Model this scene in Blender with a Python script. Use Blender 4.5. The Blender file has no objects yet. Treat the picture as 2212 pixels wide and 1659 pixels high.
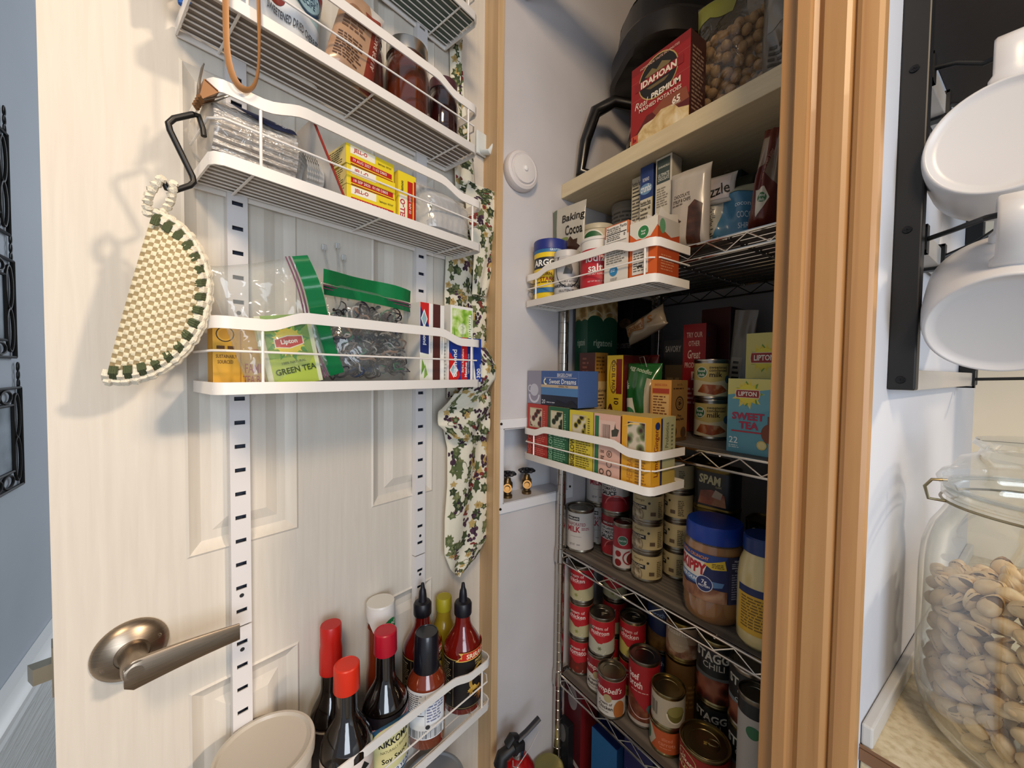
import bpy, bmesh, math, random
from mathutils import Vector, Matrix
from mathutils.geometry import tessellate_polygon
random.seed(7)
S = bpy.context.scene
COL = S.collection
PI = math.pi

# ------------------------------------------------------------------ camera
# World: X runs along the pantry shelves (to the right), Y into the pantry, Z up.
FPX = 850.0; CX, CY = 1106.0, 829.5
PITCH = math.radians(1.9); ROLL = math.radians(0.7); YAW = math.atan(606 / 850.0)
CZ = 1.30
FX, FY = -math.cos(YAW), math.sin(YAW)
RX, RY = math.sin(YAW), math.cos(YAW)
cam_d = bpy.data.cameras.new('camera'); cam = bpy.data.objects.new('camera', cam_d); COL.objects.link(cam)
cam_d.sensor_fit = 'HORIZONTAL'; cam_d.sensor_width = 36.0; cam_d.lens = 36.0 * FPX / 2212.0
cam_d.clip_start = 0.02; cam_d.clip_end = 50
fw = Vector((FX * math.cos(PITCH), FY * math.cos(PITCH), -math.sin(PITCH)))
rt = Vector((RX, RY, 0)); up = rt.cross(fw)
c_, s_ = math.cos(ROLL), math.sin(ROLL)
rt2 = rt * c_ + up * s_; up2 = up * c_ - rt * s_
M = Matrix.Identity(4)
for i in range(3):
    M[i][0] = rt2[i]; M[i][1] = up2[i]; M[i][2] = -fw[i]
M[2][3] = CZ
cam.matrix_world = M
S.camera = cam

# ------------------------------------------------------------------ light and exposure
S.view_settings.view_transform = 'Standard'
S.view_settings.look = 'None'
S.view_settings.gamma = 1.0
S.view_settings.use_curve_mapping = False
S.view_settings.exposure = -0.05
wd = bpy.data.worlds.new('world'); S.world = wd; wd.use_nodes = True
wd.node_tree.nodes['Background'].inputs[0].default_value = (0.80, 0.88, 1.0, 1)
wd.node_tree.nodes['Background'].inputs[1].default_value = 0.38

def lamp(name, kind, loc, target, energy, color, size=0.5, size_y=None):
    l = bpy.data.lights.new(name, kind); l.energy = energy; l.color = color
    if kind == 'AREA':
        l.shape = 'RECTANGLE'; l.size = size; l.size_y = size_y or size
    elif kind == 'SUN':
        l.angle = size
    else:
        l.shadow_soft_size = size
    o = bpy.data.objects.new(name, l); COL.objects.link(o); o.location = loc
    d = Vector(target) - Vector(loc); o.rotation_euler = d.to_track_quat('-Z', 'Y').to_euler()
    return o
# soft daylight from the big kitchen window behind and to the right of the camera
lamp('kitchen_window_daylight', 'AREA', (1.6, -0.28, 1.30), (-0.75, 0.5, 0.95), 25, (0.80, 0.89, 1.0), 0.9, 1.3)
# warm kitchen ceiling lamp
lamp('kitchen_ceiling_lamp', 'AREA', (0.55, -0.35, 2.3), (-0.4, 0.4, 1.2), 15, (1.0, 0.75, 0.48), 0.3)
# low warm sun through the window at the far end of the kitchen
lamp('low_sun', 'SUN', (2.1, 1.5, 1.35 + 1.3), (0, 0, 1.35), 1.4, (1.0, 0.79, 0.58), 0.075)
# added cool fill lamp, brightens the hall wall behind the open door
lamp('hall_fill', 'AREA', (-2.3, 0.9, 1.9), (-1.0, -0.25, 1.2), 14, (0.85, 0.92, 1.0), 0.8)

# ------------------------------------------------------------------ pixel <-> place helpers
def ray(px, py):
    a = (px - CX) / FPX; b = (py - CY) / FPX
    a2 = a * c_ - b * s_; b2 = a * s_ + b * c_
    cp, sp = math.cos(PITCH), math.sin(PITCH)
    f = cp - b2 * sp; dn = b2 * cp + sp
    return (RX * a2 + FX * f, RY * a2 + FY * f, -dn)
def at_x(px, py, X):
    r = ray(px, py); t = X / r[0]; return (X, r[1] * t, CZ + r[2] * t)
def at_y(px, py, Y):
    r = ray(px, py); t = Y / r[1]; return (r[0] * t, Y, CZ + r[2] * t)
def at_z(px, py, Z):
    r = ray(px, py); t = (Z - CZ) / r[2]; return (r[0] * t, r[1] * t, Z)
HX, HY = -0.794, 0.478           # door hinge
DE = (0.24279, -0.97008)         # hinge -> latch
DN = (0.97008, 0.24279)          # out of the door face
PHI = math.atan2(0.97008, -0.24279)
def dl(x, off, z):               # door frame (x towards hinge is positive, off = out of the face) -> world
    return (HX - DE[0] * x + DN[0] * off, HY - DE[1] * x + DN[1] * off, z)
def at_d(px, py, off):
    r = ray(px, py); c = HX * DN[0] + HY * DN[1] + off
    t = c / (r[0] * DN[0] + r[1] * DN[1]); p = (r[0] * t, r[1] * t)
    return (-((p[0] - HX) * DE[0] + (p[1] - HY) * DE[1]), CZ + r[2] * t)

# ------------------------------------------------------------------ materials
def lin(h):
    if not isinstance(h, str): return tuple(h) + (1,)
    h = h.lstrip('#'); o = []
    for i in (0, 2, 4):
        c = int(h[i:i + 2], 16) / 255.0
        o.append(c / 12.92 if c <= 0.04045 else ((c + 0.055) / 1.055) ** 2.4)
    return tuple(o) + (1,)
MC = {}
def mat(col, rough=0.5, metal=0.0, alpha=1.0, spec=0.5, coat=0.0, bump=0.0, bscale=200.0, trans=0.0):
    k = (col, rough, metal, alpha, spec, coat, bump, bscale, trans)
    if k in MC: return MC[k]
    m = bpy.data.materials.new('paint_' + str(len(MC))); m.use_nodes = True
    nt = m.node_tree; b = nt.nodes['Principled BSDF']
    b.inputs['Base Color'].default_value = lin(col); b.inputs['Roughness'].default_value = rough
    b.inputs['Metallic'].default_value = metal; b.inputs['Alpha'].default_value = alpha
    b.inputs['Specular IOR Level'].default_value = spec; b.inputs['Coat Weight'].default_value = coat
    b.inputs['Coat Roughness'].default_value = 0.08
    b.inputs['Transmission Weight'].default_value = trans
    if bump:
        tc = nt.nodes.new('ShaderNodeTexCoord'); n = nt.nodes.new('ShaderNodeTexNoise'); n.inputs['Scale'].default_value = bscale
        n.inputs['Detail'].default_value = 4
        bp = nt.nodes.new('ShaderNodeBump'); bp.inputs['Strength'].default_value = bump; bp.inputs['Distance'].default_value = 0.002
        nt.links.new(tc.outputs['Object'], n.inputs['Vector']); nt.links.new(n.outputs['Fac'], bp.inputs['Height'])
        nt.links.new(bp.outputs['Normal'], b.inputs['Normal'])
    MC[k] = m; return m
def noisemat(name, stops, scale=60, kind='noise', rough=0.5, stretch=(1, 1, 1), bump=0.0, detail=5, dist=0.0, coat=0.0, metal=0.0, spec=0.5, bdist=0.002):
    """procedural colour from a noise / voronoi field: stops = [(pos, hex), ...]"""
    m = bpy.data.materials.new(name); m.use_nodes = True; nt = m.node_tree; b = nt.nodes['Principled BSDF']
    b.inputs['Roughness'].default_value = rough; b.inputs['Coat Weight'].default_value = coat; b.inputs['Metallic'].default_value = metal
    b.inputs['Specular IOR Level'].default_value = spec
    tc = nt.nodes.new('ShaderNodeTexCoord'); mp = nt.nodes.new('ShaderNodeMapping'); mp.inputs['Scale'].default_value = stretch
    nt.links.new(tc.outputs['Object'], mp.inputs['Vector'])
    if kind == 'noise':
        n = nt.nodes.new('ShaderNodeTexNoise'); n.inputs['Detail'].default_value = detail; n.inputs['Distortion'].default_value = dist; out = n.outputs['Fac']
    else:
        n = nt.nodes.new('ShaderNodeTexVoronoi'); out = n.outputs['Distance'] if kind == 'vor' else n.outputs['Color']
        if kind == 'cell': n.feature = 'F1'
    n.inputs['Scale'].default_value = scale
    nt.links.new(mp.outputs['Vector'], n.inputs['Vector'])
    r = nt.nodes.new('ShaderNodeValToRGB'); e = r.color_ramp.elements
    while len(e) < len(stops): e.new(0.5)
    for i, (p, c) in enumerate(stops): e[i].position = p; e[i].color = lin(c)
    nt.links.new(out, r.inputs['Fac']); nt.links.new(r.outputs['Color'], b.inputs['Base Color'])
    if bump:
        bp = nt.nodes.new('ShaderNodeBump'); bp.inputs['Strength'].default_value = bump; bp.inputs['Distance'].default_value = bdist
        nt.links.new(out, bp.inputs['Height']); nt.links.new(bp.outputs['Normal'], b.inputs['Normal'])
    MC[name] = m; return m
def clear(name, tint=(1, 1, 1), gloss=0.06, rough=0.03, edge=0.5, body=0.0, bodycol='ffffff', bump=0, bscale=30, rim=0.42):
    """thin clear plastic / glass: see-through with a fresnel reflection and a little body colour"""
    m = bpy.data.materials.new(name); m.use_nodes = True; nt = m.node_tree; nt.nodes.clear()
    o = nt.nodes.new('ShaderNodeOutputMaterial'); t = nt.nodes.new('ShaderNodeBsdfTransparent'); t.inputs[0].default_value = tuple(tint) + (1,)
    g = nt.nodes.new('ShaderNodeBsdfGlossy'); g.inputs['Roughness'].default_value = rough; g.inputs[0].default_value = (0.95, 0.95, 0.95, 1)
    lw = nt.nodes.new('ShaderNodeLayerWeight'); lw.inputs[0].default_value = edge
    mr = nt.nodes.new('ShaderNodeMapRange'); mr.inputs['To Min'].default_value = gloss; mr.inputs['To Max'].default_value = rim
    pw = nt.nodes.new('ShaderNodeMath'); pw.operation = 'POWER'; pw.inputs[1].default_value = 2.2
    nt.links.new(lw.outputs['Facing'], pw.inputs[0]); nt.links.new(pw.outputs[0], mr.inputs['Value'])
    d = nt.nodes.new('ShaderNodeBsdfDiffuse'); d.inputs[0].default_value = lin(bodycol)
    m1 = nt.nodes.new('ShaderNodeMixShader'); m1.inputs[0].default_value = body
    nt.links.new(t.outputs[0], m1.inputs[1]); nt.links.new(d.outputs[0], m1.inputs[2])
    m2 = nt.nodes.new('ShaderNodeMixShader'); nt.links.new(mr.outputs[0], m2.inputs[0]); nt.links.new(m1.outputs[0], m2.inputs[1]); nt.links.new(g.outputs[0], m2.inputs[2])
    if bump:
        tc = nt.nodes.new('ShaderNodeTexCoord'); n = nt.nodes.new('ShaderNodeTexNoise'); n.inputs['Scale'].default_value = bscale; n.inputs['Distortion'].default_value = 1.0
        bp = nt.nodes.new('ShaderNodeBump'); bp.inputs['Strength'].default_value = bump; bp.inputs['Distance'].default_value = 0.01
        nt.links.new(tc.outputs['Object'], n.inputs['Vector']); nt.links.new(n.outputs['Fac'], bp.inputs['Height'])
        nt.links.new(bp.outputs['Normal'], g.inputs['Normal']); nt.links.new(bp.outputs['Normal'], lw.inputs['Normal'])
    nt.links.new(m2.outputs[0], o.inputs[0])
    return m

# ------------------------------------------------------------------ mesh builders
def link(name, me, parent=None, loc=(0, 0, 0), rot=(0, 0, 0)):
    o = bpy.data.objects.new(name, me); COL.objects.link(o); o.parent = parent
    o.location = loc; o.rotation_euler = rot
    return o
def obj(name, bm, mats, parent=None, loc=(0, 0, 0), rot=(0, 0, 0), smooth=False, angle=None):
    me = bpy.data.meshes.new(name)
    bmesh.ops.recalc_face_normals(bm, faces=bm.faces)
    if smooth:
        a = math.radians(angle or 40)
        for f in bm.faces: f.smooth = True
        for e in bm.edges:
            if len(e.link_faces) == 2:
                try:
                    if e.calc_face_angle() > a: e.smooth = False
                except ValueError: pass
    bm.to_mesh(me); bm.free()
    if not isinstance(mats, (list, tuple)): mats = [mats]
    for m in mats: me.materials.append(m)
    return link(name, me, parent, loc, rot)
def thing(name, label, cat, loc=(0, 0, 0), rotz=0.0, group=None, rot=None):
    o = bpy.data.objects.new(name, None); COL.objects.link(o); o.empty_display_size = 0.02
    o.location = loc; o.rotation_euler = rot or (0, 0, rotz)
    o['label'] = label; o['category'] = cat
    if group: o['group'] = group
    return o
def tag(o, label, cat, group=None):
    o['label'] = label; o['category'] = cat
    if group: o['group'] = group
    return o
def struct(o): o['kind'] = 'structure'; return o
def dup(root, loc, rot=None, label=None, group=None):
    r = root.copy(); COL.objects.link(r); r.location = loc
    if rot is not None: r.rotation_euler = rot
    if label: r['label'] = label
    if group: r['group'] = group
    for ch in list(root.children):
        c = ch.copy(); COL.objects.link(c); c.parent = r
        for g in ch.children:
            d = g.copy(); COL.objects.link(d); d.parent = c
    return r
def NB(): return bmesh.new()
def bx(bm, x0, y0, z0, x1, y1, z1, bev=0.0, mi=0, seg=2):
    r = bmesh.ops.create_cube(bm, size=1.0)
    vs = r['verts']
    for v in vs:
        v.co = Vector((x0 + (v.co.x + .5) * (x1 - x0), y0 + (v.co.y + .5) * (y1 - y0), z0 + (v.co.z + .5) * (z1 - z0)))
    fs = set(f for v in vs for f in v.link_faces)
    for f in fs: f.material_index = mi
    if bev > 0:
        es = list(set(e for v in vs for e in v.link_edges))
        r = bmesh.ops.bevel(bm, geom=es, offset=bev, segments=seg, profile=0.5, affect='EDGES')
        for f in r['faces']: f.material_index = mi
def tube(bm, pts, r, n=8, closed=False, mi=0, caps=True, radii=None, flat=1.0):
    """round wire along a polyline"""
    P = [Vector(p) for p in pts]; N = len(P); rings = []
    prev = None
    for i in range(N):
        if closed: t = (P[(i + 1) % N] - P[i - 1])
        elif i == 0: t = P[1] - P[0]
        elif i == N - 1: t = P[-1] - P[-2]
        else: t = (P[i + 1] - P[i]).normalized() + (P[i] - P[i - 1]).normalized()
        if t.length < 1e-9: t = Vector((0, 0, 1))
        t.normalize()
        if prev is None:
            u = t.orthogonal().normalized()
            if abs(t.z) < 0.95: u = Vector((0, 0, 1)).cross(t).normalized()
        else:
            u = prev - t * prev.dot(t)
            u = u.normalized() if u.length > 1e-6 else t.orthogonal().normalized()
        prev = u; w = t.cross(u)
        rr = radii[i] if radii else r
        rings.append([bm.verts.new(P[i] + (u * math.cos(2 * PI * k / n) + w * math.sin(2 * PI * k / n) * flat) * rr) for k in range(n)])
    for i in range(N if closed else N - 1):
        a = rings[i]; b = rings[(i + 1) % N]
        for k in range(n):
            f = bm.faces.new((a[k], a[(k + 1) % n], b[(k + 1) % n], b[k])); f.material_index = mi
    if not closed and caps:
        bm.faces.new(rings[0]).material_index = mi; bm.faces.new(rings[-1]).material_index = mi
def lathe(bm, prof, n=32, mi=0, c=(0, 0, 0), axis='z', cap=True):
    """prof = [(r, z)] bottom to top"""
    rings = []
    for r, z in prof:
        if r < 1e-6: rings.append([bm.verts.new((c[0], c[1], c[2] + z))])
        else: rings.append([bm.verts.new((c[0] + r * math.cos(2 * PI * k / n), c[1] + r * math.sin(2 * PI * k / n), c[2] + z)) for k in range(n)])
    for a, b in zip(rings, rings[1:]):
        if len(a) == 1 and len(b) == 1: continue
        for k in range(n):
            k2 = (k + 1) % n
            if len(a) == 1: f = bm.faces.new((a[0], b[k], b[k2]))
            elif len(b) == 1: f = bm.faces.new((a[k], a[k2], b[0]))
            else: f = bm.faces.new((a[k], a[k2], b[k2], b[k]))
            f.material_index = mi
    if cap:
        if len(rings[0]) > 1: bm.faces.new(rings[0]).material_index = mi
        if len(rings[-1]) > 1: bm.faces.new(rings[-1]).material_index = mi
    return [v for r in rings for v in r]
def spin(vs, M):
    for v in vs: v.co = M @ v.co
def strip(bm, pts, h, t, mi=0):
    """flat metal band: pts = [(x,y,z)] of the band's lower edge centre, h tall, t thick (vertical band)"""
    P = [Vector(p) for p in pts]; N = len(P); rows = []
    for i in range(N):
        a = P[i] - P[max(i - 1, 0)]; b = P[min(i + 1, N - 1)] - P[i]
        a.z = 0; b.z = 0
        a = a.normalized() if a.length > 1e-9 else b.normalized(); b = b.normalized() if b.length > 1e-9 else a
        d = (a + b).normalized(); nn = Vector((-d.y, d.x, 0)) * (t / 2 / max(0.5, a.dot(d)))
        rows.append([bm.verts.new(P[i] - nn), bm.verts.new(P[i] + nn), bm.verts.new(P[i] + nn + Vector((0, 0, h))), bm.verts.new(P[i] - nn + Vector((0, 0, h)))])
    for r, q in zip(rows, rows[1:]):
        for k in range(4):
            bm.faces.new((r[k], r[(k + 1) % 4], q[(k + 1) % 4], q[k])).material_index = mi
    bm.faces.new(rows[0]).material_index = mi; bm.faces.new(rows[-1]).material_index = mi
def extr(bm, pts, d0, d1, axis='y', mi=0):
    """polygon prism: pts 2D in the plane normal to axis, from d0 to d1"""
    def p3(p, d):
        return {'y': (p[0], d, p[1]), 'x': (d, p[0], p[1]), 'z': (p[0], p[1], d)}[axis]
    a = [bm.verts.new(p3(p, d0)) for p in pts]; b = [bm.verts.new(p3(p, d1)) for p in pts]
    n = len(pts)
    bm.faces.new(a).material_index = mi; bm.faces.new(b[::-1]).material_index = mi
    for i in range(n): bm.faces.new((a[i], b[i], b[(i + 1) % n], a[(i + 1) % n])).material_index = mi

# ------------------------------------------------------------------ printed artwork (flat ink shapes laid onto packages)
TC = {}
def text2d(s, bold=0.0, shear=0.0):
    k = (s, bold, shear)
    if k in TC: return TC[k]
    cu = bpy.data.curves.new('t', 'FONT'); cu.body = s; cu.size = 1.0; cu.offset = bold; cu.shear = shear
    cu.resolution_u = 2; cu.fill_mode = 'FRONT'
    o = bpy.data.objects.new('t', cu); COL.objects.link(o)
    me = bpy.data.meshes.new_from_object(o)
    vs = [(v.co.x, v.co.y) for v in me.vertices]; fs = [tuple(p.vertices) for p in me.polygons]
    bpy.data.objects.remove(o); bpy.data.curves.remove(cu); bpy.data.meshes.remove(me)
    if vs:
        x0 = min(v[0] for v in vs); x1 = max(v[0] for v in vs); y0 = min(v[1] for v in vs); y1 = max(v[1] for v in vs)
        vs = [((x - (x0 + x1) / 2), (y - (y0 + y1) / 2)) for x, y in vs]
        TC[k] = (vs, fs, x1 - x0, y1 - y0)
    else: TC[k] = ([], [], 1, 1)
    return TC[k]
def art(name, spec, w, h, mapf, parent, cut=0.0, cuty=0.0, eps=0.00011, base=0.0002, rough=0.45, coat=0.0):
    """draws spec (0..1 face coordinates, y up) as thin ink shapes, places each vertex with mapf(x,y,off)"""
    bm = NB(); mats = []; ml = []; layer = bm.verts.layers.float.new('l')
    def mi(c):
        m = c if isinstance(c, bpy.types.Material) else (MC[c] if c in MC else mat(c, rough, coat=coat))
        if m not in mats: mats.append(m)
        return mats.index(m)
    rnd = random.Random(len(name) * 31 + len(spec)); eps = min(eps, .0014 / max(1, len(spec)))
    L = 0
    def addpoly(pts, c, lay):
        vs = []
        for p in pts:
            v = bm.verts.new((p[0], p[1], 0)); v[layer] = lay; vs.append(v)
        i = mi(c)
        if len(vs) <= 4 and True:
            try: bm.faces.new(vs).material_index = i
            except ValueError: pass
        else:
            for t in tessellate_polygon([[Vector((p[0], p[1], 0)) for p in pts]]):
                try: bm.faces.new([vs[k] for k in t]).material_index = i
                except ValueError: pass
    for s in spec:
        L += 1; k = s[0]
        if k == 'r': x0, y0, x1, y1, c = s[1:6]; addpoly([(x0 * w, y0 * h), (x1 * w, y0 * h), (x1 * w, y1 * h), (x0 * w, y1 * h)], c, L)
        elif k == 'e':
            cx, cy, rx, ry, c = s[1:6]      # rx relative to w, ry relative to w as well (true circles when equal)
            addpoly([(cx * w + rx * w * math.cos(2 * PI * i / 28), cy * h + ry * w * math.sin(2 * PI * i / 28)) for i in range(28)], c, L)
        elif k == 'p': addpoly([(x * w, y * h) for x, y in s[1]], s[2], L)
        elif k == 's':                      # burst: cx, cy, r_out, r_in, n
            cx, cy, ro, ri, n, c = s[1:7]
            addpoly([(cx * w + (ro if i % 2 == 0 else ri) * w * math.cos(PI * i / n), cy * h + (ro if i % 2 == 0 else ri) * w * math.sin(PI * i / n)) for i in range(2 * n)], c, L)
        elif k == 'l':                      # small print: rows of short dashes
            x0, y0, x1, y1, n, c = s[1:7]; th = (y1 - y0) * h / n
            for i in range(n):
                yb = y0 * h + i * th; xx = x0 * w; xe = (x0 + (x1 - x0) * rnd.uniform(0.72, 1.0)) * w
                while xx < xe - th * .5:
                    ww = min(th * rnd.uniform(0.7, 2.6), xe - xx); addpoly([(xx, yb + th * .25), (xx + ww, yb + th * .25), (xx + ww, yb + th * .72), (xx, yb + th * .72)], c, L); xx += ww + th * .35
        elif k == 'b':                      # bar code
            x0, y0, x1, y1, n, c = s[1:7]; xx = x0 * w; st = (x1 - x0) * w / n
            while xx < x1 * w:
                ww = st * rnd.choice((.25, .4, .6)); addpoly([(xx, y0 * h), (xx + ww, y0 * h), (xx + ww, y1 * h), (xx, y1 * h)], c, L); xx += st
        elif k == 'a':                      # ring arc: cx, cy, r, thick, deg0, deg1
            cx, cy, r, t, a0, a1, c = s[1:8]; n = 20
            A = [math.radians(a0 + (a1 - a0) * i / n) for i in range(n + 1)]
            for q in range(n):
                addpoly([(cx * w + r * w * math.cos(A[q]), cy * h + r * w * math.sin(A[q])), (cx * w + r * w * math.cos(A[q + 1]), cy * h + r * w * math.sin(A[q + 1])),
                         (cx * w + (r - t) * w * math.cos(A[q + 1]), cy * h + (r - t) * w * math.sin(A[q + 1])), (cx * w + (r - t) * w * math.cos(A[q]), cy * h + (r - t) * w * math.sin(A[q]))], c, L)
        elif k == 't':                      # text, cx, cy, height(of h), colour, maxwidth(of w), rot, bold, shear
            txt, cx, cy, th, c = s[1:6]; mw = s[6] if len(s) > 6 else 2; rot = math.radians(s[7]) if len(s) > 7 else 0
            bold = s[8] if len(s) > 8 else 0.012; sh = s[9] if len(s) > 9 else 0
            vs, fs, tw, hh = text2d(txt, bold, sh)
            if not vs: continue
            sy = th * h / hh; span = mw * (w if abs(math.sin(rot)) < .7 else h)
            if abs(math.sin(rot)) > .7: sy = th * w / hh
            sx = min(sy * 1.0, span / tw) if mw < 5 else sy
            ca, sa = math.cos(rot), math.sin(rot); i = mi(c); bv = []
            for x, y in vs:
                x *= sx; y *= sy
                v = bm.verts.new((cx * w + x * ca - y * sa, cy * h + x * sa + y * ca, 0)); v[layer] = L; bv.append(v)
            for f in fs:
                try: bm.faces.new([bv[q] for q in f]).material_index = i
                except ValueError: pass
    def clipcut(x, y, nx, ny):
        bmesh.ops.bisect_plane(bm, geom=bm.verts[:] + bm.edges[:] + bm.faces[:], dist=1e-7, plane_co=(x, y, 0), plane_no=(nx, ny, 0))
    # clip to the face
    for co, no in (((0, 0, 0), (-1, 0, 0)), ((w, 0, 0), (1, 0, 0)), ((0, 0, 0), (0, -1, 0)), ((0, h, 0), (0, 1, 0))):
        bmesh.ops.bisect_plane(bm, geom=bm.verts[:] + bm.edges[:] + bm.faces[:], dist=1e-7, plane_co=co, plane_no=no, clear_outer=True)
    if cut:
        x = cut
        while x < w: clipcut(x, 0, 1, 0); x += cut
    if cuty:
        y = cuty
        while y < h: clipcut(0, y, 0, 1); y += cuty
    for v in bm.verts: v.co = Vector(mapf(v.co.x, v.co.y, base + v[layer] * eps))
    me = bpy.data.meshes.new(name); bm.to_mesh(me); bm.free()
    for m in mats: me.materials.append(m)
    if cut:
        for p in me.polygons: p.use_smooth = True
    return link(name, me, parent)

def carton(name, label, cat, loc, w, d, h, col, front=None, side=None, top=None, left=None, rotz=0.0, group=None, rot=None, sidecol=None, topcol=None, bev=0.0012, rough=0.42, leftcol=None, flaps=None):
    """cardboard box; origin at the middle of the front bottom edge, front faces local -y"""
    t = thing(name, label, cat, loc, rotz, group, rot)
    bm = NB(); bx(bm, -w / 2, 0, 0, w / 2, d, h, bev)
    for f in bm.faces:
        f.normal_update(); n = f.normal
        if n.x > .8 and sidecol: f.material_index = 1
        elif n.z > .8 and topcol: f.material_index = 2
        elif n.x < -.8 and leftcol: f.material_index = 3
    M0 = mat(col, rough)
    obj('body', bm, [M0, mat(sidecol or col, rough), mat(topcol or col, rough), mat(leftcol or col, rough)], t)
    if front: art('front_print', front, w, h, lambda x, y, o: (x - w / 2, -o, y), t)
    if side: art('side_print', side, d, h, lambda x, y, o: (w / 2 + o, x, y), t)
    if left: art('side_print', left, d, h, lambda x, y, o: (-w / 2 - o, d - x, y), t)
    if top: art('top_print', top, w, d, lambda x, y, o: (x - w / 2, y, h + o), t)
    if flaps:                     # tuck flap seam and half open flap
        bm = NB(); bx(bm, -w / 2 + .001, .001, h, w / 2 - .001, d - .001, h + .0012); obj('top_flap', bm, mat(flaps, .6), t)
    return t
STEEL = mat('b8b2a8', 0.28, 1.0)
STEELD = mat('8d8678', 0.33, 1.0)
def can_body(r, h):
    bm = NB(); p = [(r * .90, .0025), (r * .98, 0), (r, .001), (r, .004), (r * .965, .006)]
    p += [(r * .965, h - .008), (r * .975, h - .006), (r, h - .004), (r * 1.005, h - .001), (r * .99, h), (r * .94, h - .0008), (r * .93, h - .0045), (r * .86, h - .0045), (r * .84, h - .0035), (r * .60, h - .0035), (r * .58, h - .0045), (r * .3, h - .0045), (0, h - .0045)]
    lathe(bm, p, 36); return bm
def can(name, label, cat, loc, r, h, spec, base, group=None, rotz=0.0, span=PI * 1.35, lid=STEEL, ring=False):
    """tin; the art wraps the front 'span' radians; centre faces local -y"""
    t = thing(name, label, cat, loc, rotz, group)
    obj('tin', can_body(r, h), lid, t, smooth=True, angle=35)
    rl = r * .972; z0 = .0065; z1 = h - .0085
    bm = NB(); lathe(bm, [(rl - .0006, z0), (rl, z0), (rl, z1), (rl - .0006, z1)], 48, cap=False)
    lb = obj('paper_label', bm, base if isinstance(base, bpy.types.Material) else mat(base, .4), t, smooth=True, angle=60)
    W = rl * span; H = z1 - z0
    def mp(x, y, o):
        a = (x - W / 2) / rl; return ((rl + o) * math.sin(a), -(rl + o) * math.cos(a), z0 + y)
    if spec: art('label_print', spec, W, H, mp, t, cut=W / 22)
    if ring:
        bm = NB(); pts = [(r * .3 + r * .16 * math.cos(a) * 1.5, r * .16 * math.sin(a), h - .0015) for a in [2 * PI * i / 16 for i in range(16)]]
        tube(bm, pts, .0011, 6, closed=True); bx(bm, -.002, -.003, h - .004, .008, .003, h - .0015); obj('pull_ring', bm, lid, t, smooth=True)
    return t
def bag_surface(w, h, d, seed, puff=None, wr=1.0, neck=0.35, top=1.0):
    rnd = random.Random(seed); ph = [(rnd.uniform(0, 6.3), rnd.uniform(2, 9), rnd.uniform(-6, 6)) for _ in range(6)]
    def f(u, v, sgn):               # u,v in 0..1
        e = max(0.0, 1 - abs(2 * u - 1) ** 3.2); e = e ** 0.6
        pv = puff(v) if puff else (min(1.0, v / .12) ** .5) * (min(1.0, (1 - v) / neck) ** .75)
        t = d / 2 * e * pv
        wn = sum(math.sin(p + a * u * 2.2 + b * v * 2.2) for p, a, b in ph) / 6
        t2 = t * (1 + .22 * wr * wn) + d * .035 * wr * wn * e
        ww = w * (1 - .06 * pv * (1 - .5 * e)) * (1 + (top - 1) * v)
        x = (u - .5) * ww; z = v * h + d * .02 * wn
        return (x, -sgn * max(t2, .0004), z)
    return f
def bag(name, label, cat, loc, w, h, d, m, seed=1, spec=None, rotz=0.0, group=None, rot=None, puff=None, wr=1.0, neck=.35, nu=26, nv=30, zig=True, top=1.0, part='pouch', rough=.3, coat=.3):
    t = thing(name, label, cat, loc, rotz, group, rot)
    f = bag_surface(w, h, d, seed, puff, wr, neck, top); bm = NB()
    A = [[bm.verts.new(f(i / nu, j / nv, 1)) for i in range(nu + 1)] for j in range(nv + 1)]
    B = [[bm.verts.new(f(i / nu, j / nv, -1)) for i in range(nu + 1)] for j in range(nv + 1)]
    for j in range(nv):
        for i in range(nu):
            bm.faces.new((A[j][i], A[j][i + 1], A[j + 1][i + 1], A[j + 1][i])); bm.faces.new((B[j][i], B[j + 1][i], B[j + 1][i + 1], B[j][i + 1]))
    for j in range(nv):
        bm.faces.new((A[j][0], A[j + 1][0], B[j + 1][0], B[j][0])); bm.faces.new((A[j][nu], B[j][nu], B[j + 1][nu], A[j + 1][nu]))
    for i in range(nu):
        bm.faces.new((A[0][i], B[0][i], B[0][i + 1], A[0][i + 1])); bm.faces.new((A[nv][i], A[nv][i + 1], B[nv][i + 1], B[nv][i]))
    obj(part, bm, m, t, smooth=True, angle=80)
    if spec:
        def mp(x, y, o):
            p = f(min(.995, max(.005, x / w)), min(.995, max(.005, y / h)), 1); return (p[0], p[1] - o * 1.5 - .0003, p[2])
        art('bag_print', spec, w, h, mp, t, cut=w / 26, cuty=h / 26, rough=rough, coat=coat)
    return t
# ------------------------------------------------------------------ the setting
XL = -0.75; XR = -0.205; YB = 1.12; YO = 0.478; XK = -0.111; YK = 1.30; HEAD = 2.15
def wallmat(name, c1, c2, sc=3, b=0.15):
    return noisemat(name, [(0.3, c1), (0.7, c2)], scale=sc, rough=0.75, bump=b, bdist=0.001, detail=8)
M_pw = wallmat('pantry_paint', 'bcb8b9', 'c6c2c3', 6, .4)
M_bl = wallmat('blue_grey_paint', 'aab2bb', 'b4bbc3', 4)
M_cr = wallmat('cream_paint', 'd9cdb6', 'e0d6c2', 4)
M_wood = noisemat('maple_trim', [(0.25, 'a1744a'), (0.5, 'b08454'), (0.8, 'b98f5f')], scale=9, rough=0.42, stretch=(9, 9, 0.35), detail=6, dist=0.6, coat=0.05)
M_wood2 = noisemat('maple_jamb', [(0.25, 'b7946a'), (0.5, 'c4a47b'), (0.8, 'd0b289')], scale=8, rough=0.5, stretch=(8, 8, .4), detail=6)
M_white = mat('e9e6e0', 0.35, spec=0.4)
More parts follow.
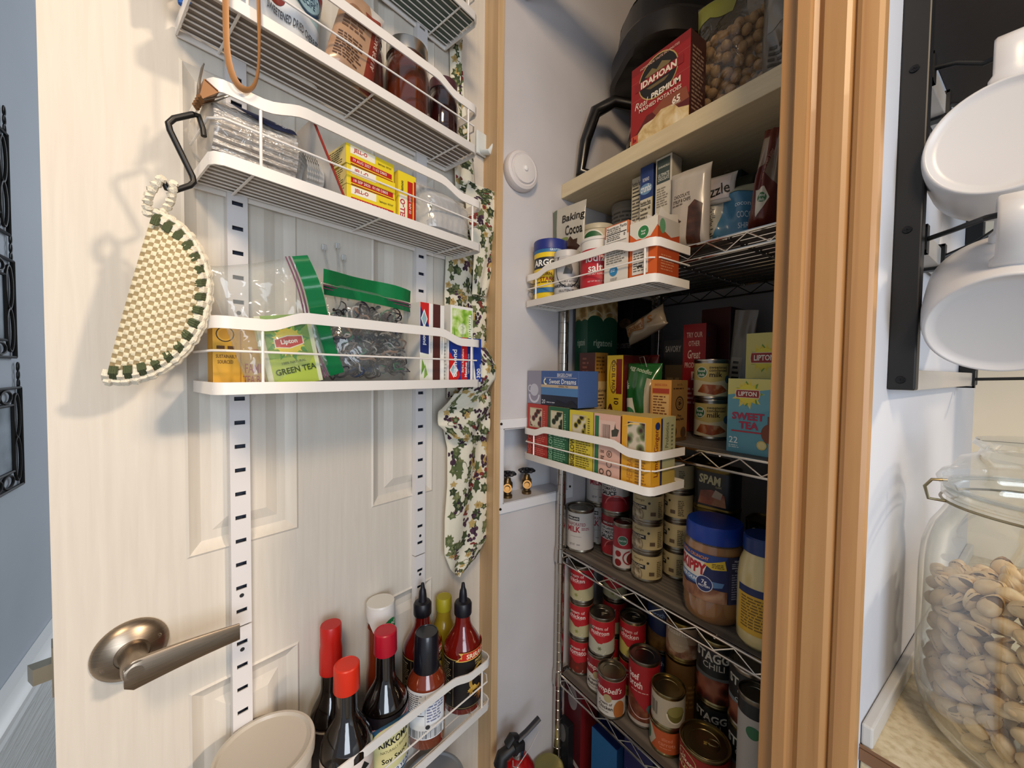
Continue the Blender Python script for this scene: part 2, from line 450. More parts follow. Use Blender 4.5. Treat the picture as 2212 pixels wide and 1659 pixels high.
M_wire = mat('ebe6e0', 0.35, spec=0.4)
def wall(name, b, m):
    bm = NB(); bx(bm, *b); return struct(obj(name, bm, m))
wall('floor', (-2.2, -0.6, -0.05, 2.0, 2.0, 0.0), noisemat('floor_vinyl', [(.3, '8a7a66'), (.7, '9a8973')], scale=12))
VY0, VY1, VZ0, VZ1 = .510, .716, .990, 1.166      # opening for the valve box
bm = NB()
for b in ((XL - .1, .495, 0, XL, YB, VZ0), (XL - .1, .495, VZ1, XL, YB, 2.44), (XL - .1, .495, VZ0, XL, VY0, VZ1), (XL - .1, VY1, VZ0, XL, YB, VZ1)): bx(bm, *b)
struct(obj('wall_pantry_left', bm, M_pw))
wall('wall_pantry_back', (XL - .1, YB, 0, XR + .05, YB + .08, 2.44), M_pw)
wall('wall_pantry_right', (XR, .56, 0, XR + .03, YB, 2.44), M_pw)
wall('ceiling', (XL - .1, .40, 2.44, XK, YB + .08, 2.50), mat('cfc8c0', .8))
wall('wall_kitchen_side', (XR + .03, .492, 0, XK, YK, 2.44), wallmat('pale_grey_paint', 'c3c6ce', 'cacdd4', 4))
wall('wall_kitchen_back', (XK, YK, 0, .25, YK + .08, 2.44), M_cr)
wall('wall_hall', (-2.0, -.35, 0, -.30, -.27, 2.44), M_bl)
# hinge-side jamb, header and fluted right casing
bm = NB(); bx(bm, -.862, .478, 0, -.737, .4945, HEAD + .06, .001); struct(obj('trim_1', bm, M_wood2))
bm = NB(); bx(bm, -.737, .478, HEAD, -.19, .560, HEAD + .07, .002); struct(obj('trim_2', bm, M_wood))
bm = NB()
prof = [(-.1745, .560), (-.1745, .482), (-.172, .478), (-.161, .478), (-.159, .4825), (-.155, .4850), (-.151, .4815), (-.149, .4785), (-.131, .4775), (-.1275, .4795), (-.1255, .4835), (-.1235, .4800), (-.120, .4785), (-.108, .4795), (-.1045, .482), (-.1040, .4915), (-.1745 - .0, .4915)]
prof = [(-.1760, .4919)] + prof[1:-1] + [(-.1040, .4919)]
extr(bm, [(x, y) for x, y in prof], 0, 2.3, 'z')
struct(obj('trim_3', bm, M_wood, smooth=True, angle=25))
bm = NB(); bx(bm, -.191, .492, 0, -.175, .56, HEAD, .001); struct(obj('trim_4', bm, M_wood))
# wainscot on the hall wall
M_grain = noisemat('white_embossed_grain', [(.3, 'ccd0cf'), (.7, 'dde0df')], scale=9, rough=.4, stretch=(1.2, 1, 12), bump=.7, detail=5, dist=1.2, bdist=.004)
bm = NB(); bx(bm, -1.95, -.269, 0, -.45, -.262, .80); struct(obj('trim_5', bm, M_grain))
bm = NB(); extr(bm, [(-.2695, .795), (-.250, .795), (-.254, .803), (-.249, .812), (-.243, .818), (-.243, .826), (-.251, .831), (-.256, .840), (-.2695, .842)], -1.95, -.45, 'x')
struct(obj('trim_6', bm, mat('dfe1e0', .35), smooth=True, angle=30))

# the open panelled door (local frame: x towards the hinge, -y out of the visible face)
M_door = noisemat('white_door_paint', [(.3, 'cfc8bd'), (.7, 'd6d0c5')], scale=14, rough=.45, stretch=(9, 9, .5), bump=.22, detail=6, dist=.5, bdist=.0012)
door = bpy.data.objects.new('door_1', None); COL.objects.link(door); door.location = (HX, HY, 0); door.rotation_euler = (0, 0, PHI); struct(door)
bm = NB()
xs = [-.66, -.545, -.406, -.281, -.142, 0]; zs = [0.02, .20, .865, 1.047, 1.69, 1.80, 2.03, 2.145]
V = [[bm.verts.new((x, 0, z)) for x in xs] for z in zs]; cells = []
for j in range(len(zs) - 1):
    for i in range(len(xs) - 1):
        f = bm.faces.new((V[j][i], V[j][i + 1], V[j + 1][i + 1], V[j + 1][i]))
        if i in (1, 3) and j in (1, 3, 5): cells.append(f)
bm.normal_update()
for f in cells:
    for th, dp in ((.003, .002), (.004, -.0035), (.010, -.0045), (.012, 0.0), (.016, .0055)):
        bmesh.ops.inset_individual(bm, faces=[f], thickness=th, depth=dp, use_even_offset=True)
for x0, z0, x1, z1, in ((-.66, .02, 0, 2.145),):
    a = [bm.verts.new((x, .035, z)) for x, z in ((x0, z0), (x1, z0), (x1, z1), (x0, z1))]; bm.faces.new(a[::-1])
bmesh.ops.bridge_loops  # (edges of the slab are closed below)
lft = [V[j][0] for j in range(len(zs))]; rgt = [V[j][-1] for j in range(len(zs))]
bm.faces.new(lft + [a[3], a[0]]); bm.faces.new(rgt[::-1] + [a[1], a[2]])
bm.faces.new(V[0] + [a[1], a[0]]); bm.faces.new(V[-1][::-1] + [a[3], a[2]])
obj('door_slab', bm, M_door, door, smooth=True, angle=18)
M_nick = noisemat('brushed_nickel', [(.3, '8f8172'), (.7, 'a39583')], scale=40, rough=.34, stretch=(1, 1, 25), metal=1.0)
rx_, rz_ = at_d(298, 1424, .004)
h = bpy.data.objects.new('door_handle', None); COL.objects.link(h); h.parent = door; h.location = (rx_, 0, rz_)
bm = NB(); vs = lathe(bm, [(0, 0), (.0352, 0), (.0355, .002), (.034, .0055), (.028, .010), (.019, .0135), (.0165, .0145), (.0165, .0125), (.0145, .0125), (0, .0125)], 48)
spin(vs, Matrix.Rotation(PI / 2, 4, 'X')); obj('rose', bm, M_nick, h, smooth=True, angle=30)
bm = NB(); Lp = []; Lr = []
ex, ez = at_d(308, 1474, .05); tx, tz = at_d(528, 1392, .046)
vs = lathe(bm, [(.0135, .010), (.0125, .030), (.0135, .050), (.012, .056), (0, .057)], 28); spin(vs, Matrix.Rotation(PI / 2, 4, 'X'))
ln = math.hypot(tx - rx_, 0)
sec = []
for i in range(15):
    q = i / 14; x = -.011 + q * (ln + .011); zc = -.004 - .001 * q + .006 * math.sin(q * PI) * .4; hh = .0170 - .0065 * q; yy = -.052 - .0015 * math.sin(q * PI * .9); tt = .0042 - .002 * q
    if i == 0: hh *= .62
    sec.append([bm.verts.new((x, yy + sy * tt, zc + sz * hh)) for sy, sz in ((-1, -.8), (-1, .8), (-.6, 1), (.6, 1), (1, .8), (1, -.8), (.6, -1), (-.6, -1))])
for a, b in zip(sec, sec[1:]):
    for k in range(8): bm.faces.new((a[k], a[(k + 1) % 8], b[(k + 1) % 8], b[k]))
bm.faces.new(sec[0]); bm.faces.new(sec[-1])
obj('lever', bm, M_nick, h, smooth=True, angle=50)
for sx in (-1, 1):
    bm = NB(); vs = lathe(bm, [(.0038, .010), (.0038, .0135), (.003, .0145), (0, .0145)], 18)
    bx(bm, -.0025, -.0004, .0143, .0025, .0004, .0149); bx(bm, -.0004, -.0025, .0143, .0004, .0025, .0149)
    for v in bm.verts: v.co = Matrix.Rotation(PI / 2, 4, 'X') @ v.co + Vector((sx * .0235, .0035, sx * .008))
    obj('screw', bm, M_nick, h, smooth=True)
bm = NB(); lz = at_d(115, 1470, -.02)[1]
extr(bm, [(.010, -.675), (.026, -.679), (.026, -.66), (.010, -.66)], lz - .009, lz + .009, 'z')
for v in bm.verts: v.co = Vector((v.co.y, v.co.x, v.co.z))
bx(bm, -.6615, .006, lz - .028, -.6595, .03, lz + .028)
obj('latch_bolt', bm, mat('b9b09c', .3, 1), door)

# slotted standards on the door
M_std = mat('d9d7d8', .35, spec=.4)
def standard(xc, z0, z1, label, dots=()):
    t = thing('shelf_standard', label, 'rail', dl(xc, 0.0005, z0), PHI, 'slotted white rails screwed on the door')
    w = .024; H = z1 - z0; bm = NB(); p = .0334; n = int(H / p); off = (H - n * p) / 2
    bx(bm, -w / 2, -.009, 0, -w / 2 + .002, 0, H); bx(bm, w / 2 - .002, -.009, 0, w / 2, 0, H)
    bx(bm, -w / 2, -.011, 0, -.0065, -.009, H); bx(bm, .0065, -.011, 0, w / 2, -.009, H)
    z = 0
    for i in range(n):
        zc = off + (i + .5) * p
        bx(bm, -.0065, -.011, z, .0065, -.009, zc - .0028); z = zc + .0028
    bx(bm, -.0065, -.011, z, .0065, -.009, H)
    obj('rail', bm, M_std, t)
    bm = NB(); bx(bm, -w / 2 + .002, -.0035, .001, w / 2 - .002, -.001, H - .001); obj('slot_shade', bm, mat('2b3140', .6), t)  # dark plate in the channel: shade behind the slots put into its colour
    for dz in dots:
        bm = NB(); v = lathe(bm, [(0, 0), (.0028, 0), (.0028, .0006), (0, .0006)], 16); spin(v, Matrix.Rotation(PI / 2, 4, 'X'))
        for q in v: q.co += Vector((0, -.0108, dz - z0))
        obj('screw_hole', bm, mat('1d1d22', .6), t)
jl = at_d(525, 1371, .011)[1]; jr = at_d(905, 1208, .011)[1]
standard(-.4865, jl + .001, 2.08, 'long slotted white rail on the door, nearer the lever handle', (at_d(528, 1302, .011)[1], at_d(490, 183, .011)[1], at_d(505, 690, .011)[1]))
standard(-.4865, .62, jl - .001, 'short slotted white rail below the long one, at the tip of the lever handle', (at_d(530, 1420, .011)[1],))
standard(-.181, jr + .001, 2.08, 'long slotted white rail on the door, nearer the floral cloth', (at_d(915, 1162, .011)[1],))
standard(-.181, .60, jr - .001, 'short slotted white rail just above the black tipped bottle', (at_d(917, 1245, .011)[1],))

# ------------------------------------------------------------------ white wire baskets
def basket(label, loc, rotz, L, D, H, raise_=.014, liner=None, rot=None, flip=False, group='white wire baskets'):
    t = thing('wire_basket', label, 'basket', loc, rotz, group, rot)
    fh = .0145; ch = .016
    def wave(xs_):                      # band height over the front length
        q = (xs_ + L / 2) / L
        def sm(a, b): v = min(1, max(0, (q - a) / (b - a))); return v * v * (3 - 2 * v)
        return raise_ * (sm(.12, .24) - sm(.76, .88))
    bm = NB()
    pts = [(-L / 2, D, H - fh - .0), (-L / 2, .012, H - fh)] + [(-L / 2 + .004, .004, H - fh)]
    n = 40
    for i in range(n + 1):
        x = -L / 2 + .012 + (L - .024) * i / n; pts.append((x, 0, H - fh + wave(x)))
    pts += [(L / 2 - .004, .004, H - fh), (L / 2, .012, H - fh), (L / 2, D, H - fh)]
    strip(bm, pts, fh, .0022); obj('top_rim', bm, M_wire, t, smooth=True, angle=50)
    bm = NB(); strip(bm, [(-L / 2, D, 0), (-L / 2, .012, 0), (-L / 2 + .004, .004, 0), (-L / 2 + .012, 0, 0), (L / 2 - .012, 0, 0), (L / 2 - .004, .004, 0), (L / 2, .012, 0), (L / 2, D, 0)], fh, .0022)
    strip(bm, [(-L / 2, D, 0), (L / 2, D, 0)], fh, .0022); obj('tray_frame', bm, M_wire, t, smooth=True, angle=50)
    bm = NB(); k = 8
    for i in range(k):
        y = .010 + (D - .018) * i / (k - 1); tube(bm, [(-L / 2, y, .006), (L / 2, y, .006)], .0011, 6)
    obj('floor_wires', bm, M_wire, t, smooth=True)
    for x in (-L * .40, 0, L * .40):
        bm = NB(); tube(bm, [(x, 0, .0035), (x, D, .0035)], .0017, 6); obj('cross_wire', bm, M_wire, t, smooth=True)
    bm = NB(); zm = H * .56
    tube(bm, [(-L / 2, D, zm), (-L / 2, .014, zm), (-L / 2 + .012, .001, zm), (L / 2 - .012, .001, zm), (L / 2, .014, zm), (L / 2, D, zm)], .0015, 8)
    obj('middle_wire', bm, M_wire, t, smooth=True)
    for x in (-L * .385, L * .44):
        bm = NB(); tube(bm, [(x, 0.001, fh * .6), (x, .001, H - fh * .6)], .0018, 8); obj('upright_wire', bm, M_wire, t, smooth=True)
    if liner:
        bm = NB(); bx(bm, -L / 2 + .004, .004, .0078, L / 2 - .004, D - .003, .0088); obj('shelf_liner', bm, liner, t)
    return t
BX = -.32; BL = .430; BD = .098; BO = .103   # front at off .103
M_lin = mat('9a8f82', .6); M_lin2 = mat('857a70', .6)
def dbask(z, H, label, L=BL, xc=BX, liner=None, D=BD, off=BO, tilt=0.0):
    return basket(label, dl(xc, off, z), PHI, L, D, H, liner=liner, rot=(tilt, 0, PHI))
ZB0, ZB1, ZB2, ZB3, ZB4 = 1.955, 1.712, 1.531, 1.268, .640
dbask(ZB0, .09, 'topmost white wire basket on the door, cut off by the top of the picture', liner=mat('56655c', .6), xc=-.335)
dbask(ZB1, .088, 'white wire basket on the door holding dark jam jars', liner=M_lin2, xc=-.333)
dbask(ZB2, .096, 'white wire basket on the door holding yellow dessert boxes', liner=M_lin)
dbask(ZB3, .092, 'white wire basket on the door holding bags of tea and matches', liner=M_lin)
dbask(ZB4, .100, "lowest white wire basket in view on the door, holding sauce bottles", L=.425, xc=-.3175, D=.134, off=.14)
dbask(.31, .100, "white wire basket below the sauce bottles, holding a grey tub", L=.425, xc=-.3175, D=.134, off=.14)
PX0, PX1, PYF = -.748, -.395, .567
ZP1, ZP2 = 1.450, 1.092
basket('white wire basket in the pantry holding salt and corn starch', ((PX0 + PX1) / 2, PYF, ZP1), 0, PX1 - PX0, .10, .074, raise_=.011, liner=M_lin2)
basket('white wire basket in the pantry holding upright tea boxes', ((PX0 + PX1) / 2, PYF, ZP2), 0, PX1 - PX0, .10, .074, raise_=.011, liner=M_lin2)

# ------------------------------------------------------------------ pantry shelves
YS = .68
bm = NB(); bx(bm, XL + .0005, YS, 1.7345, XR - .0005, YB - .001, 1.7690, .0015)
tag(obj('wooden_shelf', bm, noisemat('white_shelf_paint', [(.3, 'cdbd9b'), (.7, 'd9caa8')], scale=20, rough=.5, stretch=(.6, 6, 6))), 'thick cream painted wooden shelf across the top of the pantry', 'shelf')
rack = thing('wire_rack', 'chrome wire rack with four grey-lined shelves inside the pantry', 'rack', ((XL + XR) / 2, YS, 0))
CH = mat('c9c4bd', .16, 1.0); RX0 = -.736 - rack.location.x; RX1 = -.238 - rack.location.x; RD = .40
ZA, ZBs, ZC, ZD, ZE = 1.534, 1.166, .847, .527, .215
M_mat = noisemat('grey_ribbed_liner', [(.42, '5b5550'), (.5, '787068'), (.58, '5b5550')], scale=30, rough=.55, stretch=(0.0, 1.4, 0), detail=0)
for z in (ZA, ZBs, ZC, ZD, ZE):
    bm = NB(); y0 = 0.0
    for yy in (0, RD):
        tube(bm, [(RX0, yy, z - .004), (RX1, yy, z - .004)], .0026, 8); tube(bm, [(RX0, yy, z - .030), (RX1, yy, z - .030)], .0026, 8)
        n = 15; pts = [(RX0 + (RX1 - RX0) * i / n, yy - .001, z - (.006 if i % 2 else .028)) for i in range(n + 1)]; tube(bm, pts, .0015, 6)
    for xx in (RX0, RX1):
        tube(bm, [(xx, 0, z - .004), (xx, RD, z - .004)], .0026, 8); tube(bm, [(xx, 0, z - .030), (xx, RD, z - .030)], .0026, 8)
        n = 12; tube(bm, [(xx, RD * i / n, z - (.006 if i % 2 else .028)) for i in range(n + 1)], .0015, 6)
    for i in range(14):
        yy = .012 + (RD - .024) * i / 13; tube(bm, [(RX0, yy, z - .003), (RX1, yy, z - .003)], .0014, 6)
    for xx in (RX0 * .5 + RX1 * .5, RX0 + .1, RX1 - .1): tube(bm, [(xx, 0, z - .007), (xx, RD, z - .007)], .002, 6)
    obj('wire_shelf', bm, CH, rack, smooth=True)
    bm = NB(); bx(bm, RX0 + .014, .004, z - .0022, RX1 - .012, RD - .004, z - .0006, .0003)
    obj('shelf_mat', bm, M_mat, rack)
for xx in (RX0 + .002, RX1 - .002):
    for yy in (.002, RD - .002):
        bm = NB(); pr = [(.0118, 0)]
        z = 0
        while z < 1.60:
            pr += [(.0118, z + .001), (.0118, z + .0235), (.0110, z + .0243), (.0110, z + .0250), (.0118, z + .0256)]; z += .0254
        pr = pr + [(.0118, z), (.009, z + .003), (0, z + .003)]; lathe(bm, pr, 20, c=(xx, yy, 0))
        for zz in (ZBs, ZC, ZD, ZE, ZA): lathe(bm, [(.0135, zz - .034), (.0152, zz - .032), (.0138, zz + .003), (.012, zz + .004)], 20, c=(xx, yy, 0))
        obj('post', bm, CH, rack, smooth=True, angle=30)
# ------------------------------------------------------------------ things on the door
GRN = '1f8a4a'
def fclub(cx, cy, r, w, h, c='1d7a43'):
    """round green emblem with the two words in white"""
    k = r * w / h
    return [('e', cx, cy, r * 1.12, r * 1.12, 'e9e6da'), ('e', cx, cy, r, r, c), ('t', 'food', cx, cy + k * .25, k * .42, 'f2f2ea', r * 1.5), ('t', 'club', cx, cy - k * .32, k * .42, 'f2f2ea', r * 1.4)]
def dthing(name, label, cat, x, off, z, rot=None, group=None):
    return thing(name, label, cat, dl(x, off, z), PHI, group, rot=rot)
F0, F1, F2, F3, F4 = ZB0 + .0092, ZB1 + .0092, ZB2 + .0092, ZB3 + .0092, ZB4 + .0092

# --- third basket: tea, bags, matches
carton('tea_box', 'yellow family size tea bag box at the left end of the third door basket', 'box', dl(-.492, .050, F3), .066, .022, .088, 'd6a12f',
       front=[('r', 0, 0, 1, 1, 'd9a535'), ('a', .2, .74, .15, .02, 0, 360, '3b2a10'), ('e', .2, .74, .1, .1, 'c6922a'), ('l', .06, .50, .36, .60, 1, '5a3a10'), ('t', 'SUSTAINABLY', .22, .42, .05, '6b4612', .34), ('t', 'SOURCED', .2, .34, .05, '6b4612', .25),
              ('r', .44, 0, .46, 1, 'b98422'), ('r', .46, 0, 1, .42, 'e0ab3a'), ('t', 'FAMILY', .74, .25, .14, 'b5332a', .44), ('t', 'TEA BAGS', .74, .08, .12, 'b5332a', .5), ('a', .72, .45, .12, .03, 20, 160, 'b5332a')],
       left=[('r', 0, 0, 1, 1, 'cf9a2c')], rotz=PHI)
M_bag = clear('clear_plastic_film', (.97, .98, .98), gloss=.05, rough=.08, body=.10, bodycol='e6ebea', bump=.5, bscale=26)
M_zip = mat('1f9a5c', .3, coat=.5)
def quadstrip(name, rows, m, parent, thick=.0006, cut=1):
    """rows = list of (pointA, pointB) in local space"""
    bm = NB(); A = [bm.verts.new(a) for a, b in rows]; B = [bm.verts.new(b) for a, b in rows]
    for i in range(len(rows) - 1): bm.faces.new((A[i], B[i], B[i + 1], A[i + 1]))
    bmesh.ops.solidify(bm, geom=bm.faces[:], thickness=thick)
    return obj(name, bm, m, parent, smooth=True, angle=60)
# lipton-type green tea packet, leaning
gw, gh = .068, .094
carton('tea_packet', 'leaning green tea packet with a yellow sun, seen through the first zip bag', 'box', dl(-.440, .089, F3 + .001), gw, .010, gh, 'c9cfa0', rot=(math.radians(-4), math.radians(-10), PHI), front=[
    ('r', 0, 0, 1, 1, '7ea33a'), ('r', 0, 0, .10, 1, 'd8d9c0'), ('r', .92, 0, 1, 1, 'd0d6b4'), ('r', .1, 0, .92, .40, 'a9bd4a'), ('e', .5, .86, .40, .14, '2f6a2a'), ('s', .5, .64, .42, .24, 9, '3f8a2c'), ('s', .5, .64, .34, .22, 12, '86b83a'),
    ('e', .5, .62, .25, .25, 'e9d432'), ('s', .5, .62, .31, .21, 16, 'e3cf3e'), ('p', [(.24, .55), (.5, .52), (.78, .57), (.78, .69), (.5, .71), (.24, .67)], 'e9e2c8'), ('p', [(.26, .56), (.5, .535), (.76, .58), (.76, .68), (.5, .695), (.26, .66)], 'c0281e'),
    ('t', 'Lipton', .51, .615, .085, 'f5f0e6', .44, 2, .03), ('t', '100% NATURAL', .52, .33, .035, '51602a', .5, 3), ('t', 'GREEN TEA', .53, .22, .085, '3c4a20', .76, 3, .02)])
def zipbag(label, x, off, z, w, h, d, rot, seed, zipcol=M_zip, zside='top', neck=.5):
    t = bag('zip_bag', label, 'bag', dl(x, off, z), w, h, d, M_bag, seed=seed, rot=rot, neck=neck, part='film', wr=1.6, nu=20, nv=22)
    rows = []
    for i in range(15):
        q = i / 14; xx = (q - .5) * w; yy = .004 * math.sin(q * 7 + seed) * 1.6
        rows.append((Vector((xx, yy - .0012, h - .004)), Vector((xx, yy - .0012 + .001 * math.sin(q * 5), h + .017 + .004 * math.sin(q * PI)))))
    quadstrip('zip_strip', rows, M_zip, t)
    bm = NB(); tube(bm, [(a.x, a.y - .001, a.z - .004) for a, b in rows], .0011, 6); tube(bm, [(a.x, a.y - .001, a.z - .0085) for a, b in rows], .0009, 6); obj('zip_track', bm, mat('6d3a55', .4), t, smooth=True)
    return t
zipbag('clear zip bag with a green strip, lying on its side around the green tea packet', -.516, .082, F3 + .063, .168, .105, .026, (math.radians(0), math.radians(73), PHI), 3)
t = zipbag('clear zip bag with a wide green closing strip, full of hair ties', -.321, .056, F3 + .001, .155, .150, .064, (math.radians(-3), math.radians(3), PHI), 5, neck=.62)
quadstrip('green_band', [(Vector((-.076 + .152 * i / 10, -.008 - .008 * math.sin(i / 10 * PI), .128)), Vector((-.076 + .152 * i / 10, -.003 - .002 * math.sin(i / 10 * PI), .145))) for i in range(11)], M_zip, t)
bm = NB(); rnd = random.Random(11); tm = [mat(c, .5) for c in ('1e1a20', '2a2430', 'a8a4a0', '2e3f5c', '1f6a48', '6a2a34', '8a7466', '16141a')]
tz = dthing('hair_ties', 'tangled dark hair ties and elastic bands filling the second zip bag', 'hair ties', -.321, .056, F3 + .004)
for k in range(270):
    cx, cz = rnd.uniform(-.060, .060), rnd.uniform(.014, .116); cy = rnd.uniform(-.016, .016) * (1.1 - cz * 4)
    r1, r2 = rnd.uniform(.006, .016), rnd.uniform(.004, .012); ax = Matrix.Rotation(rnd.uniform(0, PI), 3, Vector((rnd.uniform(-1, 1), rnd.uniform(-1, 1), rnd.uniform(-1, 1))).normalized())
    tube(bm, [Vector((cx, cy, cz)) + ax @ Vector((r1 * math.cos(a), r2 * math.sin(a), .002 * math.sin(3 * a))) for a in [2 * PI * i / 14 for i in range(14)]], rnd.uniform(.0007, .0019), 5, closed=True, mi=rnd.choice((0, 0, 0, 7, 7, 1, 1, 2, 3, 4, 6, 7)))
o = obj('tangle', bm, tm, tz, smooth=True); o['kind'] = 'stuff'
# cable ties standing behind
for px0, py0, px1, py1, lb in ((693, 545, 716, 640, 'left'), (722, 541, 731, 640, 'middle'), (736, 566, 745, 640, 'right')):
    a = at_d(px0, py0, .012); b = at_d(px1, py1, .012); t = dthing('cable_tie', 'clear plastic cable tie standing behind the zip bags, %smost of three' % lb if lb != 'middle' else 'clear plastic cable tie standing behind the zip bags, between two others', 'cable tie', a[0], .012, a[1], group='cable ties behind the zip bags')
    L = Vector((b[0] - a[0], 0, b[1] - a[1])); L *= 1.25
    tm_ = clear('clear_nylon', (.9, .92, .92), gloss=.15, rough=.2, body=.45, bodycol='dfe3e3') if 'clear_nylon' not in MC else MC['clear_nylon']; MC['clear_nylon'] = tm_
    bm = NB(); bx(bm, -.0035, -.0025, -.004, .0035, .0025, .005, .001); obj('head', bm, tm_, t)
    bm = NB(); tube(bm, [(0, 0, -.003), L], .002, 6, flat=.4); obj('strap', bm, tm_, t)
# match boxes
M_leaf = noisemat('leafy_green_print', [(.25, '5d8f2a'), (.42, '8fbf3e'), (.55, 'c3dc8a'), (.7, 'eef4dc')], scale=55, rough=.4, detail=2)
def diamond(cx, cy, r, w, h, txt=True):
    k = w / h
    return [('p', [(cx - r, cy), (cx, cy - r * k * 1.5), (cx + r, cy), (cx, cy + r * k * 1.5)], 'f0efe8'), ('p', [(cx - r * .8, cy), (cx, cy - r * k * 1.2), (cx + r * .8, cy), (cx, cy + r * k * 1.2)], '7fa6b4'), ('t', 'diamond', cx, cy + .12, .2, 'f3f3ee', .50, 90, .02)]
mw = .055; mh = .142
carton('matchbox', 'tall match box with a brown striking strip, standing beside the hair ties', 'match box', dl(-.2065, .080, F3), mw, .05, mh, 'ecebe6', rotz=PHI, front=[
    ('r', 0, .0, .34, .36, 'e3e6da'), ('p', [(.05, .10), (.2, .2), (.08, .30)], '6f9a3c'), ('p', [(.15, .05), (.3, .1), (.2, .24)], '86ad4a'), ('r', 0, .38, .34, 1, 'c8201f'), ('p', [(0, .38), (.34, .36), (.34, .72), (0, .95)], '1e2f6e'),
    ('p', [(.02, .80), (.15, .92), (.28, .80), (.15, .68)], 'f0efe8'), ('p', [(.05, .80), (.15, .89), (.25, .80), (.15, .71)], '8fb3bf'), ('t', 'diamond', .17, .60, .14, 'eef0f0', .4, -90, .02), ('r', .50, 0, .80, 1, '4e2622'), ('t', 'KEEP AWAY FROM CHILDREN', .42, .5, .035, '8a8a88', .8, -90), ('t', 'CLOSE COVER BEFORE STRIKING', .88, .5, .035, '8a8a88', .8, -90)],
    left=[('r', 0, 0, 1, 1, 'd8d6d0')])
carton('matchbox', 'match box with a leafy green print, standing behind the red and blue one', 'match box', dl(-.122, .066, F3), .060, .022, .150, 'ecece8', rotz=PHI, front=[
    ('r', .06, .45, .95, .96, M_leaf), ('p', [(.12, .5), (.2, .62), (.14, .74)], '6d9c35'), ('s', .5, .70, .21, .135, 22, 'eef4e4'), ('e', .5, .70, .13, .13, 'dbe8c0'), ('t', 'greenlight', .52, .66, .14, '9cab8c', .40, 90), ('r', .78, .58, .90, .90, 'e8efdc'), ('l', .79, .60, .89, .88, 9, '8a9a78')], left=[('r', 0, 0, 1, 1, 'd8d6d0')])
carton('matchbox', 'red and blue match box at the right front of the third door basket', 'match box', dl(-.1485, .089, F3), .058, .022, .086, 'ecece8', rotz=PHI, front=[
    ('r', .03, 0, 1, 1, '1d3a8f'), ('r', .55, 0, .82, 1, 'c92025'), ('p', [(.03, 0), (.36, 0), (.52, .16), (.22, .52), (.03, .68)], 'cf2420'), ('p', [(.06, .27), (.23, .42), (.42, .27), (.23, .1)], 'f0efe8'), ('p', [(.1, .27), (.23, .385), (.38, .27), (.23, .14)], '9ec0c9'),
    ('t', 'diamond', .27, .42, .19, 'f2f4f4', .66, 90, .02), ('t', 'Strike Anywhere', .63, .48, .11, 'f4f2ee', .9, 90, .02), ('t', 'Matches', .76, .28, .11, 'f4f2ee', .5, 90, .02), ('t', 'Lights Quickly & Easily', .88, .42, .07, 'd8dde8', .8, 90)],
    left=[('r', 0, 0, 1, 1, 'd8d6d0'), ('l', .1, .05, .9, .95, 12, 'a7a5a3')])
carton('matchbox', 'dark blue match box edge at the far right end of the third door basket', 'match box', dl(-.1045, .089, F3), .026, .022, .086, 'e6e6e4', rotz=PHI, front=[
    ('r', .15, 0, 1, 1, '1c3b93'), ('p', [(.2, 0), (.5, 0), (.2, .5)], 'eeeeea'), ('t', '300', .72, .2, .38, 'f2f2ee', .3, 90, .02), ('t', 'MATCHES', .92, .3, .12, 'd8dde8', .5, 90)])

# --- second basket: foil cups, card, boxes, filters
t = dthing('baking_cup_pack', 'round clear pack of foil baking cups with a dark blue label', 'baking cups', -.493, .052, F2 + .045, rot=(0, 0, PHI))
M_foil = noisemat('silver_foil', [(.3, 'a39a90'), (.55, 'd5d0ca'), (.7, 'f0eeea')], scale=30, rough=.28, stretch=(.8, 9, 9), metal=.45, bump=1.0, detail=3, bdist=.004)
M_cup = mat('c9bfb0', .5, 0.3)
bm = NB(); nx_, na_ = 22, 120; G = []
for i in range(nx_ + 1):
    x = -.036 + .092 * i / nx_; w_ = .0006 * math.sin(i * 2.3)
    G.append([bm.verts.new((x, (.0365 + w_ + .0013 * math.cos(30 * a_ + .3 * math.sin(i))) * math.cos(a_), (.0365 + w_ + .0013 * math.cos(30 * a_ + .3 * math.sin(i))) * math.sin(a_))) for a_ in [2 * PI * k / na_ for k in range(na_)]])
for i in range(nx_):
    for k in range(na_): bm.faces.new((G[i][k], G[i][(k + 1) % na_], G[i + 1][(k + 1) % na_], G[i + 1][k]))
bm.faces.new(G[0]); bm.faces.new(G[-1]); obj('foil_cups', bm, M_foil, t, smooth=True, angle=60)
bm = NB(); vs = lathe(bm, [(0, -.0365), (.033, -.0385), (.0365, -.036)], 40, cap=False); spin(vs, Matrix.Rotation(PI / 2, 4, 'Y')); obj('end_cup', bm, M_cup, t, smooth=True)
bm = NB(); vs = lathe(bm, [(0, -.052), (.02, -.05), (.034, -.044), (.0405, -.032), (.041, 0), (.041, .045), (.0415, .057), (.038, .060), (0, .060)], 40); spin(vs, Matrix.Rotation(PI / 2, 4, 'Y'))
obj('clear_wrap', bm, clear('crinkled_wrap', (.97, .97, .97), gloss=.05, rough=.08, body=.04, bump=.6, bscale=40), t, smooth=True)
rr = .0416
art('round_label', [('p', [(.0, .55), (.25, .85), (.7, 1), (1, .8), (1, .25), (.6, .1), (.2, .3)], '232b4d'), ('t', 'cups', .75, .55, .22, 'c9ccd8', .4, -50, .02), ('a', .55, .3, .5, .02, 250, 330, 'e8e8ee')], .075, .05,
    lambda x, y, o: (-.02 + x, -(rr + o) * math.cos(.35 + y / rr * .9), (rr + o) * math.sin(.35 + y / rr * .9)), t, cut=.006, cuty=.006)
t = dthing('cupcake_liners', 'stack of white pleated cupcake liners lying beside the foil cup pack', 'cupcake liners', -.426, .058, F2 + .031)
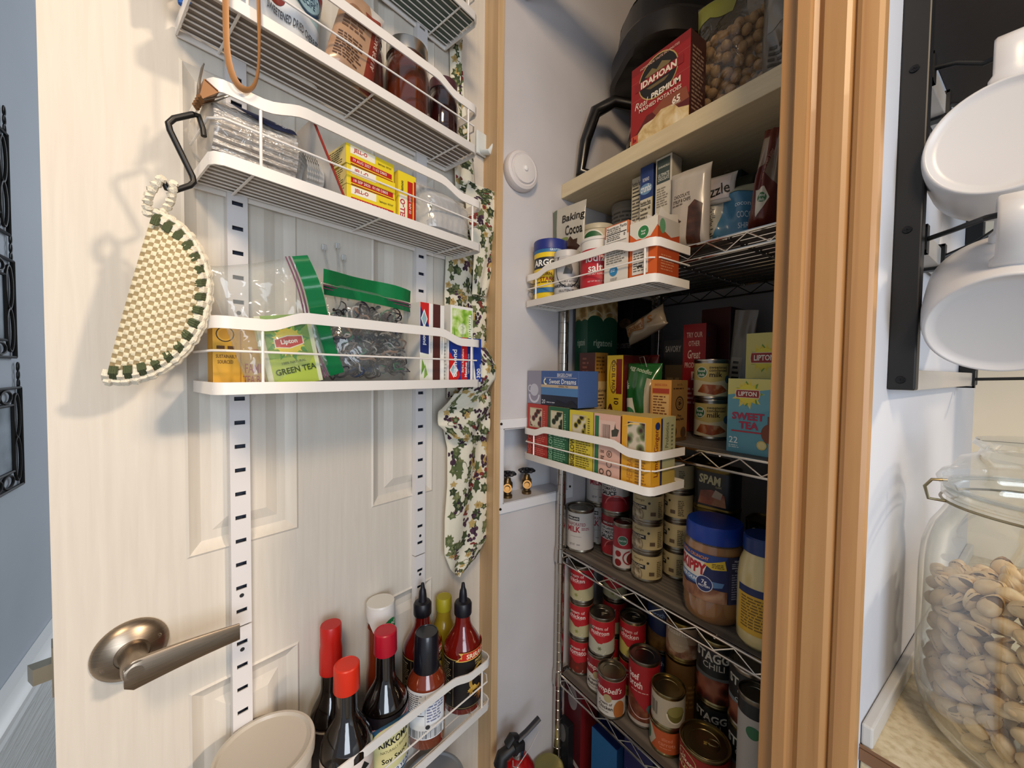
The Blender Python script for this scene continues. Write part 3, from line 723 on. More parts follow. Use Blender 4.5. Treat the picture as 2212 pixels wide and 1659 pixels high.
bm = NB()
for k in range(6):
    x0 = k * .0032; ring0 = []; ring1 = []
    for i in range(48):
        a = 2 * PI * i / 48; r1 = .019; r2 = .030 + (.0012 if i % 2 else -.0006)
        ring0.append(bm.verts.new((x0 + .012, r1 * math.cos(a), r1 * math.sin(a)))); ring1.append(bm.verts.new((x0, r2 * math.cos(a), r2 * math.sin(a))))
    for i in range(48): bm.faces.new((ring0[i], ring0[(i + 1) % 48], ring1[(i + 1) % 48], ring1[i]))
    bm.faces.new(ring0)
obj('pleated_cups', bm, mat('dedcd8', .6), t)
o = dthing('recipe_card', 'white folded card with a red edge leaning between the liners and the yellow boxes', 'card', -.3765, .097, F2 + .001, rot=(0, math.radians(-26), PHI))
bm = NB(); bx(bm, -.0014, 0, 0, .0012, .075, .105); obj('card', bm, mat('cfcac4', .6), o)
bm = NB(); bx(bm, -.0016, -.0008, 0, .0016, .0002, .105); obj('red_edge', bm, mat('8e2a1e', .5), o)
jf = lambda date: [('r', 0, 0, 1, 1, 'e8cf2a'), ('r', .08, .12, .95, .40, 'b8231d'), ('r', .08, .56, .58, .97, 'f0ead8'), ('t', 'JELL-O', .28, .76, .26, 'b01f2a', .30, 0, .03), ('t', 'lemon', .72, .68, .13, '3d3415', .2), ('t', 'INSTANT', .88, .68, .10, '3d3415', .12), ('t', date, .48, .26, .15, 'ecdcd2', .7), ('r', .08, 0, .97, .05, 'a3201b')]
jside = [('r', 0, 0, 1, 1, 'e3d08a'), ('l', .08, .1, .92, .9, 7, '4d4326')]
for k, (dx, dt_) in enumerate(((0, '23 DEC 2025  13:12 DB03'), (-.001, '18 SEP 2025  01:08 DB03'), (-.004, '19 AUG 2027  11:03 DB03'))):
    carton('dessert_box', 'yellow and red dessert mix box lying flat, %s of three stacked' % ('bottom', 'middle', 'top')[k], 'box', dl(-.334 + dx * .5, .095, F2 + .0003 + k * .0283), .080, .066, .028, 'e6cb28', front=jf(dt_), left=jside, rotz=PHI + math.radians((-1, 0, 2)[k]), group='yellow dessert mix boxes')
carton('dessert_box', 'yellow and red dessert mix box standing on end beside the stack', 'box', dl(-.272, .095, F2), .034, .066, .080, 'e6cb28', rotz=PHI, front=[('r', 0, 0, 1, 1, 'e8cf2a'), ('r', .52, .0, .82, .86, 'b8231d'), ('r', .88, 0, 1, .9, 'a3201b'), ('r', .06, .02, .48, .55, 'efe6d0'), ('t', 'JELL-O', .28, .25, .36, 'b01f2a', .42, 90, .03), ('t', 'lemon', .2, .72, .16, '3d3415', .2, 90), ('t', '03 APR 2027', .66, .4, .12, 'ecdcd2', .6, 90)], left=[('r', 0, 0, 1, 1, 'e3c63a')])
# coffee filters in a clear bag
t = dthing('coffee_filters', 'ruffled white coffee filters in a clear bag at the right end of the second basket', 'coffee filters', -.175, .052, F2 + .044)
bm = NB(); rnd = random.Random(5)
for k in range(7):
    x0 = -.040 + k * .0125; n = 64; ring = []; inn = []
    ph = rnd.uniform(0, 6)
    for i in range(n):
        a = 2 * PI * i / n; ru = math.sin(a * 17 + ph); r2 = .041 + .0015 * math.sin(a * 3 + ph)
        ring.append(bm.verts.new((x0 + .0032 * ru - .008, r2 * math.cos(a), r2 * math.sin(a)))); inn.append(bm.verts.new((x0 + .010, .024 * math.cos(a), .024 * math.sin(a))))
    for i in range(n): bm.faces.new((inn[i], inn[(i + 1) % n], ring[(i + 1) % n], ring[i]))
    bm.faces.new(inn)
obj('filter_stack', bm, mat('e8e6e4', .7), t, smooth=True)
fb = bag_surface(.135, .096, .092, 9, neck=.3); bm = NB(); nu = 16
A = [[bm.verts.new(Vector(fb(i / nu, j / nu, 1)) + Vector((0, 0, -.044))) for i in range(nu + 1)] for j in range(nu + 1)]; B = [[bm.verts.new(Vector(fb(i / nu, j / nu, -1)) + Vector((0, 0, -.044))) for i in range(nu + 1)] for j in range(nu + 1)]
for j in range(nu):
    for i in range(nu): bm.faces.new((A[j][i], A[j][i + 1], A[j + 1][i + 1], A[j + 1][i])); bm.faces.new((B[j][i], B[j + 1][i], B[j + 1][i + 1], B[j][i + 1]))
obj('clear_bag', bm, clear('cloudy_bag', (.97, .98, .98), gloss=.04, rough=.15, body=.38, bodycol='f0efee', bump=.5, bscale=30), t, smooth=True)

# binder clip on the left corner of the second basket rim
cx_, cz_ = at_d(425, 225, .09)
t = dthing('binder_clip', 'copper coloured binder clip gripping the left corner of the second basket rim', 'clip', cx_, .092, cz_, rot=(0, math.radians(28), PHI)); t.scale = (.78, .78, .78)
M_cop = mat('7e5630', .4, .3)
bm = NB(); extr(bm, [(-.010, .012), (.010, .012), (.002, -.014), (-.002, -.014)], -.016, .016, 'y'); obj('clip_body', bm, M_cop, t)
bm = NB(); bx(bm, -.0085, -.017, .011, .0085, .017, .0125); obj('clip_spine', bm, mat('5b2f18', .4, .3), t)
bm = NB()
for sy in (-.013, -.004, .005, .013): tube(bm, [(-.003, sy - .003, -.015), (.003, sy + .003, -.015)], .003, 8)
obj('clip_lips', bm, M_cop, t, smooth=True)
for s in (-1, 1):
    bm = NB(); tube(bm, [(s * .002, -.009, -.012), (s * .012, -.007, .010), (s * .020, -.005, .034), (s * .021, 0, .040), (s * .020, .005, .034), (s * .012, .007, .010), (s * .002, .009, -.012)], .0011, 6); obj('wire_handle', bm, STEEL, t, smooth=True)
# black hook and crocheted pot holder
o_ = .090
pts = [at_d(402, 264, o_), at_d(362, 274, o_), at_d(350, 285, o_), at_d(354, 300, o_), at_d(405, 398, o_), at_d(408, 410, o_), at_d(400, 418, o_), at_d(366, 430, o_), at_d(350, 425, o_ ), at_d(338, 402, o_)]
bx0, bz0 = pts[0]
t = dthing('steel_hook', 'bent black hook hung over the end of the second basket', 'hook', bx0, o_, bz0)
bm = NB(); tube(bm, [((p[0] - bx0), (-.0 if i < 8 else .0), p[1] - bz0) for i, p in enumerate(pts)], .0031, 10); tube(bm, [(0, 0, 0), (.006, .004, .003), (.010, .004, -.010), (.0105, .003, -.018)], .0030, 10); obj('bent_rod', bm, mat('141414', .4), t, smooth=True, angle=60)
# pot holder: half disc folded over, in the plane of the door face
oA, oB = at_d(322, 488, .075), at_d(232, 832, .075)
Rr = math.hypot(oA[0] - oB[0], oA[1] - oB[1]) / 2; ca_, cb_ = (oA[0] + oB[0]) / 2, (oA[1] + oB[1]) / 2
ang = math.atan2(oA[1] - oB[1], oA[0] - oB[0])
t = dthing('pot_holder', 'half round woven pot holder with green and white crochet edge, on the black hook', 'pot holder', ca_, .072, cb_, rot=(0, 0, PHI + math.radians(-16)))
ux, uz = math.cos(ang), math.sin(ang); vx, vz = uz, -ux     # v points to the right, away from the fold
SC = .62
def ph_pt(a, r, sgn=1, extra=0):
    """a 0..pi around the half disc from A to B, r 0..1"""
    X = math.cos(a) * r * Rr; Y = math.sin(a) * r * Rr * SC * 1.12
    th = .012 * math.sqrt(max(0, 1 - r ** 2)) * (1 - .55 * math.sin(a) * r) + .002
    if sgn != 0: dy = -sgn * th
    else: dy = 0
    return Vector((X * ux + Y * vx, dy - extra, X * uz + Y * vz))
bm = NB(); NA, NR = 40, 18; fr = []; bk = []
M_weave = bpy.data.materials.new('woven_cotton'); M_weave.use_nodes = True; nt = M_weave.node_tree; b = nt.nodes['Principled BSDF']; b.inputs['Roughness'].default_value = .85
uvn = nt.nodes.new('ShaderNodeUVMap'); ch = nt.nodes.new('ShaderNodeTexChecker'); ch.inputs['Scale'].default_value = 1.0; ch.inputs[1].default_value = lin('ddd0ae'); ch.inputs[2].default_value = lin('b39c72')
nt.links.new(uvn.outputs[0], ch.inputs['Vector']); nt.links.new(ch.outputs[0], b.inputs['Base Color'])
uvl = bm.loops.layers.uv.new('u')
# weave as a real bumpy grid: cells of raised yarn between sunken gaps
def weave_h(X, Y):
    c = .0046; i, j = math.floor(X / c), math.floor(Y / c); fx, fy = X / c - i - .5, Y / c - j - .5
    return .0013 * (math.cos(fx * PI) * math.cos(fy * PI)) * (1 if (i + j) % 2 == 0 else -.6)
N = 96; grid = {}
c = .0046 / 3
xs2 = [k * c for k in range(-int(Rr / c), int(Rr / c) + 1)]; ys2 = [k * c for k in range(0, int(Rr * SC * 1.12 / c) + 1)]
def pl(X, Y, s):
    r2 = (X / Rr) ** 2 + (Y / (Rr * SC * 1.12)) ** 2
    if r2 > 1.0: return None
    r = math.sqrt(r2); th = .0185 * math.sqrt(max(0, 1 - (Y / (Rr * SC * 1.12)) ** 2)) * math.sqrt(max(0.02, 1 - (X / Rr) ** 2)) * (1 if s > 0 else .2) + .001
    if Y < c * .5 and s < 0: pass
    w = weave_h(X + Y * .15, Y) if s > 0 else 0
    return Vector((X * ux + Y * vx, -s * (th * min(1, (Y + .004) / .02) ** .5) - w, X * uz + Y * vz))
for s in (1, -1):
    g = {}
    for i, X in enumerate(xs2):
        for j, Y in enumerate(ys2):
            p = pl(X, Y, s)
            if p is not None: g[i, j] = bm.verts.new(p)
    for (i, j) in list(g):
        q = [(i, j), (i + 1, j), (i + 1, j + 1), (i, j + 1)]
        if all(k in g for k in q):
            f = bm.faces.new([g[k] for k in q]); X, Y = xs2[i] + c / 2, ys2[j] + c / 2
            ii, jj = math.floor((X + Y * .15) / .0046), math.floor(Y / .0046)
            f.material_index = 0 if (ii + jj) % 2 == 0 else 1
obj('woven_face', bm, [mat('e2d8ba', .85, bump=.3, bscale=900), mat('a08d68', .9)], t, smooth=True, angle=80)
M_grnY = mat('4d5638', .9, bump=.5, bscale=700); M_whY = mat('e6ddc9', .9, bump=.5, bscale=700)
bm = NB(); n = 17
for k in range(n):
    a = PI * (k + .5) / n
    for q in range(3):
        aa = a + (q - 1) * .030; tube(bm, [ph_pt(aa, .88, 1, .004), ph_pt(aa, .96, 1, .0065), ph_pt(aa, 1.03, 0, .003)], .0021, 6, mi=0)
    a2 = a + PI / n * .5
    for q in range(3):
        aa = a2 + (q - 1) * .022; tube(bm, [ph_pt(aa, .93, 1, .003), ph_pt(aa, 1.0, 1, .0075), ph_pt(aa, 1.06, 0, .002)], .0018, 6, mi=1)
obj('crochet_edge', bm, [M_grnY, M_whY], t, smooth=True)
for rr_, ex_, nm in ((1.06, .004, 'edge_cord'), (1.09, -.003, 'edge_cord')):
    bm = NB(); P_ = []
    for k in range(90):
        a = PI * k / 89; p = ph_pt(a, rr_, 0, ex_); P_.append(p + Vector((.0006 * math.sin(k * 2.1), .0008 * math.cos(k * 2.1), .0006 * math.cos(k * 2.1))))
    tube(bm, P_, .0027, 7, radii=[.0027 + .0006 * math.sin(k * 1.3) for k in range(90)]); obj(nm, bm, M_whY, t, smooth=True)
hk = at_d(360, 425, .075); A0 = Vector((Rr * ux, 0, Rr * uz)); T0 = Vector((hk[0] - ca_, 0, hk[1] - cb_)); T0.y = -.018
bm = NB()
for s in (-1, 1):
    P_ = []
    for k in range(24):
        q = k / 23; p = A0.lerp(T0, q) + Vector((s * .004 + .004 * math.sin(q * PI) * s, .003 * s, 0)) + Vector((.0008 * math.sin(k * 2), .0008 * math.cos(k * 2), 0)); P_.append(p)
    tube(bm, P_, .0042, 7, radii=[.0040 + .0009 * math.sin(k * 1.8) for k in range(24)])
obj('hanging_loop', bm, M_whY, t, smooth=True)

# --- top baskets
bag('fruit_bag', 'white bag of sweetened dried cherries in the upper door basket', 'bag', dl(-.452, .036, F1), .125, .150, .045, mat('dfe2e4', .35, coat=.4), seed=4, rot=(0, math.radians(4), PHI), spec=[
    ('r', 0, 0, 1, 1, 'dfe2e4'), ('p', [(.42, .62), (1, .5), (1, 1), (.5, 1)], 'a9c4c8'), ('e', .10, .60, .12, .10, '9c3324'), ('e', .30, .64, .13, .10, '7d3428'), ('e', .44, .50, .10, .09, '7c2f26'), ('e', .93, .82, .09, .09, '8d2a2a'), ('a', .78, .72, .20, .025, 0, 360, '2a4562'), ('e', .78, .72, .165, .165, '9fc3d6'),
    ('t', 'THAT IS WHY', .78, .80, .06, '2a4562', .24), ('t', 'OUR FAMILY', .78, .73, .06, '2a4562', .26), ('t', 'RECIPE', .78, .66, .06, '2a4562', .18), ('t', 'SWEETENED DRIED CHERRIES', .66, .36, .07, '4a4e56', .6), ('t', 'NET WT', .70, .22, .05, '4a4e56', .2)])
bag('raisin_bag', 'brown and tan printed bag of raisins beside the dark jars', 'bag', dl(-.366, .082, F1), .080, .135, .026, mat('a98467', .3, coat=.4), seed=6, rot=(0, math.radians(12), PHI), top=.8, spec=[
    ('r', 0, 0, 1, 1, 'ad8a6e'), ('r', .70, 0, 1, .8, '7c2f22'), ('p', [(.7, .8), (1, .74), (1, 1), (.6, 1)], 'c9c4be'), ('p', [(.62, .7), (.95, .78), (.9, .9), (.5, .84)], '8a3b2a'), ('t', 'All FOR BAKING', .83, .5, .1, 'd8b9a8', .5, 90), ('l', .08, .12, .62, .42, 9, '5d4234'), ('e', .3, .74, .16, .1, '8a6446'), ('l', .1, .48, .6, .64, 4, '6d5040')])
M_jam = mat('5a2410', .08, coat=1.0); M_jam2 = mat('2a0a0c', .08, coat=1.0); M_gl = clear('jar_glass', (1, 1, 1), gloss=.05, rough=.02)
M_lid = mat('c9c7c2', .25, 1.0)
def jamjar(label, x, off, r, h, m, band=M_lid):
    t = dthing('jam_jar', label, 'jar', x, off, F1, group='dark jam jars')
    bm = NB(); vs = lathe(bm, [(0, 0), (r * .9, 0), (r, .004), (r, h * .62), (r * .93, h * .72), (r * .80, h * .80), (r * .80, h * .86), (0, h * .86)], 40)
    for v in vs:
        if .004 < v.co.z < h * .6: pass
    obj('jam', bm, m, t, smooth=True, angle=40)
    bm = NB(); e = .0022; lathe(bm, [(0, -.0), (r * .92, -.0), (r + e, .005), (r + e, h * .62), (r * .95 + e, h * .72), (r * .83 + e, h * .79), (r * .83 + e, h * .9)], 40, cap=False); obj('glass', bm, M_gl, t, smooth=True)
    bm = NB(); pr = [(r * .9, h * .84)]
    pr += [(r * .94, h * .845), (r * .94, h * .985), (r * .92, h), (r * .84, h), (r * .82, h - .0015), (0, h - .0015)]; lathe(bm, pr, 60)
    for f in bm.faces: pass
    obj('screw_lid', bm, band, t, smooth=True, angle=22)
    return t
jamjar('dark jam jar nearest the raisin bag, half hidden by it', -.312, .036, .027, .135, M_jam)
jamjar('amber jam jar with a silver screw lid, the largest of the jars', -.243, .052, .0375, .136, M_jam)
jamjar('small blackish jam jar at the right end of the upper basket', -.165, .055, .028, .118, M_jam2, band=mat('4a2a30', .4))
t = dthing('rubber_band', 'long tan rubber band hanging over the upper basket rim', 'rubber band', -.506, .108, 1.665)
zt = 1.80 - 1.665; zb_ = 1.622 - 1.665; P_ = []
for k in range(48):
    a = 2 * PI * k / 48; sx = math.cos(a); sz = math.sin(a); P_.append((.0165 * sx * (1 - .25 * max(0, sz)), -.004, (zt + zb_) / 2 + (zt - zb_) / 2 * (abs(sz) ** .45) * (1 if sz > 0 else -1)))
bm = NB(); tube(bm, P_, .0040, 6, closed=True, flat=.35); obj('band_loop', bm, mat('ad7a4a', .45), t, smooth=True)
t = dthing('scrub_glove', 'bright blue fluffy cleaning cloth hanging at the left end of the upper basket', 'cloth', at_d(402, 20, .06)[0] - .016, .045, at_d(402, 46, .06)[1] + .012)
for k in range(5):
    bm = NB(); x0 = -.012 + k * .006; tube(bm, [(x0, 0, .15), (x0 + .001, 0, .05), (x0, 0, .004 * (k % 3))], .0055, 8, radii=[.005, .006, .0035]); obj('fold', bm, mat('2159a8', .8, bump=.6, bscale=500), t, smooth=True)
carton('green_box', 'dark green box in the topmost door basket', 'box', dl(-.230, .085, F0), .13, .07, .075, '2f5040', rotz=PHI, front=[('r', 0, 0, 1, 1, '3a5a48'), ('r', .6, 0, .62, 1, '7fae92'), ('r', 0, .5, 1, .54, '1d3a2c')])
bag('foil_pouch', 'crinkled silver pouch in the topmost door basket', 'bag', dl(-.134, .05, F0), .045, .09, .04, noisemat('silver_film', [(.3, '3a4440'), (.6, 'b9bdb9'), (.8, '6f7672')], scale=60, rough=.25, metal=.6), seed=8, rotz=PHI)

# --- lowest basket: bottles
def bottle(name, label, x, off, prof, m, capprof, capm, group=None, spec=None, lr=0, lz0=0, lh=0, span=PI * 1.2, a0=0.0, lbg=None, extra=None):
    t = dthing(name, label, 'bottle', x, off, F4, group=group)
    bm = NB(); lathe(bm, prof, 40); obj('glass_body', bm, m, t, smooth=True, angle=50)
    bm = NB(); lathe(bm, capprof, 36); obj('cap', bm, capm, t, smooth=True, angle=35)
    if spec:
        W = lr * span
        art('wrap_label', ([('r', 0, 0, 1, 1, lbg)] if lbg else []) + spec, W, lh, lambda X, y, o: ((lr + o) * math.sin((X - W / 2) / lr + a0), -(lr + o) * math.cos((X - W / 2) / lr + a0), lz0 + y), t, cut=W / 22)
    if extra: extra(t)
    return t
def bprof(r, h, nr, sh0, sh1, base=.004):
    P_ = [(0, 0), (r * .9, 0), (r, base), (r, h * sh0)]
    for i in range(1, 7):
        q = i / 6; s = q * q * (3 - 2 * q); P_.append((r + (nr - r) * s, h * (sh0 + (sh1 - sh0) * q)))
    return P_ + [(nr * .97, h * .96), (0, h * .96)]
def capr(r, z0, z1, tp=.97, dome=.002): return [(r * .98, z0), (r, z0 + .001), (r * tp, z1 - dome), (r * tp * .93, z1 - .0004), (r * tp * .84, z1), (r * tp * .82, z1 - .0006), (0, z1 - .0006)]
M_soy = mat('0c0605', .05, coat=1.0, spec=.8); M_sri = mat('6e120b', .12, coat=.9); M_sauce = mat('7a2d14', .12, coat=.9)
A_CAM = math.radians(38)        # label faces turned towards the room
bottle('soy_sauce_bottle', 'dark sauce bottle with an orange red cap, nearest the round white tub', -.381, .106, bprof(.036, .192, .0150, .52, .78), M_soy, capr(.0185, .180, .2175), mat('cf2c14', .35),
       lr=.0366, lz0=.006, lh=.086, a0=-A_CAM, lbg='e6d9d2', spec=[('r', 0, .0, 1, .72, 'd8b7a4'), ('p', [(0, .35), (.3, .5), (.45, .72), (.6, .5), (1, .35), (1, 0), (0, 0)], 'b5472c'), ('t', 'FLAVOR INSPIRATION FOR', .46, .84, .07, '5a3a3a', .42), ('p', [(.66, .8), (.73, .95), (.80, .8)], '222222'), ('t', 'KIKKOMAN', .55, .62, .12, '1c1c1c', .4, 0, .02), ('t', 'TERIYAKI', .55, .42, .14, 'a81e2c', .45, 0, .03)])
bottle('soy_sauce_bottle', 'dark sauce bottle with a pink red cap and a round yellow label', -.305, .0865, bprof(.036, .195, .0152, .50, .76), M_soy, capr(.0185, .185, .2215), mat('b3122a', .35),
       lr=.0366, lz0=.004, lh=.098, a0=-A_CAM + .35, lbg='17121c', spec=[('p', [(.0, .72), (.9, 1.0), (1, 1), (1, .9), (.0, .62)], 'd8c9cc'), ('p', [(.0, .69), (.9, .97), (.9, .92), (.0, .645)], 'b02038'), ('t', 'KIKKOMAN', .30, .79, .06, 'b02038', .3, 7, .02), ('e', .55, .42, .36, .36, '2e6085'), ('e', .55, .45, .30, .30, 'e8e0a2'), ('t', 'KIKKOMAN', .58, .60, .12, '16161a', .44, 6, .03), ('t', 'NATURALLY BREWED', .56, .46, .045, '77704a', .35, 6), ('t', 'Soy Sauce', .56, .30, .11, '16161a', .36, 6, .02), ('p', [(.26, .10), (.84, .16), (.84, .06), (.26, .0)], 'e9e9e9'), ('t', 'OVER 300 YEARS', .55, .08, .07, '2a4f78', .5, 5, .02), ('a', .13, .12, .09, .02, 0, 300, 'b9bcc4')])
bottle('hot_sauce_bottle', 'dark bottle with a tall red cap, at the back beside the door panel', -.371, .034, bprof(.031, .215, .0155, .45, .66), M_soy, [(.0172, .165), (.0175, .168), (.0170, .200), (.0155, .212), (.0158, .214), (.0160, .238), (.015, .2405), (0, .2405)], mat('b8190f', .35),
       lr=.0316, lz0=.008, lh=.085, a0=-A_CAM, lbg='2a1a12', spec=[('r', 0, .93, 1, .97, 'b9a58a')])
def wcap(t): pass
bottle('ketchup_bottle', 'slim red sauce bottle with a white cap and a green round emblem', -.279, .0285, bprof(.025, .20, .0225, .5, .66), M_sauce, [(.0235, .205), (.0245, .207), (.0245, .2335), (.0235, .2355), (0, .2355)], mat('d9d8d4', .3),
       lr=.0247, lz0=.166, lh=.066, a0=-A_CAM + .35, span=PI * 1.1, spec=[('p', [(0, 1), (.22, .55), (.42, .12), (1, .12), (1, 1)], 'e0dedb'), ('e', .66, .44, .19, .19, '16834a'), ('t', 'food', .66, .54, .17, 'f2f2ea', .24, 8), ('t', 'club', .66, .36, .17, 'f2f2ea', .22, 8), ('p', [(.46, .0), (1, .1), (1, .14), (.46, .06)], 'a81e2c')])
bottle('barbecue_sauce_bottle', 'reddish brown sauce bottle with a tall black cap and a white back label', -.232, .1005, bprof(.0335, .18, .0215, .56, .72), M_sauce, [(.0225, .122), (.0228, .124), (.0205, .186), (.0190, .1885), (.0175, .1885), (.0172, .1878), (0, .1878)], mat('10111a', .3, coat=.4),
       lr=.0346, lz0=.022, lh=.082, a0=-A_CAM - .1, span=PI * .72, lbg='e4e6e9', spec=[('l', .06, .55, .48, .95, 9, '6a6e78'), ('r', .05, .50, .50, .52, '33363c'), ('r', .52, .3, .53, .95, '9a9ea6'), ('t', '0%', .4, .62, .05, '33363c', .1), ('l', .56, .36, .95, .78, 7, '7a80a0'), ('e', .58, .27, .05, .05, '33363c'), ('b', .08, .03, .92, .20, 26, '2a2c30')])
def sri(label, x, off):
    L = [('r', 0, .0, 1, .88, '151013'), ('r', 0, .86, 1, .875, 'b59a58'), ('p', [(.36, .84), (.44, .94), (.40, 1.0), (.9, 1.0), (.9, .86)], 'd9b45a'), ('p', [(.40, .86), (.46, .99), (.96, 1.0), (.96, .88)], 'c92618'), ('t', 'SRIRACHA', .70, .925, .085, 'f1dfb8', .5, 0, .03), ('t', 'PREMIUM', .72, .80, .045, 'd3b56a', .3, 0, .02), ('t', 'CHILI SAUCE', .72, .75, .03, 'd3b56a', .3),
         ('t', 'Nutrition Facts', .17, .80, .035, 'b9aa88', .26), ('l', .05, .25, .30, .77, 15, '8c7f62'), ('r', .33, .05, .336, .85, '8c7f62'),
         ('a', .70, .58, .11, .035, -60, 200, 'c9a44a'), ('a', .66, .45, .12, .04, 90, 300, 'b98f3a'), ('a', .76, .36, .10, .035, -90, 120, 'c9a44a'), ('p', [(.52, .33), (.62, .40), (.66, .34), (.56, .27)], 'c9a44a'), ('s', .57, .30, .06, .02, 6, 'b98f3a'), ('s', .72, .56, .07, .02, 7, 'e0c26a'), ('s', .70, .22, .10, .02, 9, 'd28a34'), ('p', [(.68, .08), (.72, .24), (.78, .08), (.74, .16)], 'd07a2c'), ('s', .8, .46, .05, .015, 7, 'c9a44a'), ('r', 0, .03, 1, .035, 'b59a58')]
    cp = [(.0165, .176), (.0172, .178), (.0172, .196), (.0150, .200), (.0085, .202), (.0075, .214), (.0065, .222), (.0045, .226), (.0040, .229), (.0030, .2365), (0, .2375)]
    return bottle('sriracha_bottle', label, x, off, bprof(.0365, .187, .0145, .60, .88), M_sri, cp, mat('14141c', .4), lr=.0371, lz0=.014, lh=.108, a0=-A_CAM + .1, span=PI * 1.25, spec=L, group='sriracha bottles')
sri('red sriracha bottle at the right end, its dragon label in full view', -.141, .0955)
sri('red sriracha bottle at the back, behind the black capped bottle', -.194, .0375)
bottle('mustard_bottle', 'yellow capped bottle peeking out between the two sriracha bottles', -.132, .027, bprof(.022, .165, .016, .7, .84), mat('8e7a1e', .25, coat=.5), capr(.0165, .153, .1795), mat('a39a1e', .45))
# tubs
def tub(label, x, off, z, r, h, col, lidcol, tilt=(0, 0)):
    t = thing('plastic_tub', label, 'tub', dl(x, off, z), rot=(tilt[0], tilt[1], PHI))
    bm = NB(); lathe(bm, [(0, 0), (r * .82, 0), (r * .85, .003), (r * .95, h * .9), (r * .95, h * .93), (0, h * .93)], 48); obj('tub_body', bm, mat(col, .35), t, smooth=True, angle=40)
    bm = NB(); lathe(bm, [(r * .96, h * .86), (r, h * .87), (r * 1.01, h * .975), (r * .99, h), (r * .93, h), (r * .90, h - .004), (r * .86, h - .0045), (0, h - .0045)], 56); obj('tub_lid', bm, mat(lidcol, .35), t, smooth=True, angle=40)
tub('round milky white tub at the left end of the lowest door basket', -.478, .073, F4, .060, .140, 'b5aea4', 'bdb6ab')
tub('grey round tub standing below the sauce bottle basket', -.195, .078, .3194, .058, .20, '7d8084', '85888c')
# ------------------------------------------------------------------ pantry things
def fwd(X, Y): return X * FX + Y * FY
def bspot(pxl, pxr, pyt, Y):
    a = at_y(pxl, pyt, Y); b = at_y(pxr, pyt, Y); return (a[0] + b[0]) / 2, b[0] - a[0], at_y((pxl + pxr) / 2, pyt, Y)[2]
def cbox(name, label, pxl, pxr, pyt, Y, z, depth, col, **k):
    X, w, zt = bspot(pxl, pxr, pyt, Y)
    if z == ZA: zt = min(zt, 1.7325)
    return carton(name, label, 'box', (X, Y, z), w, depth, zt - z, col, **k)
def crad(pxl, pxr, X, Y): return (pxr - pxl) / 2 / FPX * fwd(X, Y) * .97
def cspot(pxl, pxr, pyb, z):
    c = at_z((pxl + pxr) / 2, pyb, z); r = crad(pxl, pxr, c[0], c[1]); L = math.hypot(c[0], c[1])
    r = r * (1 + r / L); return c[0] + c[0] / L * r, c[1] + c[1] / L * r, r
def facecam(X, Y): return math.atan2(-X, Y) * -1 * -1  # angle so local -y points to the camera
def rz(X, Y): return math.atan2(X, -Y) * -1 + 0 if False else math.atan2(-X, Y)
def yawto(X, Y, k=1.12): return math.atan2(-X, Y) * k     # rotate front (-y) toward the camera at the origin

# ---- left wall: push light, valve box
pc = at_x(1109, 374, XL)
t = thing('push_light', 'round white stick-on push light on the pantry wall', 'light', (XL + .0005, pc[1], pc[2]))
M_pl = mat('d3ccca', .4)
bm = NB(); vs = lathe(bm, [(0, 0), (.043, 0), (.0445, .003), (.0445, .014), (.042, .019), (.036, .0215), (.034, .0205), (0, .0205)], 48); spin(vs, Matrix.Rotation(PI / 2, 4, 'Y')); obj('base', bm, M_pl, t, smooth=True, angle=40)
bm = NB(); vs = lathe(bm, [(.032, .020), (.030, .0245), (.020, .0265), (.008, .0275), (0, .0276)], 40, cap=False); spin(vs, Matrix.Rotation(PI / 2, 4, 'Y')); obj('lens', bm, mat('d9d3d0', .25), t, smooth=True)
bm = NB(); vs = lathe(bm, [(.006, .027), (.0055, .030), (.003, .0315), (0, .0318)], 24, cap=False); spin(vs, Matrix.Rotation(PI / 2, 4, 'Y')); obj('sensor_dome', bm, mat('e9e6e4', .15), t, smooth=True)
y0, z0, y1, z1 = .499, .968, .735, 1.188
t = thing('valve_box', 'recessed white plastic washing machine valve box in the pantry wall', 'valve box', (XL, y0, z0)); W_, H_ = y1 - y0, z1 - z0
M_vb = mat('dcdbdd', .4)
bm = NB(); fr_ = .022; dp = .004
for (a, b, c, d) in ((0, 0, W_, fr_ + .0005), (0, H_ - fr_, W_, H_), (0, fr_, VY0 - y0 + .0005, H_ - fr_), (VY1 - y0 - .0005, fr_, W_, H_ - fr_)): bx(bm, .0003, a, b, dp, c, d, .001)
obj('face_frame', bm, M_vb, t)
a0, b0, a1, b1 = VY0 - y0 + .001, VZ0 - z0 + .001, VY1 - y0 - .001, VZ1 - z0 - .001; dd = -.066; e = .0015
bm = NB(); bx(bm, dd, a0, b0, dd + e, a1, b1); bx(bm, dd, a0, b0, .003, a1, b0 + e); bx(bm, dd, a0, b1 - e, .003, a1, b1); bx(bm, dd, a0, b0, .003, a0 + e, b1); bx(bm, dd, a1 - e, b0, .003, a1, b1)
obj('recess', bm, mat('cfcdd0', .45), t)
for i, (yy, zz) in enumerate(((.004, .012), (W_ - .012, .030), (.004, H_ - .01))):
    bm = NB(); vs = lathe(bm, [(0, 0), (.0032, 0), (.0026, .002), (0, .0024)], 14); spin(vs, Matrix.Translation((dp, yy, zz)) @ Matrix.Rotation(PI / 2, 4, 'Y')); obj('screw', bm, mat('2a2420', .4, .6), t)
M_br = mat('77603f', .35, .9); M_wh = mat('15151a', .35)
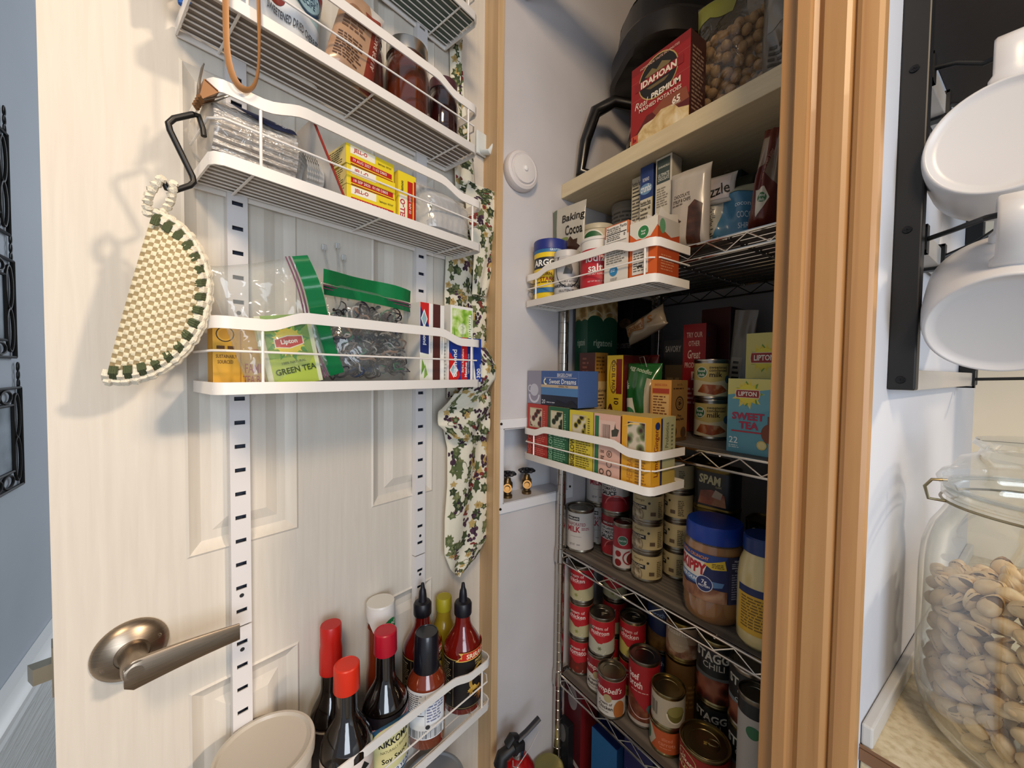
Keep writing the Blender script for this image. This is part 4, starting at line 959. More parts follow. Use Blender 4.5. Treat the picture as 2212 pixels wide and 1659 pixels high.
for i, (px_, py_) in enumerate(((1102, 1078), (1143, 1062))):
    p = at_x(px_, py_, XL - .026); t = thing('shutoff_valve', 'brass shutoff valve with a black hand wheel, %s of the pair in the valve box' % ('nearer' if i == 0 else 'farther'), 'valve', (XL - .026, p[1], VZ0 + .0028), 0, 'brass valves')
    bm = NB(); lathe(bm, [(0, 0), (.012, 0), (.012, .006), (.009, .008), (.009, .020), (.0125, .024), (.0125, .036), (.009, .040), (.0075, .048), (0, .048)], 20)
    obj('brass_body', bm, M_br, t, smooth=True, angle=35)
    bm = NB(); vs = lathe(bm, [(.0065, 0), (.0075, .018), (.0105, .020), (.0105, .027), (.007, .027), (.006, .020), (.0, .020)], 20, cap=False)
    spin(vs, Matrix.Translation((.004, -.004, .020)) @ Matrix.Rotation(math.radians(62), 4, 'Y') @ Matrix.Rotation(math.radians(30), 4, 'X')); obj('outlet', bm, M_br, t, smooth=True, angle=35)
    bm = NB(); tube(bm, [(0, 0, .046), (0, 0, .064)], .003, 8); obj('stem', bm, M_br, t)
    bm = NB(); pts = [((.0165 + .0022 * math.cos(8 * a)) * math.cos(a), (.0165 + .0022 * math.cos(8 * a)) * math.sin(a), .058) for a in [2 * PI * k / 48 for k in range(48)]]
    tube(bm, pts, .0036, 8, closed=True)
    for k in range(4): a = PI / 4 * k * 2; tube(bm, [(0, 0, .060), (.016 * math.cos(a), .016 * math.sin(a), .058)], .0024, 6)
    lathe(bm, [(.0055, .055), (.0055, .065), (0, .066)], 14); obj('hand_wheel', bm, M_wh, t, smooth=True)
# extinguisher on the floor of the left wall
p = at_x(1130, 1640, XL + .055)
t = thing('fire_extinguisher', 'red fire extinguisher with a black valve head hanging by the pantry wall', 'fire extinguisher', (XL + .055, p[1] + .01, .0))
EZ = p[2]
bm = NB(); lathe(bm, [(0, 0), (.038, 0), (.042, .006), (.042, EZ - .045), (.038, EZ - .020), (.026, EZ - .002), (.014, EZ + .006), (0, EZ + .006)], 36); obj('cylinder', bm, mat('9a0f12', .25, coat=.6), t, smooth=True)
bm = NB(); lathe(bm, [(.014, EZ), (.0145, EZ + .018), (.012, EZ + .022), (0, EZ + .022)], 24); obj('collar', bm, mat('b5b5b8', .2, 1), t, smooth=True, angle=40)
M_bk = mat('17171a', .5)
bm = NB(); bx(bm, -.012, -.014, EZ + .015, .012, .014, EZ + .038, .004); tube(bm, [(0, -.012, EZ + .030), (-.004, -.040, EZ + .022), (-.004, -.044, EZ + .004)], .013, 12, radii=[.012, .014, .016]); obj('valve_head', bm, M_bk, t, smooth=True)
bm = NB(); tube(bm, [(0, 0, EZ + .040), (.004, .022, EZ + .050), (.006, .058, EZ + .066)], .0075, 10, flat=.6); obj('carry_handle', bm, mat('23232b', .45), t, smooth=True)
bm = NB(); tube(bm, [(.0, -.03, EZ + .045), (.002, -.018, EZ + .060), (.0, -.004, EZ + .050)], .010, 10, flat=.7); obj('squeeze_lever', bm, M_bk, t, smooth=True)
bm = NB(); tube(bm, [(.020, .045, EZ + .052), (.022, .020, EZ + .030), (.022, -.006, EZ + .012), (.022, -.018, EZ + .004), (.020, -.027, EZ + .010), (.018, -.026, EZ + .022)], .0011, 6); obj('pull_pin', bm, mat('cfcac6', .3, .6), t, smooth=True)
p = at_x(1193, 1662, XL + .04)
t = thing('glass_jar', 'jar with a gold lid on the pantry floor beside the fire extinguisher', 'jar', (XL + .042, p[1] + .02, 0)); bm = NB(); jz = p[2]
lathe(bm, [(0, 0), (.036, 0), (.038, .01), (.038, jz - .03), (.034, jz - .012), (0, jz - .012)], 32); obj('jar_body', bm, mat('8a8250', .3), t, smooth=True)
bm = NB(); lathe(bm, [(.034, jz - .018), (.036, jz - .016), (.036, jz - .001), (.034, jz), (.030, jz - .0015), (0, jz - .0015)], 40); obj('jar_lid', bm, mat('a19a62', .3, .8), t, smooth=True, angle=35)

# ---- basket P1
G1 = ZP1 + .0092; G2 = ZP2 + .0092
def lcan(name, label, cat, X, Y, z, r, h, base, spec, lid=None, liph=.014, lidr=1.03, body=None, rot=None, span=PI * 1.3, group=None, lname='lid'):
    """paper or plastic canister with a separate lid"""
    t = thing(name, label, cat, (X, Y, z), rot if rot is not None else yawto(X, Y), group)
    bm = NB(); lathe(bm, [(0, 0), (r * .95, 0), (r, .002), (r, h - .002), (r * .97, h), (0, h)], 44); obj('canister_body', bm, base if isinstance(base, bpy.types.Material) else mat(base, .4), t, smooth=True, angle=40)
    if lid:
        bm = NB(); R = r * lidr; lathe(bm, [(r, h - liph), (R, h - liph + .001), (R, h + .0005), (R * .97, h + .003), (R * .9, h + .003), (R * .87, h + .0015), (0, h + .0015)], 56); obj(lname, bm, mat(lid, .4), t, smooth=True, angle=35)
    W = r * span
    art('label_print', spec, W, h, lambda x, y, o: ((r + o) * math.sin((x - W / 2) / r), -(r + o) * math.cos((x - W / 2) / r), y), t, cut=W / 22)
    return t
X, Y = at_y(1178, 600, .612)[0], .6085; X = max(X, XL + .044)
lcan('corn_starch_can', 'yellow corn starch canister with a dark blue lid, leftmost in its basket', 'canister', X, Y, G1, .0375, at_y(1178, 524, .60)[2] - G1, 'e3c21f', [
    ('r', 0, .80, 1, .88, '2a6a9a'), ('t', 'GLUTEN FREE', .62, .84, .04, 'd8e4ee', .3), ('r', .16, .54, .62, .72, '1d2330'), ('t', 'ARGO', .38, .63, .11, 'f2f0e8', .4, 0, .03), ('r', .1, .40, .9, .50, 'e3c21f'), ('t', 'PURE CORN', .34, .44, .05, '7a1f1a', .4, 0, .02), ('t', 'STARCH', .47, .36, .065, 'a02620', .42, 0, .02), ('p', [(.56, .44), (.70, .47), (.78, .42), (.66, .40)], 'a02620'), ('l', .15, .29, .7, .33, 1, '5a4210'), ('r', 0, .14, 1, .22, '2a6a9a')], lid='23307a', liph=.020)
X, Y = at_y(1221, 610, .607)[0] + .002, .603
lcan('baking_powder_can', 'small silver baking powder tin between the corn starch and the salt', 'tin', X, Y, G1, .0285, at_y(1221, 545, .60)[2] - G1, 'c9c6c4', [
    ('t', 'RUMFORD', .42, .88, .06, '2a2a2c', .4, 0, .02), ('e', .5, .62, .26, .34, '2a2a2c'), ('e', .5, .62, .24, .32, 'bdb9b6'), ('p', [(.40, .5), (.46, .74), (.54, .76), (.58, .6), (.56, .5)], '55514e'), ('p', [(.44, .66), (.52, .72), (.53, .64)], '2a2a2c'), ('t', 'DOUBLE ACTING', .5, .34, .04, '2a2a2c', .5), ('t', 'BAKING POWDER', .5, .25, .07, '1d1d20', .66, 0, .02), ('t', 'GLUTEN FREE', .5, .14, .05, '1d1d20', .45)], lid='c4c1bf', liph=.012)
X, Y = at_y(1290, 600, .612)[0], .612
lcan('salt_canister', 'round red and white canister reading iodized salt', 'canister', X, Y, G1, .039, at_y(1290, 515, .60)[2] - G1, 'd9d6d2', [
    ('r', 0, 0, 1, .80, 'b51f2c'), ('r', 0, 0, 1, .04, 'd9d6d2'), ('t', 'iodized', .48, .62, .15, 'efece8', .46, 0, .012), ('t', 'salt', .42, .43, .15, 'efece8', .25, 0, .012), ('t', 'THIS SALT SUPPLIES IODIDE', .48, .31, .03, 'e8c8c8', .4), ('t', 'NET WT 26 OZ (1 LB 10 OZ) 737g', .5, .17, .035, 'e8c8c8', .5)], lid='d2cfca', liph=.004)
nut = lambda big='Nutrition Facts': [('t', big, .5, .93, .055, '1c1a18', .9, 0, .02), ('l', .08, .82, .92, .90, 2, '4a4642'), ('r', .06, .79, .94, .805, '1c1a18'), ('l', .08, .66, .92, .77, 3, '5a5652'), ('r', .06, .635, .94, .645, '1c1a18'), ('l', .08, .30, .92, .62, 9, '6a6662'), ('r', .06, .28, .94, .288, '1c1a18'), ('l', .08, .05, .92, .26, 6, '7a7672')]
cbox('starch_box', 'orange box showing its white nutrition panel, between salt and baking soda', 1299, 1350, 478, .574, G1, .060, 'd5cfc4', sidecol='c25a1c', rotz=math.radians(0),
     front=[('r', 0, 0, 1, 1, 'd8d2c8'), ('r', 0, .80, 1, 1, 'c9622a'), ('r', .06, .72, .94, .985, 'e6e0d6'), ('t', 'Nutrition Facts', .5, .945, .05, '1c1a18', .84, 0, .02), ('l', .1, .86, .9, .92, 2, '4a4642'), ('r', .08, .84, .92, .855, '1c1a18'), ('t', '0', .84, .80, .05, '1c1a18', .2, 0, .02), ('l', .1, .74, .7, .83, 3, '4a4642'), ('l', .1, .36, .9, .70, 9, '77716a'), ('r', .08, .71, .92, .716, '1c1a18'), ('e', .42, .24, .17, .17, '2e7fb0'), ('l', .30, .22, .54, .27, 2, 'd8e6ee'), ('l', .3, .08, .6, .13, 2, '9a948c')])
X, w, zt = bspot(1353, 1413, 470, .574)
t = cbox('baking_soda_box', 'bright orange baking soda box with a torn white top and green emblem', 1353, 1413, 468, .574, G1, .062, 'd4601c', rotz=0,
     front=[('r', 0, 0, 1, 1, 'cf5a1e'), ('p', [(0, 1), (1, 1), (1, .86), (.75, .70), (.25, .70), (0, .82)], 'dcd4c6')] + fclub(.5, .80, .19, 1, 2.35, '2c7a44') + [('t', 'baking', .5, .60, .05, 'e9c8b0', .4), ('r', .12, .10, .70, .52, 'dcd6cc'), ('l', .16, .14, .66, .48, 8, '5c564e'), ('l', .3, .2, .64, .26, 1, '1c1a18')],
     side=[('r', 0, 0, 1, 1, 'a8431a'), ('p', [(0, 1), (1, 1), (1, .78), (.6, .70), (0, .84)], 'b4aca0'), ('e', .2, .85, .13, .2, '5c8a62'), ('t', 'baking soda', .45, .52, .07, 'cf8a62', .7), ('l', .15, .12, .85, .4, 6, 'c07a52')])
bm = NB(); zt_ = zt - G1
for (a, b, c, d) in ((-w / 2, .0, -w * .15, .012), (w * .1, .0, w / 2, .016)):
    extr(bm, [(a, zt_ - .001), (c, zt_ - .001), (c - .004, zt_ + .006), ((a + c) / 2, zt_ + .003), (a, zt_ + .010)], .001, .0018, 'y')
extr(bm, [(.002, zt_), (.060, zt_), (.058, zt_ + .016), (.03, zt_ + .010), (.01, zt_ + .018)], w / 2 - .0018, w / 2 - .001, 'x')
obj('torn_flap', bm, mat('cfc7ba', .6), t)
# white bag leaning on the wall behind
X = at_y(1222, 500, .657)[0]
bag('cocoa_bag', 'white bag reading Baking Co, standing against the pantry wall behind the corn starch', 'bag', (XL + .052, .6585, G1 + .001), .096, .235, .012, mat('b9b3a6', .35, coat=.2), seed=12, rotz=math.radians(8), top=1.05, neck=.2, spec=[
    ('p', [(0, .98), (.14, 1), (.16, .7), (0, .62)], '5f6a58'), ('t', 'Baking', .66, .86, .10, '17130f', .66, 0, .02), ('t', 'Cocoa', .70, .74, .10, '17130f', .5, 0, .02), ('e', .40, .66, .16, .05, '7a8a3a'), ('s', .62, .56, .28, .2, 8, '3b2418')])
# ---- shelf A
Yf = .705
X, Y = at_y(1283, 520, .735)[0], .735
M_nuts = noisemat('peanut_print', [(.25, 'd8b888'), (.5, 'b48a55'), (.75, 'e6d0a8')], scale=70, kind='vor', rough=.4)
lcan('peanut_can', 'round can printed with peanuts and a green emblem, behind the salt', 'can', X, Y, ZA, .041, at_y(1283, 481, .71)[2] - ZA, 'cfc3a8', [
    ('r', 0, 0, 1, .55, M_nuts), ('r', .6, .0, 1, .9, M_nuts)] + fclub(.40, .62, .17, 1, .75, '2f6a40') + [], lid='c9bfa6', liph=.010)
X, Y = at_y(1342, 440, .835)[0], .838
lcan('crumb_canister', 'tall white canister with small print behind the crumbs boxes', 'canister', X, Y, ZA, .036, min(1.728, at_y(1342, 412, .79)[2]) - ZA, 'aaa79f', [('l', .15, .2, .85, .9, 14, '6a675f'), ('r', .0, .93, 1, 1, '3a3f5c')], lid='9a978f')
cr_ = [('r', 0, 0, 1, 1, 'c9ae62'), ('r', 0, 0, .92, .66, 'd6cfba'), ('r', 0, .66, 1, 1, '27407c'), ('e', .45, .76, .5, .36, '6f97c0'), ('t', 'ROMANO', .45, .86, .04, 'd8dce8', .5), ('t', 'crumbs', .45, .77, .08, 'eef2f6', .8, 0, .02)] 
cr2 = [('t', 'Nutrition Facts', .45, .62, .035, '1c1a18', .8, 0, .02), ('r', .05, .59, .88, .597, '1c1a18'), ('t', 'Calories 140', .45, .555, .035, '1c1a18', .8, 0, .02), ('l', .06, .05, .88, .52, 13, '6a6458')]
cbox('crumbs_box', 'blue topped crumbs box with nutrition panel, in front of another like it', 1373, 1400, 338, .712, ZA, .05, '22386e', sidecol='172a58', front=cr_ + cr2)
cbox('crumbs_box', 'crumbs box standing behind and left of the blue topped one', 1355, 1376, 377, .728, ZA, .04, 'b9ac8c', sidecol='22386e', front=[('r', 0, 0, 1, 1, 'c9c0a8')] + nut())
cbox('brownie_box', 'narrow white brownie mix box with a dark teal top panel', 1406, 1440, 325, .708, ZA, .034, 'cbc5b5', sidecol='a9a294', front=[
    ('r', 0, 0, 1, 1, 'cfc9bb'), ('r', .06, .74, .90, .98, '3c4a4a'), ('t', 'GHIRARDELLI', .5, .90, .02, 'cfd0c8', .7), ('t', 'ULTIMATE', .5, .82, .035, 'cfd0c8', .7, 0, .02), ('t', 'CHOCOLATE', .5, .78, .035, 'cfd0c8', .7, 0, .02), ('l', .1, .5, .8, .7, 8, '8a8478'), ('t', 'For best results', .42, .40, .03, '3a342c', .7), ('t', 'bake at home', .42, .36, .03, '3a342c', .6), ('r', .1, .20, .75, .31, '7a2626'), ('l', .18, .23, .66, .28, 2, 'd8c8b8')])
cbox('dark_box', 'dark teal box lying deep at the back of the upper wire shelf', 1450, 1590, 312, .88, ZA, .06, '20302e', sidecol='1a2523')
X, w, zt = bspot(1437, 1528, 352, .70)
M_brn = noisemat('brownie_print', [(.25, '21120c'), (.6, '4a2a1c'), (.8, '6e4330')], scale=70, rough=.4)
bag('brownie_pouch', 'grey chocolate syrup and chips brownie pouch with a brownie picture', 'bag', (X - .002, .706, ZA), w * .92, zt - ZA, .03, mat('b4aca2', .3, coat=.4), seed=15, neck=.12, rotz=math.radians(6), wr=.5, spec=[
    ('r', 0, 0, 1, 1, 'b8b0a6'), ('t', 'CHOCOLATE', .36, .66, .045, '2e2622', .42, 0, .02), ('t', 'SYRUP & CHIPS', .36, .60, .045, '2e2622', .46, 0, .02), ('p', [(.50, .05), (.82, .03), (.88, .5), (.70, .56), (.54, .50)], M_brn), ('s', .16, .26, .13, .05, 5, '3a2218'), ('s', .22, .18, .12, .06, 6, '2e1a12'), ('s', .30, .34, .08, .04, 4, '3a2218'), ('e', .2, .14, .1, .06, 'd0c8bc'), ('l', .12, .54, .4, .57, 1, '6a625a')])
X, w, zt = bspot(1478, 1602, 372, .70)
bag('coconut_bag', 'blue and white bag of flaked coconut folded over at the top', 'bag', (X - .006, .768, ZA), w * 1.06, zt - ZA, .065, mat('4f86a3', .28, coat=.5), seed=21, neck=.22, rotz=math.radians(8), wr=1.3, spec=[
    ('p', [(0, 0), (.40, 0), (.52, .7), (.2, 1), (0, 1)], 'c9c2ae'), ('p', [(.30, .1), (1, .16), (1, .78), (.48, .8), (.40, .3)], '4c85a4'), ('p', [(0, .0), (.5, .02), (.3, .16), (.1, .12)], 'd8d3c4'), ('l', .07, .16, .36, .68, 15, '55524a'), ('p', [(.2, .80), (.9, .82), (1, 1), (.1, 1)], 'a9a890'), ('p', [(.05, .85), (.3, .78), (.4, .98), (.1, 1)], '5c93ad'),
    ('t', 'coconut', .82, .60, .06, 'd8e6ec', .3), ('t', 'COCONUT', .88, .44, .09, 'd8e6ec', .36), ('t', 'SHREDS', .86, .28, .09, 'd8e6ec', .3)])
bag('drizzle_bag', 'small clear bag over a white drizzle packet on top of the coconut bag', 'bag', (X - .026, .7285, ZA + (zt - ZA) * .70), .085, .058, .012, mat('b9b3ab', .25, coat=.6), seed=22, rotz=math.radians(12), wr=1.5, rot=(math.radians(-14), 0, math.radians(12)), spec=[('r', .1, .1, .9, .9, 'cbbfba'), ('t', 'drizzle', .55, .40, .42, '1c1a18', .7, 8), ('l', .2, .66, .5, .8, 1, 'b04a5a')])
X, w, zt = bspot(1602, 1662, 262, .70)
bag('brown_sugar_bag', 'tall dark red brown sugar bag with a green emblem, twisted shut', 'bag', (X, .716, ZA), w * 1.1, zt - ZA, .06, mat('5c2016', .25, coat=.6), seed=25, neck=.5, wr=1.4, rot=(0, math.radians(5), math.radians(6)), top=.65, spec=[
    ('r', 0, 0, 1, 1, '5e2117'), ('p', [(0, .5), (.5, .64), (.4, .9), (0, .9)], '9a8672'), ('p', [(.6, .5), (1, .4), (1, 1), (.8, 1)], '8c7a68'), ('p', [(.30, .36), (.62, .38), (.80, .28), (.62, .18), (.42, .10)], 'cfc6b4'), ('e', .56, .28, .16, .16, '2f6a3c'), ('t', 'food', .56, .30, .03, 'dfe6da', .2), ('t', 'club', .56, .26, .03, 'dfe6da', .2), ('t', 'dark brown sugar', .60, .60, .15, 'b98a7a', .34, 82)])
X, w, zt = bspot(1664, 1700, 285, .70)
bag('sugar_bag', 'white and green bag at the far right end of the upper wire shelf', 'bag', (-.287, .80, ZA), .06, zt - ZA, .045, mat('a9a698', .3, coat=.4), seed=27, neck=.3, top=.8, spec=[('r', .05, 0, .45, 1, 'b5b5a0'), ('r', .22, .1, .40, .8, '5f7a3c')])
t = thing('binder_clip', 'small wire binder clip on the dark bag behind the coconut', 'clip', (at_y(1556, 352, .83)[0], .835, 1.690))
bm = NB(); extr(bm, [(-.012, -.004), (.012, -.004), (.004, .010), (-.004, .010)], -.003, .003, 'y'); obj('clip_body', bm, mat('101012', .4), t)
bm = NB(); tube(bm, [(-.006, 0, .006), (-.008, 0, .016), (-.004, 0, .026), (.004, 0, .026), (.008, 0, .016), (.006, 0, .006)], .001, 6); obj('wire_handle', bm, STEEL, t)
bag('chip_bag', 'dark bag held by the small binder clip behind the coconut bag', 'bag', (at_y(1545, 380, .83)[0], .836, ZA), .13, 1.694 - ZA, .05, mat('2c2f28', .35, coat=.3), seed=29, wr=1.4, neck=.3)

# ---- wooden shelf, top
ZT = 1.7695
p = at_z(1350, 314, ZT); q = at_z(1474, 242, ZT)
Yi = (p[1] + q[1]) / 2; X0, X1 = at_y(1349, 230, Yi)[0], at_y(1474, 140, Yi)[0]; ht = at_y(1349, 148, Yi)[2] - ZT; w = X1 - X0
M_mash = noisemat('mashed_potato_print', [(.3, 'b78f52'), (.5, 'd9c08c'), (.75, 'efe3c6')], scale=40, rough=.4, dist=.6)
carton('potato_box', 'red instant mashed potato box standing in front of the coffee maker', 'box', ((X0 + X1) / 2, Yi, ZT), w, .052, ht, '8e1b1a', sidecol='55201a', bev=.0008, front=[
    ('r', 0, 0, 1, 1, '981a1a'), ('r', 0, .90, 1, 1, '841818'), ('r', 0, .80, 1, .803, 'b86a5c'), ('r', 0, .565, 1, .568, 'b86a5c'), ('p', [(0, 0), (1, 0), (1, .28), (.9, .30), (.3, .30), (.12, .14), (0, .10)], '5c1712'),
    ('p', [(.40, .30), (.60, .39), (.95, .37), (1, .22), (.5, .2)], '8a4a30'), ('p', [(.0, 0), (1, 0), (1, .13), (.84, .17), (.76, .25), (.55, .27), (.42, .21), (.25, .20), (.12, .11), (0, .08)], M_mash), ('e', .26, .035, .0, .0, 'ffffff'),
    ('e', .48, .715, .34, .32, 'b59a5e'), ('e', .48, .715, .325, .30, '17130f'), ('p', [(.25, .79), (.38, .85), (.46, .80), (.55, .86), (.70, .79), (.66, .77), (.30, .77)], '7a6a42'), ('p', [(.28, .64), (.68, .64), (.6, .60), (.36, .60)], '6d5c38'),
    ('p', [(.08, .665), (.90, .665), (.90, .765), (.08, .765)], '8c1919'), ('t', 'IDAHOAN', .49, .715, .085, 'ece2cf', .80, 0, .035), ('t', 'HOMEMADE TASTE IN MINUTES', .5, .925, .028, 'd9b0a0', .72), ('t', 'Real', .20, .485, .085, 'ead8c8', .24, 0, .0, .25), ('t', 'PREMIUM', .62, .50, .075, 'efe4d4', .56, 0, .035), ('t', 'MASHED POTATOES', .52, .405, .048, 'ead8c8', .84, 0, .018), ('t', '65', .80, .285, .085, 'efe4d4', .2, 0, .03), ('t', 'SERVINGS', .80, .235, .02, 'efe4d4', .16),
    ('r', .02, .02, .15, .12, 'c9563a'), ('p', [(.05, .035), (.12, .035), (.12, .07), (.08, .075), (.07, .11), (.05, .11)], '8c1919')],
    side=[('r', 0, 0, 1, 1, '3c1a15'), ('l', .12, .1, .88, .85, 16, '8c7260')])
# coffee maker
t = thing('coffee_maker', 'large black drip coffee maker on the top shelf, its carafe handle pointing left', 'coffee maker', (-.584, .918, ZT), math.radians(-28)); t.scale = (1.2, 1.2, 1.22)
M_cm = mat('0b0908', .3, coat=.25); M_cm2 = mat('1c1713', .4, coat=.2)
def rbox(bm, w, d, z0, z1, r=.04, w1=None, d1=None, mi=0, cy=0):
    n = 8; rows = []
    for (ww, dd, z) in ((w, d, z0), (w1 or w, d1 or d, z1)):
        ring = []
        for qx, qy, a0 in ((1, 1, 0), (-1, 1, 90), (-1, -1, 180), (1, -1, 270)):
            for k in range(n + 1):
                a = math.radians(a0 + 90 * k / n); ring.append(bm.verts.new((qx * (ww / 2 - r) + r * math.cos(a), cy + qy * (dd / 2 - r) + r * math.sin(a), z)))
        rows.append(ring)
    m = len(rows[0])
    for i in range(m): bm.faces.new((rows[0][i], rows[0][(i + 1) % m], rows[1][(i + 1) % m], rows[1][i])).material_index = mi
    bm.faces.new(rows[0]).material_index = mi; bm.faces.new(rows[1]).material_index = mi
bm = NB(); rbox(bm, .21, .26, 0, .03, .05); obj('base', bm, M_cm, t, smooth=True, angle=40)
bm = NB(); rbox(bm, .20, .09, .03, .24, .03, cy=.085); obj('water_tank', bm, M_cm, t, smooth=True, angle=40)
bm = NB(); rbox(bm, .20, .25, .215, .222, .075, .215, .265); rbox(bm, .215, .265, .222, .262, .085); rbox(bm, .215, .265, .262, .270, .085, .208, .258); obj('brew_head', bm, M_cm2, t, smooth=True, angle=35)
bm = NB(); rbox(bm, .20, .25, .270, .325, .08, .185, .235); rbox(bm, .185, .235, .325, .345, .075, .13, .18); obj('top_housing', bm, M_cm, t, smooth=True, angle=35)
bm = NB(); lathe(bm, [(0, .032), (.058, .032), (.066, .045), (.070, .075), (.066, .115), (.055, .150), (.050, .165), (.048, .165), (0, .164)], 40, c=(0, -.035, 0)); obj('carafe', bm, mat('0b0806', .04, coat=1, spec=.8), t, smooth=True)
bm = NB(); lathe(bm, [(.0715, .072), (.0715, .084)], 48, c=(0, -.035, 0), cap=False); obj('carafe_band', bm, STEELD, t, smooth=True)
art('maker_print', [('t', 'CUISINART', .5, .5, .8, '2a2622', .9, 0, .02)], .06, .008, lambda x, y, o: (.0718 * math.sin((x - .03) / .0718 + .5), -.035 - (.0718 + o) * math.cos((x - .03) / .0718 + .5), .074 + y), t, cut=.004)
bm = NB(); lathe(bm, [(.052, .163), (.060, .172), (.056, .185), (.03, .195), (0, .196)], 36, c=(0, -.035, 0)); obj('carafe_lid', bm, M_cm, t, smooth=True, angle=40)
bm = NB(); a = math.radians(260); hx, hy = math.cos(a), math.sin(a)
hp = [(.050, .160), (.100, .170), (.138, .150), (.158, .090), (.167, .028), (.140, .020), (.068, .036)]
tube(bm, [(hx * r_, -.035 + hy * r_, z_) for r_, z_ in hp], .011, 10, radii=[.011, .012, .013, .012, .012, .011, .009]); obj('carafe_handle', bm, M_cm, t, smooth=True, angle=60)
# bags of nuts
def nut_bag(label, pxl, pxr, pyt, pyb, seed, n, w_, h_, d_):
    p = at_z((pxl + pxr) / 2, pyb, ZT); X, Y = p[0] - .022, p[1] + d_ * .62
    t = bag('nut_bag', label, 'bag', (X, Y, ZT + .001), w_, h_, d_, clear('film_' + str(seed), (.93, .90, .82), gloss=.05, rough=.1, body=.10, bodycol='8c8470', bump=.7, bscale=30), seed=seed, part='film', neck=.5, wr=1.2, rotz=math.radians(10), spec=[('p', [(0, .98), (.0, .80), (.18, .84), (.46, .74), (.5, 1)], '8a8c34'), ('p', [(.05, .02), (.4, .02), (.3, .06), (.1, .07)], '8a8c34')])
    return X, Y, t
X, Y, t = nut_bag('clear bag of round tan nuts on the top shelf beside the potato box', 1497, 1640, 0, 222, 31, 60, .165, .27, .115)
rnd = random.Random(3); nb = NB(); bmesh.ops.create_icosphere(nb, subdivisions=2, radius=1)
for v in nb.verts: v.co = Vector((v.co.x * .0105, v.co.y * .0095, v.co.z * .0088 * (1 + .06 * math.sin(v.co.x * 9))))
M_nut = noisemat('tan_nut', [(.3, 'a9855c'), (.7, 'c4a27a')], scale=180, rough=.55)
first = obj('nut', nb, M_nut, None, (X, Y, ZT + .02), smooth=True); tag(first, 'round tan nut inside the clear bag on the top shelf', 'nut', 'round nuts in the clear bag')
P0 = []; tries = 0
fb = bag_surface(.165, .27, .115, 31, neck=.5); RZ = math.radians(10)
while len(P0) < 92 and tries < 30000:
    tries += 1; u, v = rnd.uniform(.10, .90), rnd.uniform(.03, .66)
    e = fb(u, v, 1); tt = -e[1]
    if tt < .018: continue
    k = rnd.uniform(0, .022); p = Vector((e[0], -tt + .0125 + k, e[2] + .004))
    if all((p - q).length > .0172 for q in P0): P0.append(p)
Rz = Matrix.Rotation(RZ, 3, 'Z')
for i, p in enumerate(P0):
    o = first if i == 0 else first.copy()
    if i: COL.objects.link(o)
    o.location = Rz @ p + Vector((X, Y, ZT + .001)); o.rotation_euler = (rnd.uniform(0, 6), rnd.uniform(0, 6), rnd.uniform(0, 6))
bm = NB(); A = []
for s in (1, -1): A.append([[bm.verts.new(Vector(fb(i / 12, .02 + .60 * j / 12, s)) * 1.0 * Vector((.80, .55, 1)) if False else Vector((fb(i / 12, .02 + .6 * j / 12, s)[0] * .86, fb(i / 12, .02 + .6 * j / 12, s)[1] * .50, fb(i / 12, .02 + .6 * j / 12, s)[2]))) for i in range(13)] for j in range(13)])
for j in range(12):
    for i in range(12):
        bm.faces.new((A[0][j][i], A[0][j][i + 1], A[0][j + 1][i + 1], A[0][j + 1][i])); bm.faces.new((A[1][j][i], A[1][j + 1][i], A[1][j + 1][i + 1], A[1][j][i + 1]))
o = obj('nut_filling', bm, noisemat('nut_mass', [(.3, '5c4328'), (.6, '94724a')], scale=110, kind='vor', rough=.6), None, (X, Y, ZT + .001), (0, 0, RZ)); tag(o, 'mass of tan nuts packed behind the front ones in the clear bag', 'nuts'); o['kind'] = 'stuff'
p = at_z(1665, 152, ZT)
bag('snack_bag', 'grey crinkled plastic bag with handwriting at the right end of the top shelf', 'bag', (p[0] - .004, p[1] + .06, ZT), .095, .22, .045, mat('77726a', .22, coat=.7, bump=.3, bscale=60), seed=33, wr=1.8, neck=.3, spec=[('p', [(.15, .5), (.9, .55), (.85, .98), (.2, .95)], '8c8881'), ('t', 'C', .5, .72, .09, 'b5b0a8', .3, -20), ('l', .2, .15, .8, .4, 5, '4c4840')])
# ---- shelf B
YBf = .70
rig = [('r', 0, 0, 1, .74, '1c4a35'), ('r', 0, .74, 1, 1, noisemat('pasta_print', [(.3, '8a6a38'), (.5, 'b4935a'), (.75, 'd9c294')], scale=45, kind='vor', rough=.4)), ('e', .25, .73, .26, .16, '1c4a35'), ('e', .75, .73, .26, .16, '1c4a35'), ('a', .25, .73, .28, .025, 20, 160, 'bfb698'), ('a', .75, .73, .28, .025, 20, 160, 'bfb698'), ('t', 'rigatoni', .5, .58, .06, 'a9b49c', .62), ('r', .3, .06, .7, .10, '9aa890'), ('l', .35, .18, .65, .22, 1, '7f9a86')]
cbox('pasta_box', 'tall green rigatoni box at the left end of the middle wire shelf', 1240, 1266, 610, .715, ZBs, .11, '1c4a35', front=rig, side=rig)
X, w, zt = bspot(1322, 1364, 640, .86)
carton('biscuit_mix_box', 'dark box with a restaurant name and a red bar, beside the green pasta box', 'box', (X, .86, ZBs), w, .08, zt - ZBs, '1c1316', front=[('r', 0, 0, 1, 1, '1d1417'), ('t', 'RED LOBSTER', .5, .62, .04, '8c8480', .84, 0, .01), ('r', .1, .52, .9, .54, '6a1c1c'), ('l', .15, .34, .85, .48, 4, '6a6260'), ('e', .6, .8, .3, .2, noisemat('biscuit_print', [(.3, '2a1a10'), (.6, '6a4c2c')], scale=60, rough=.5))])
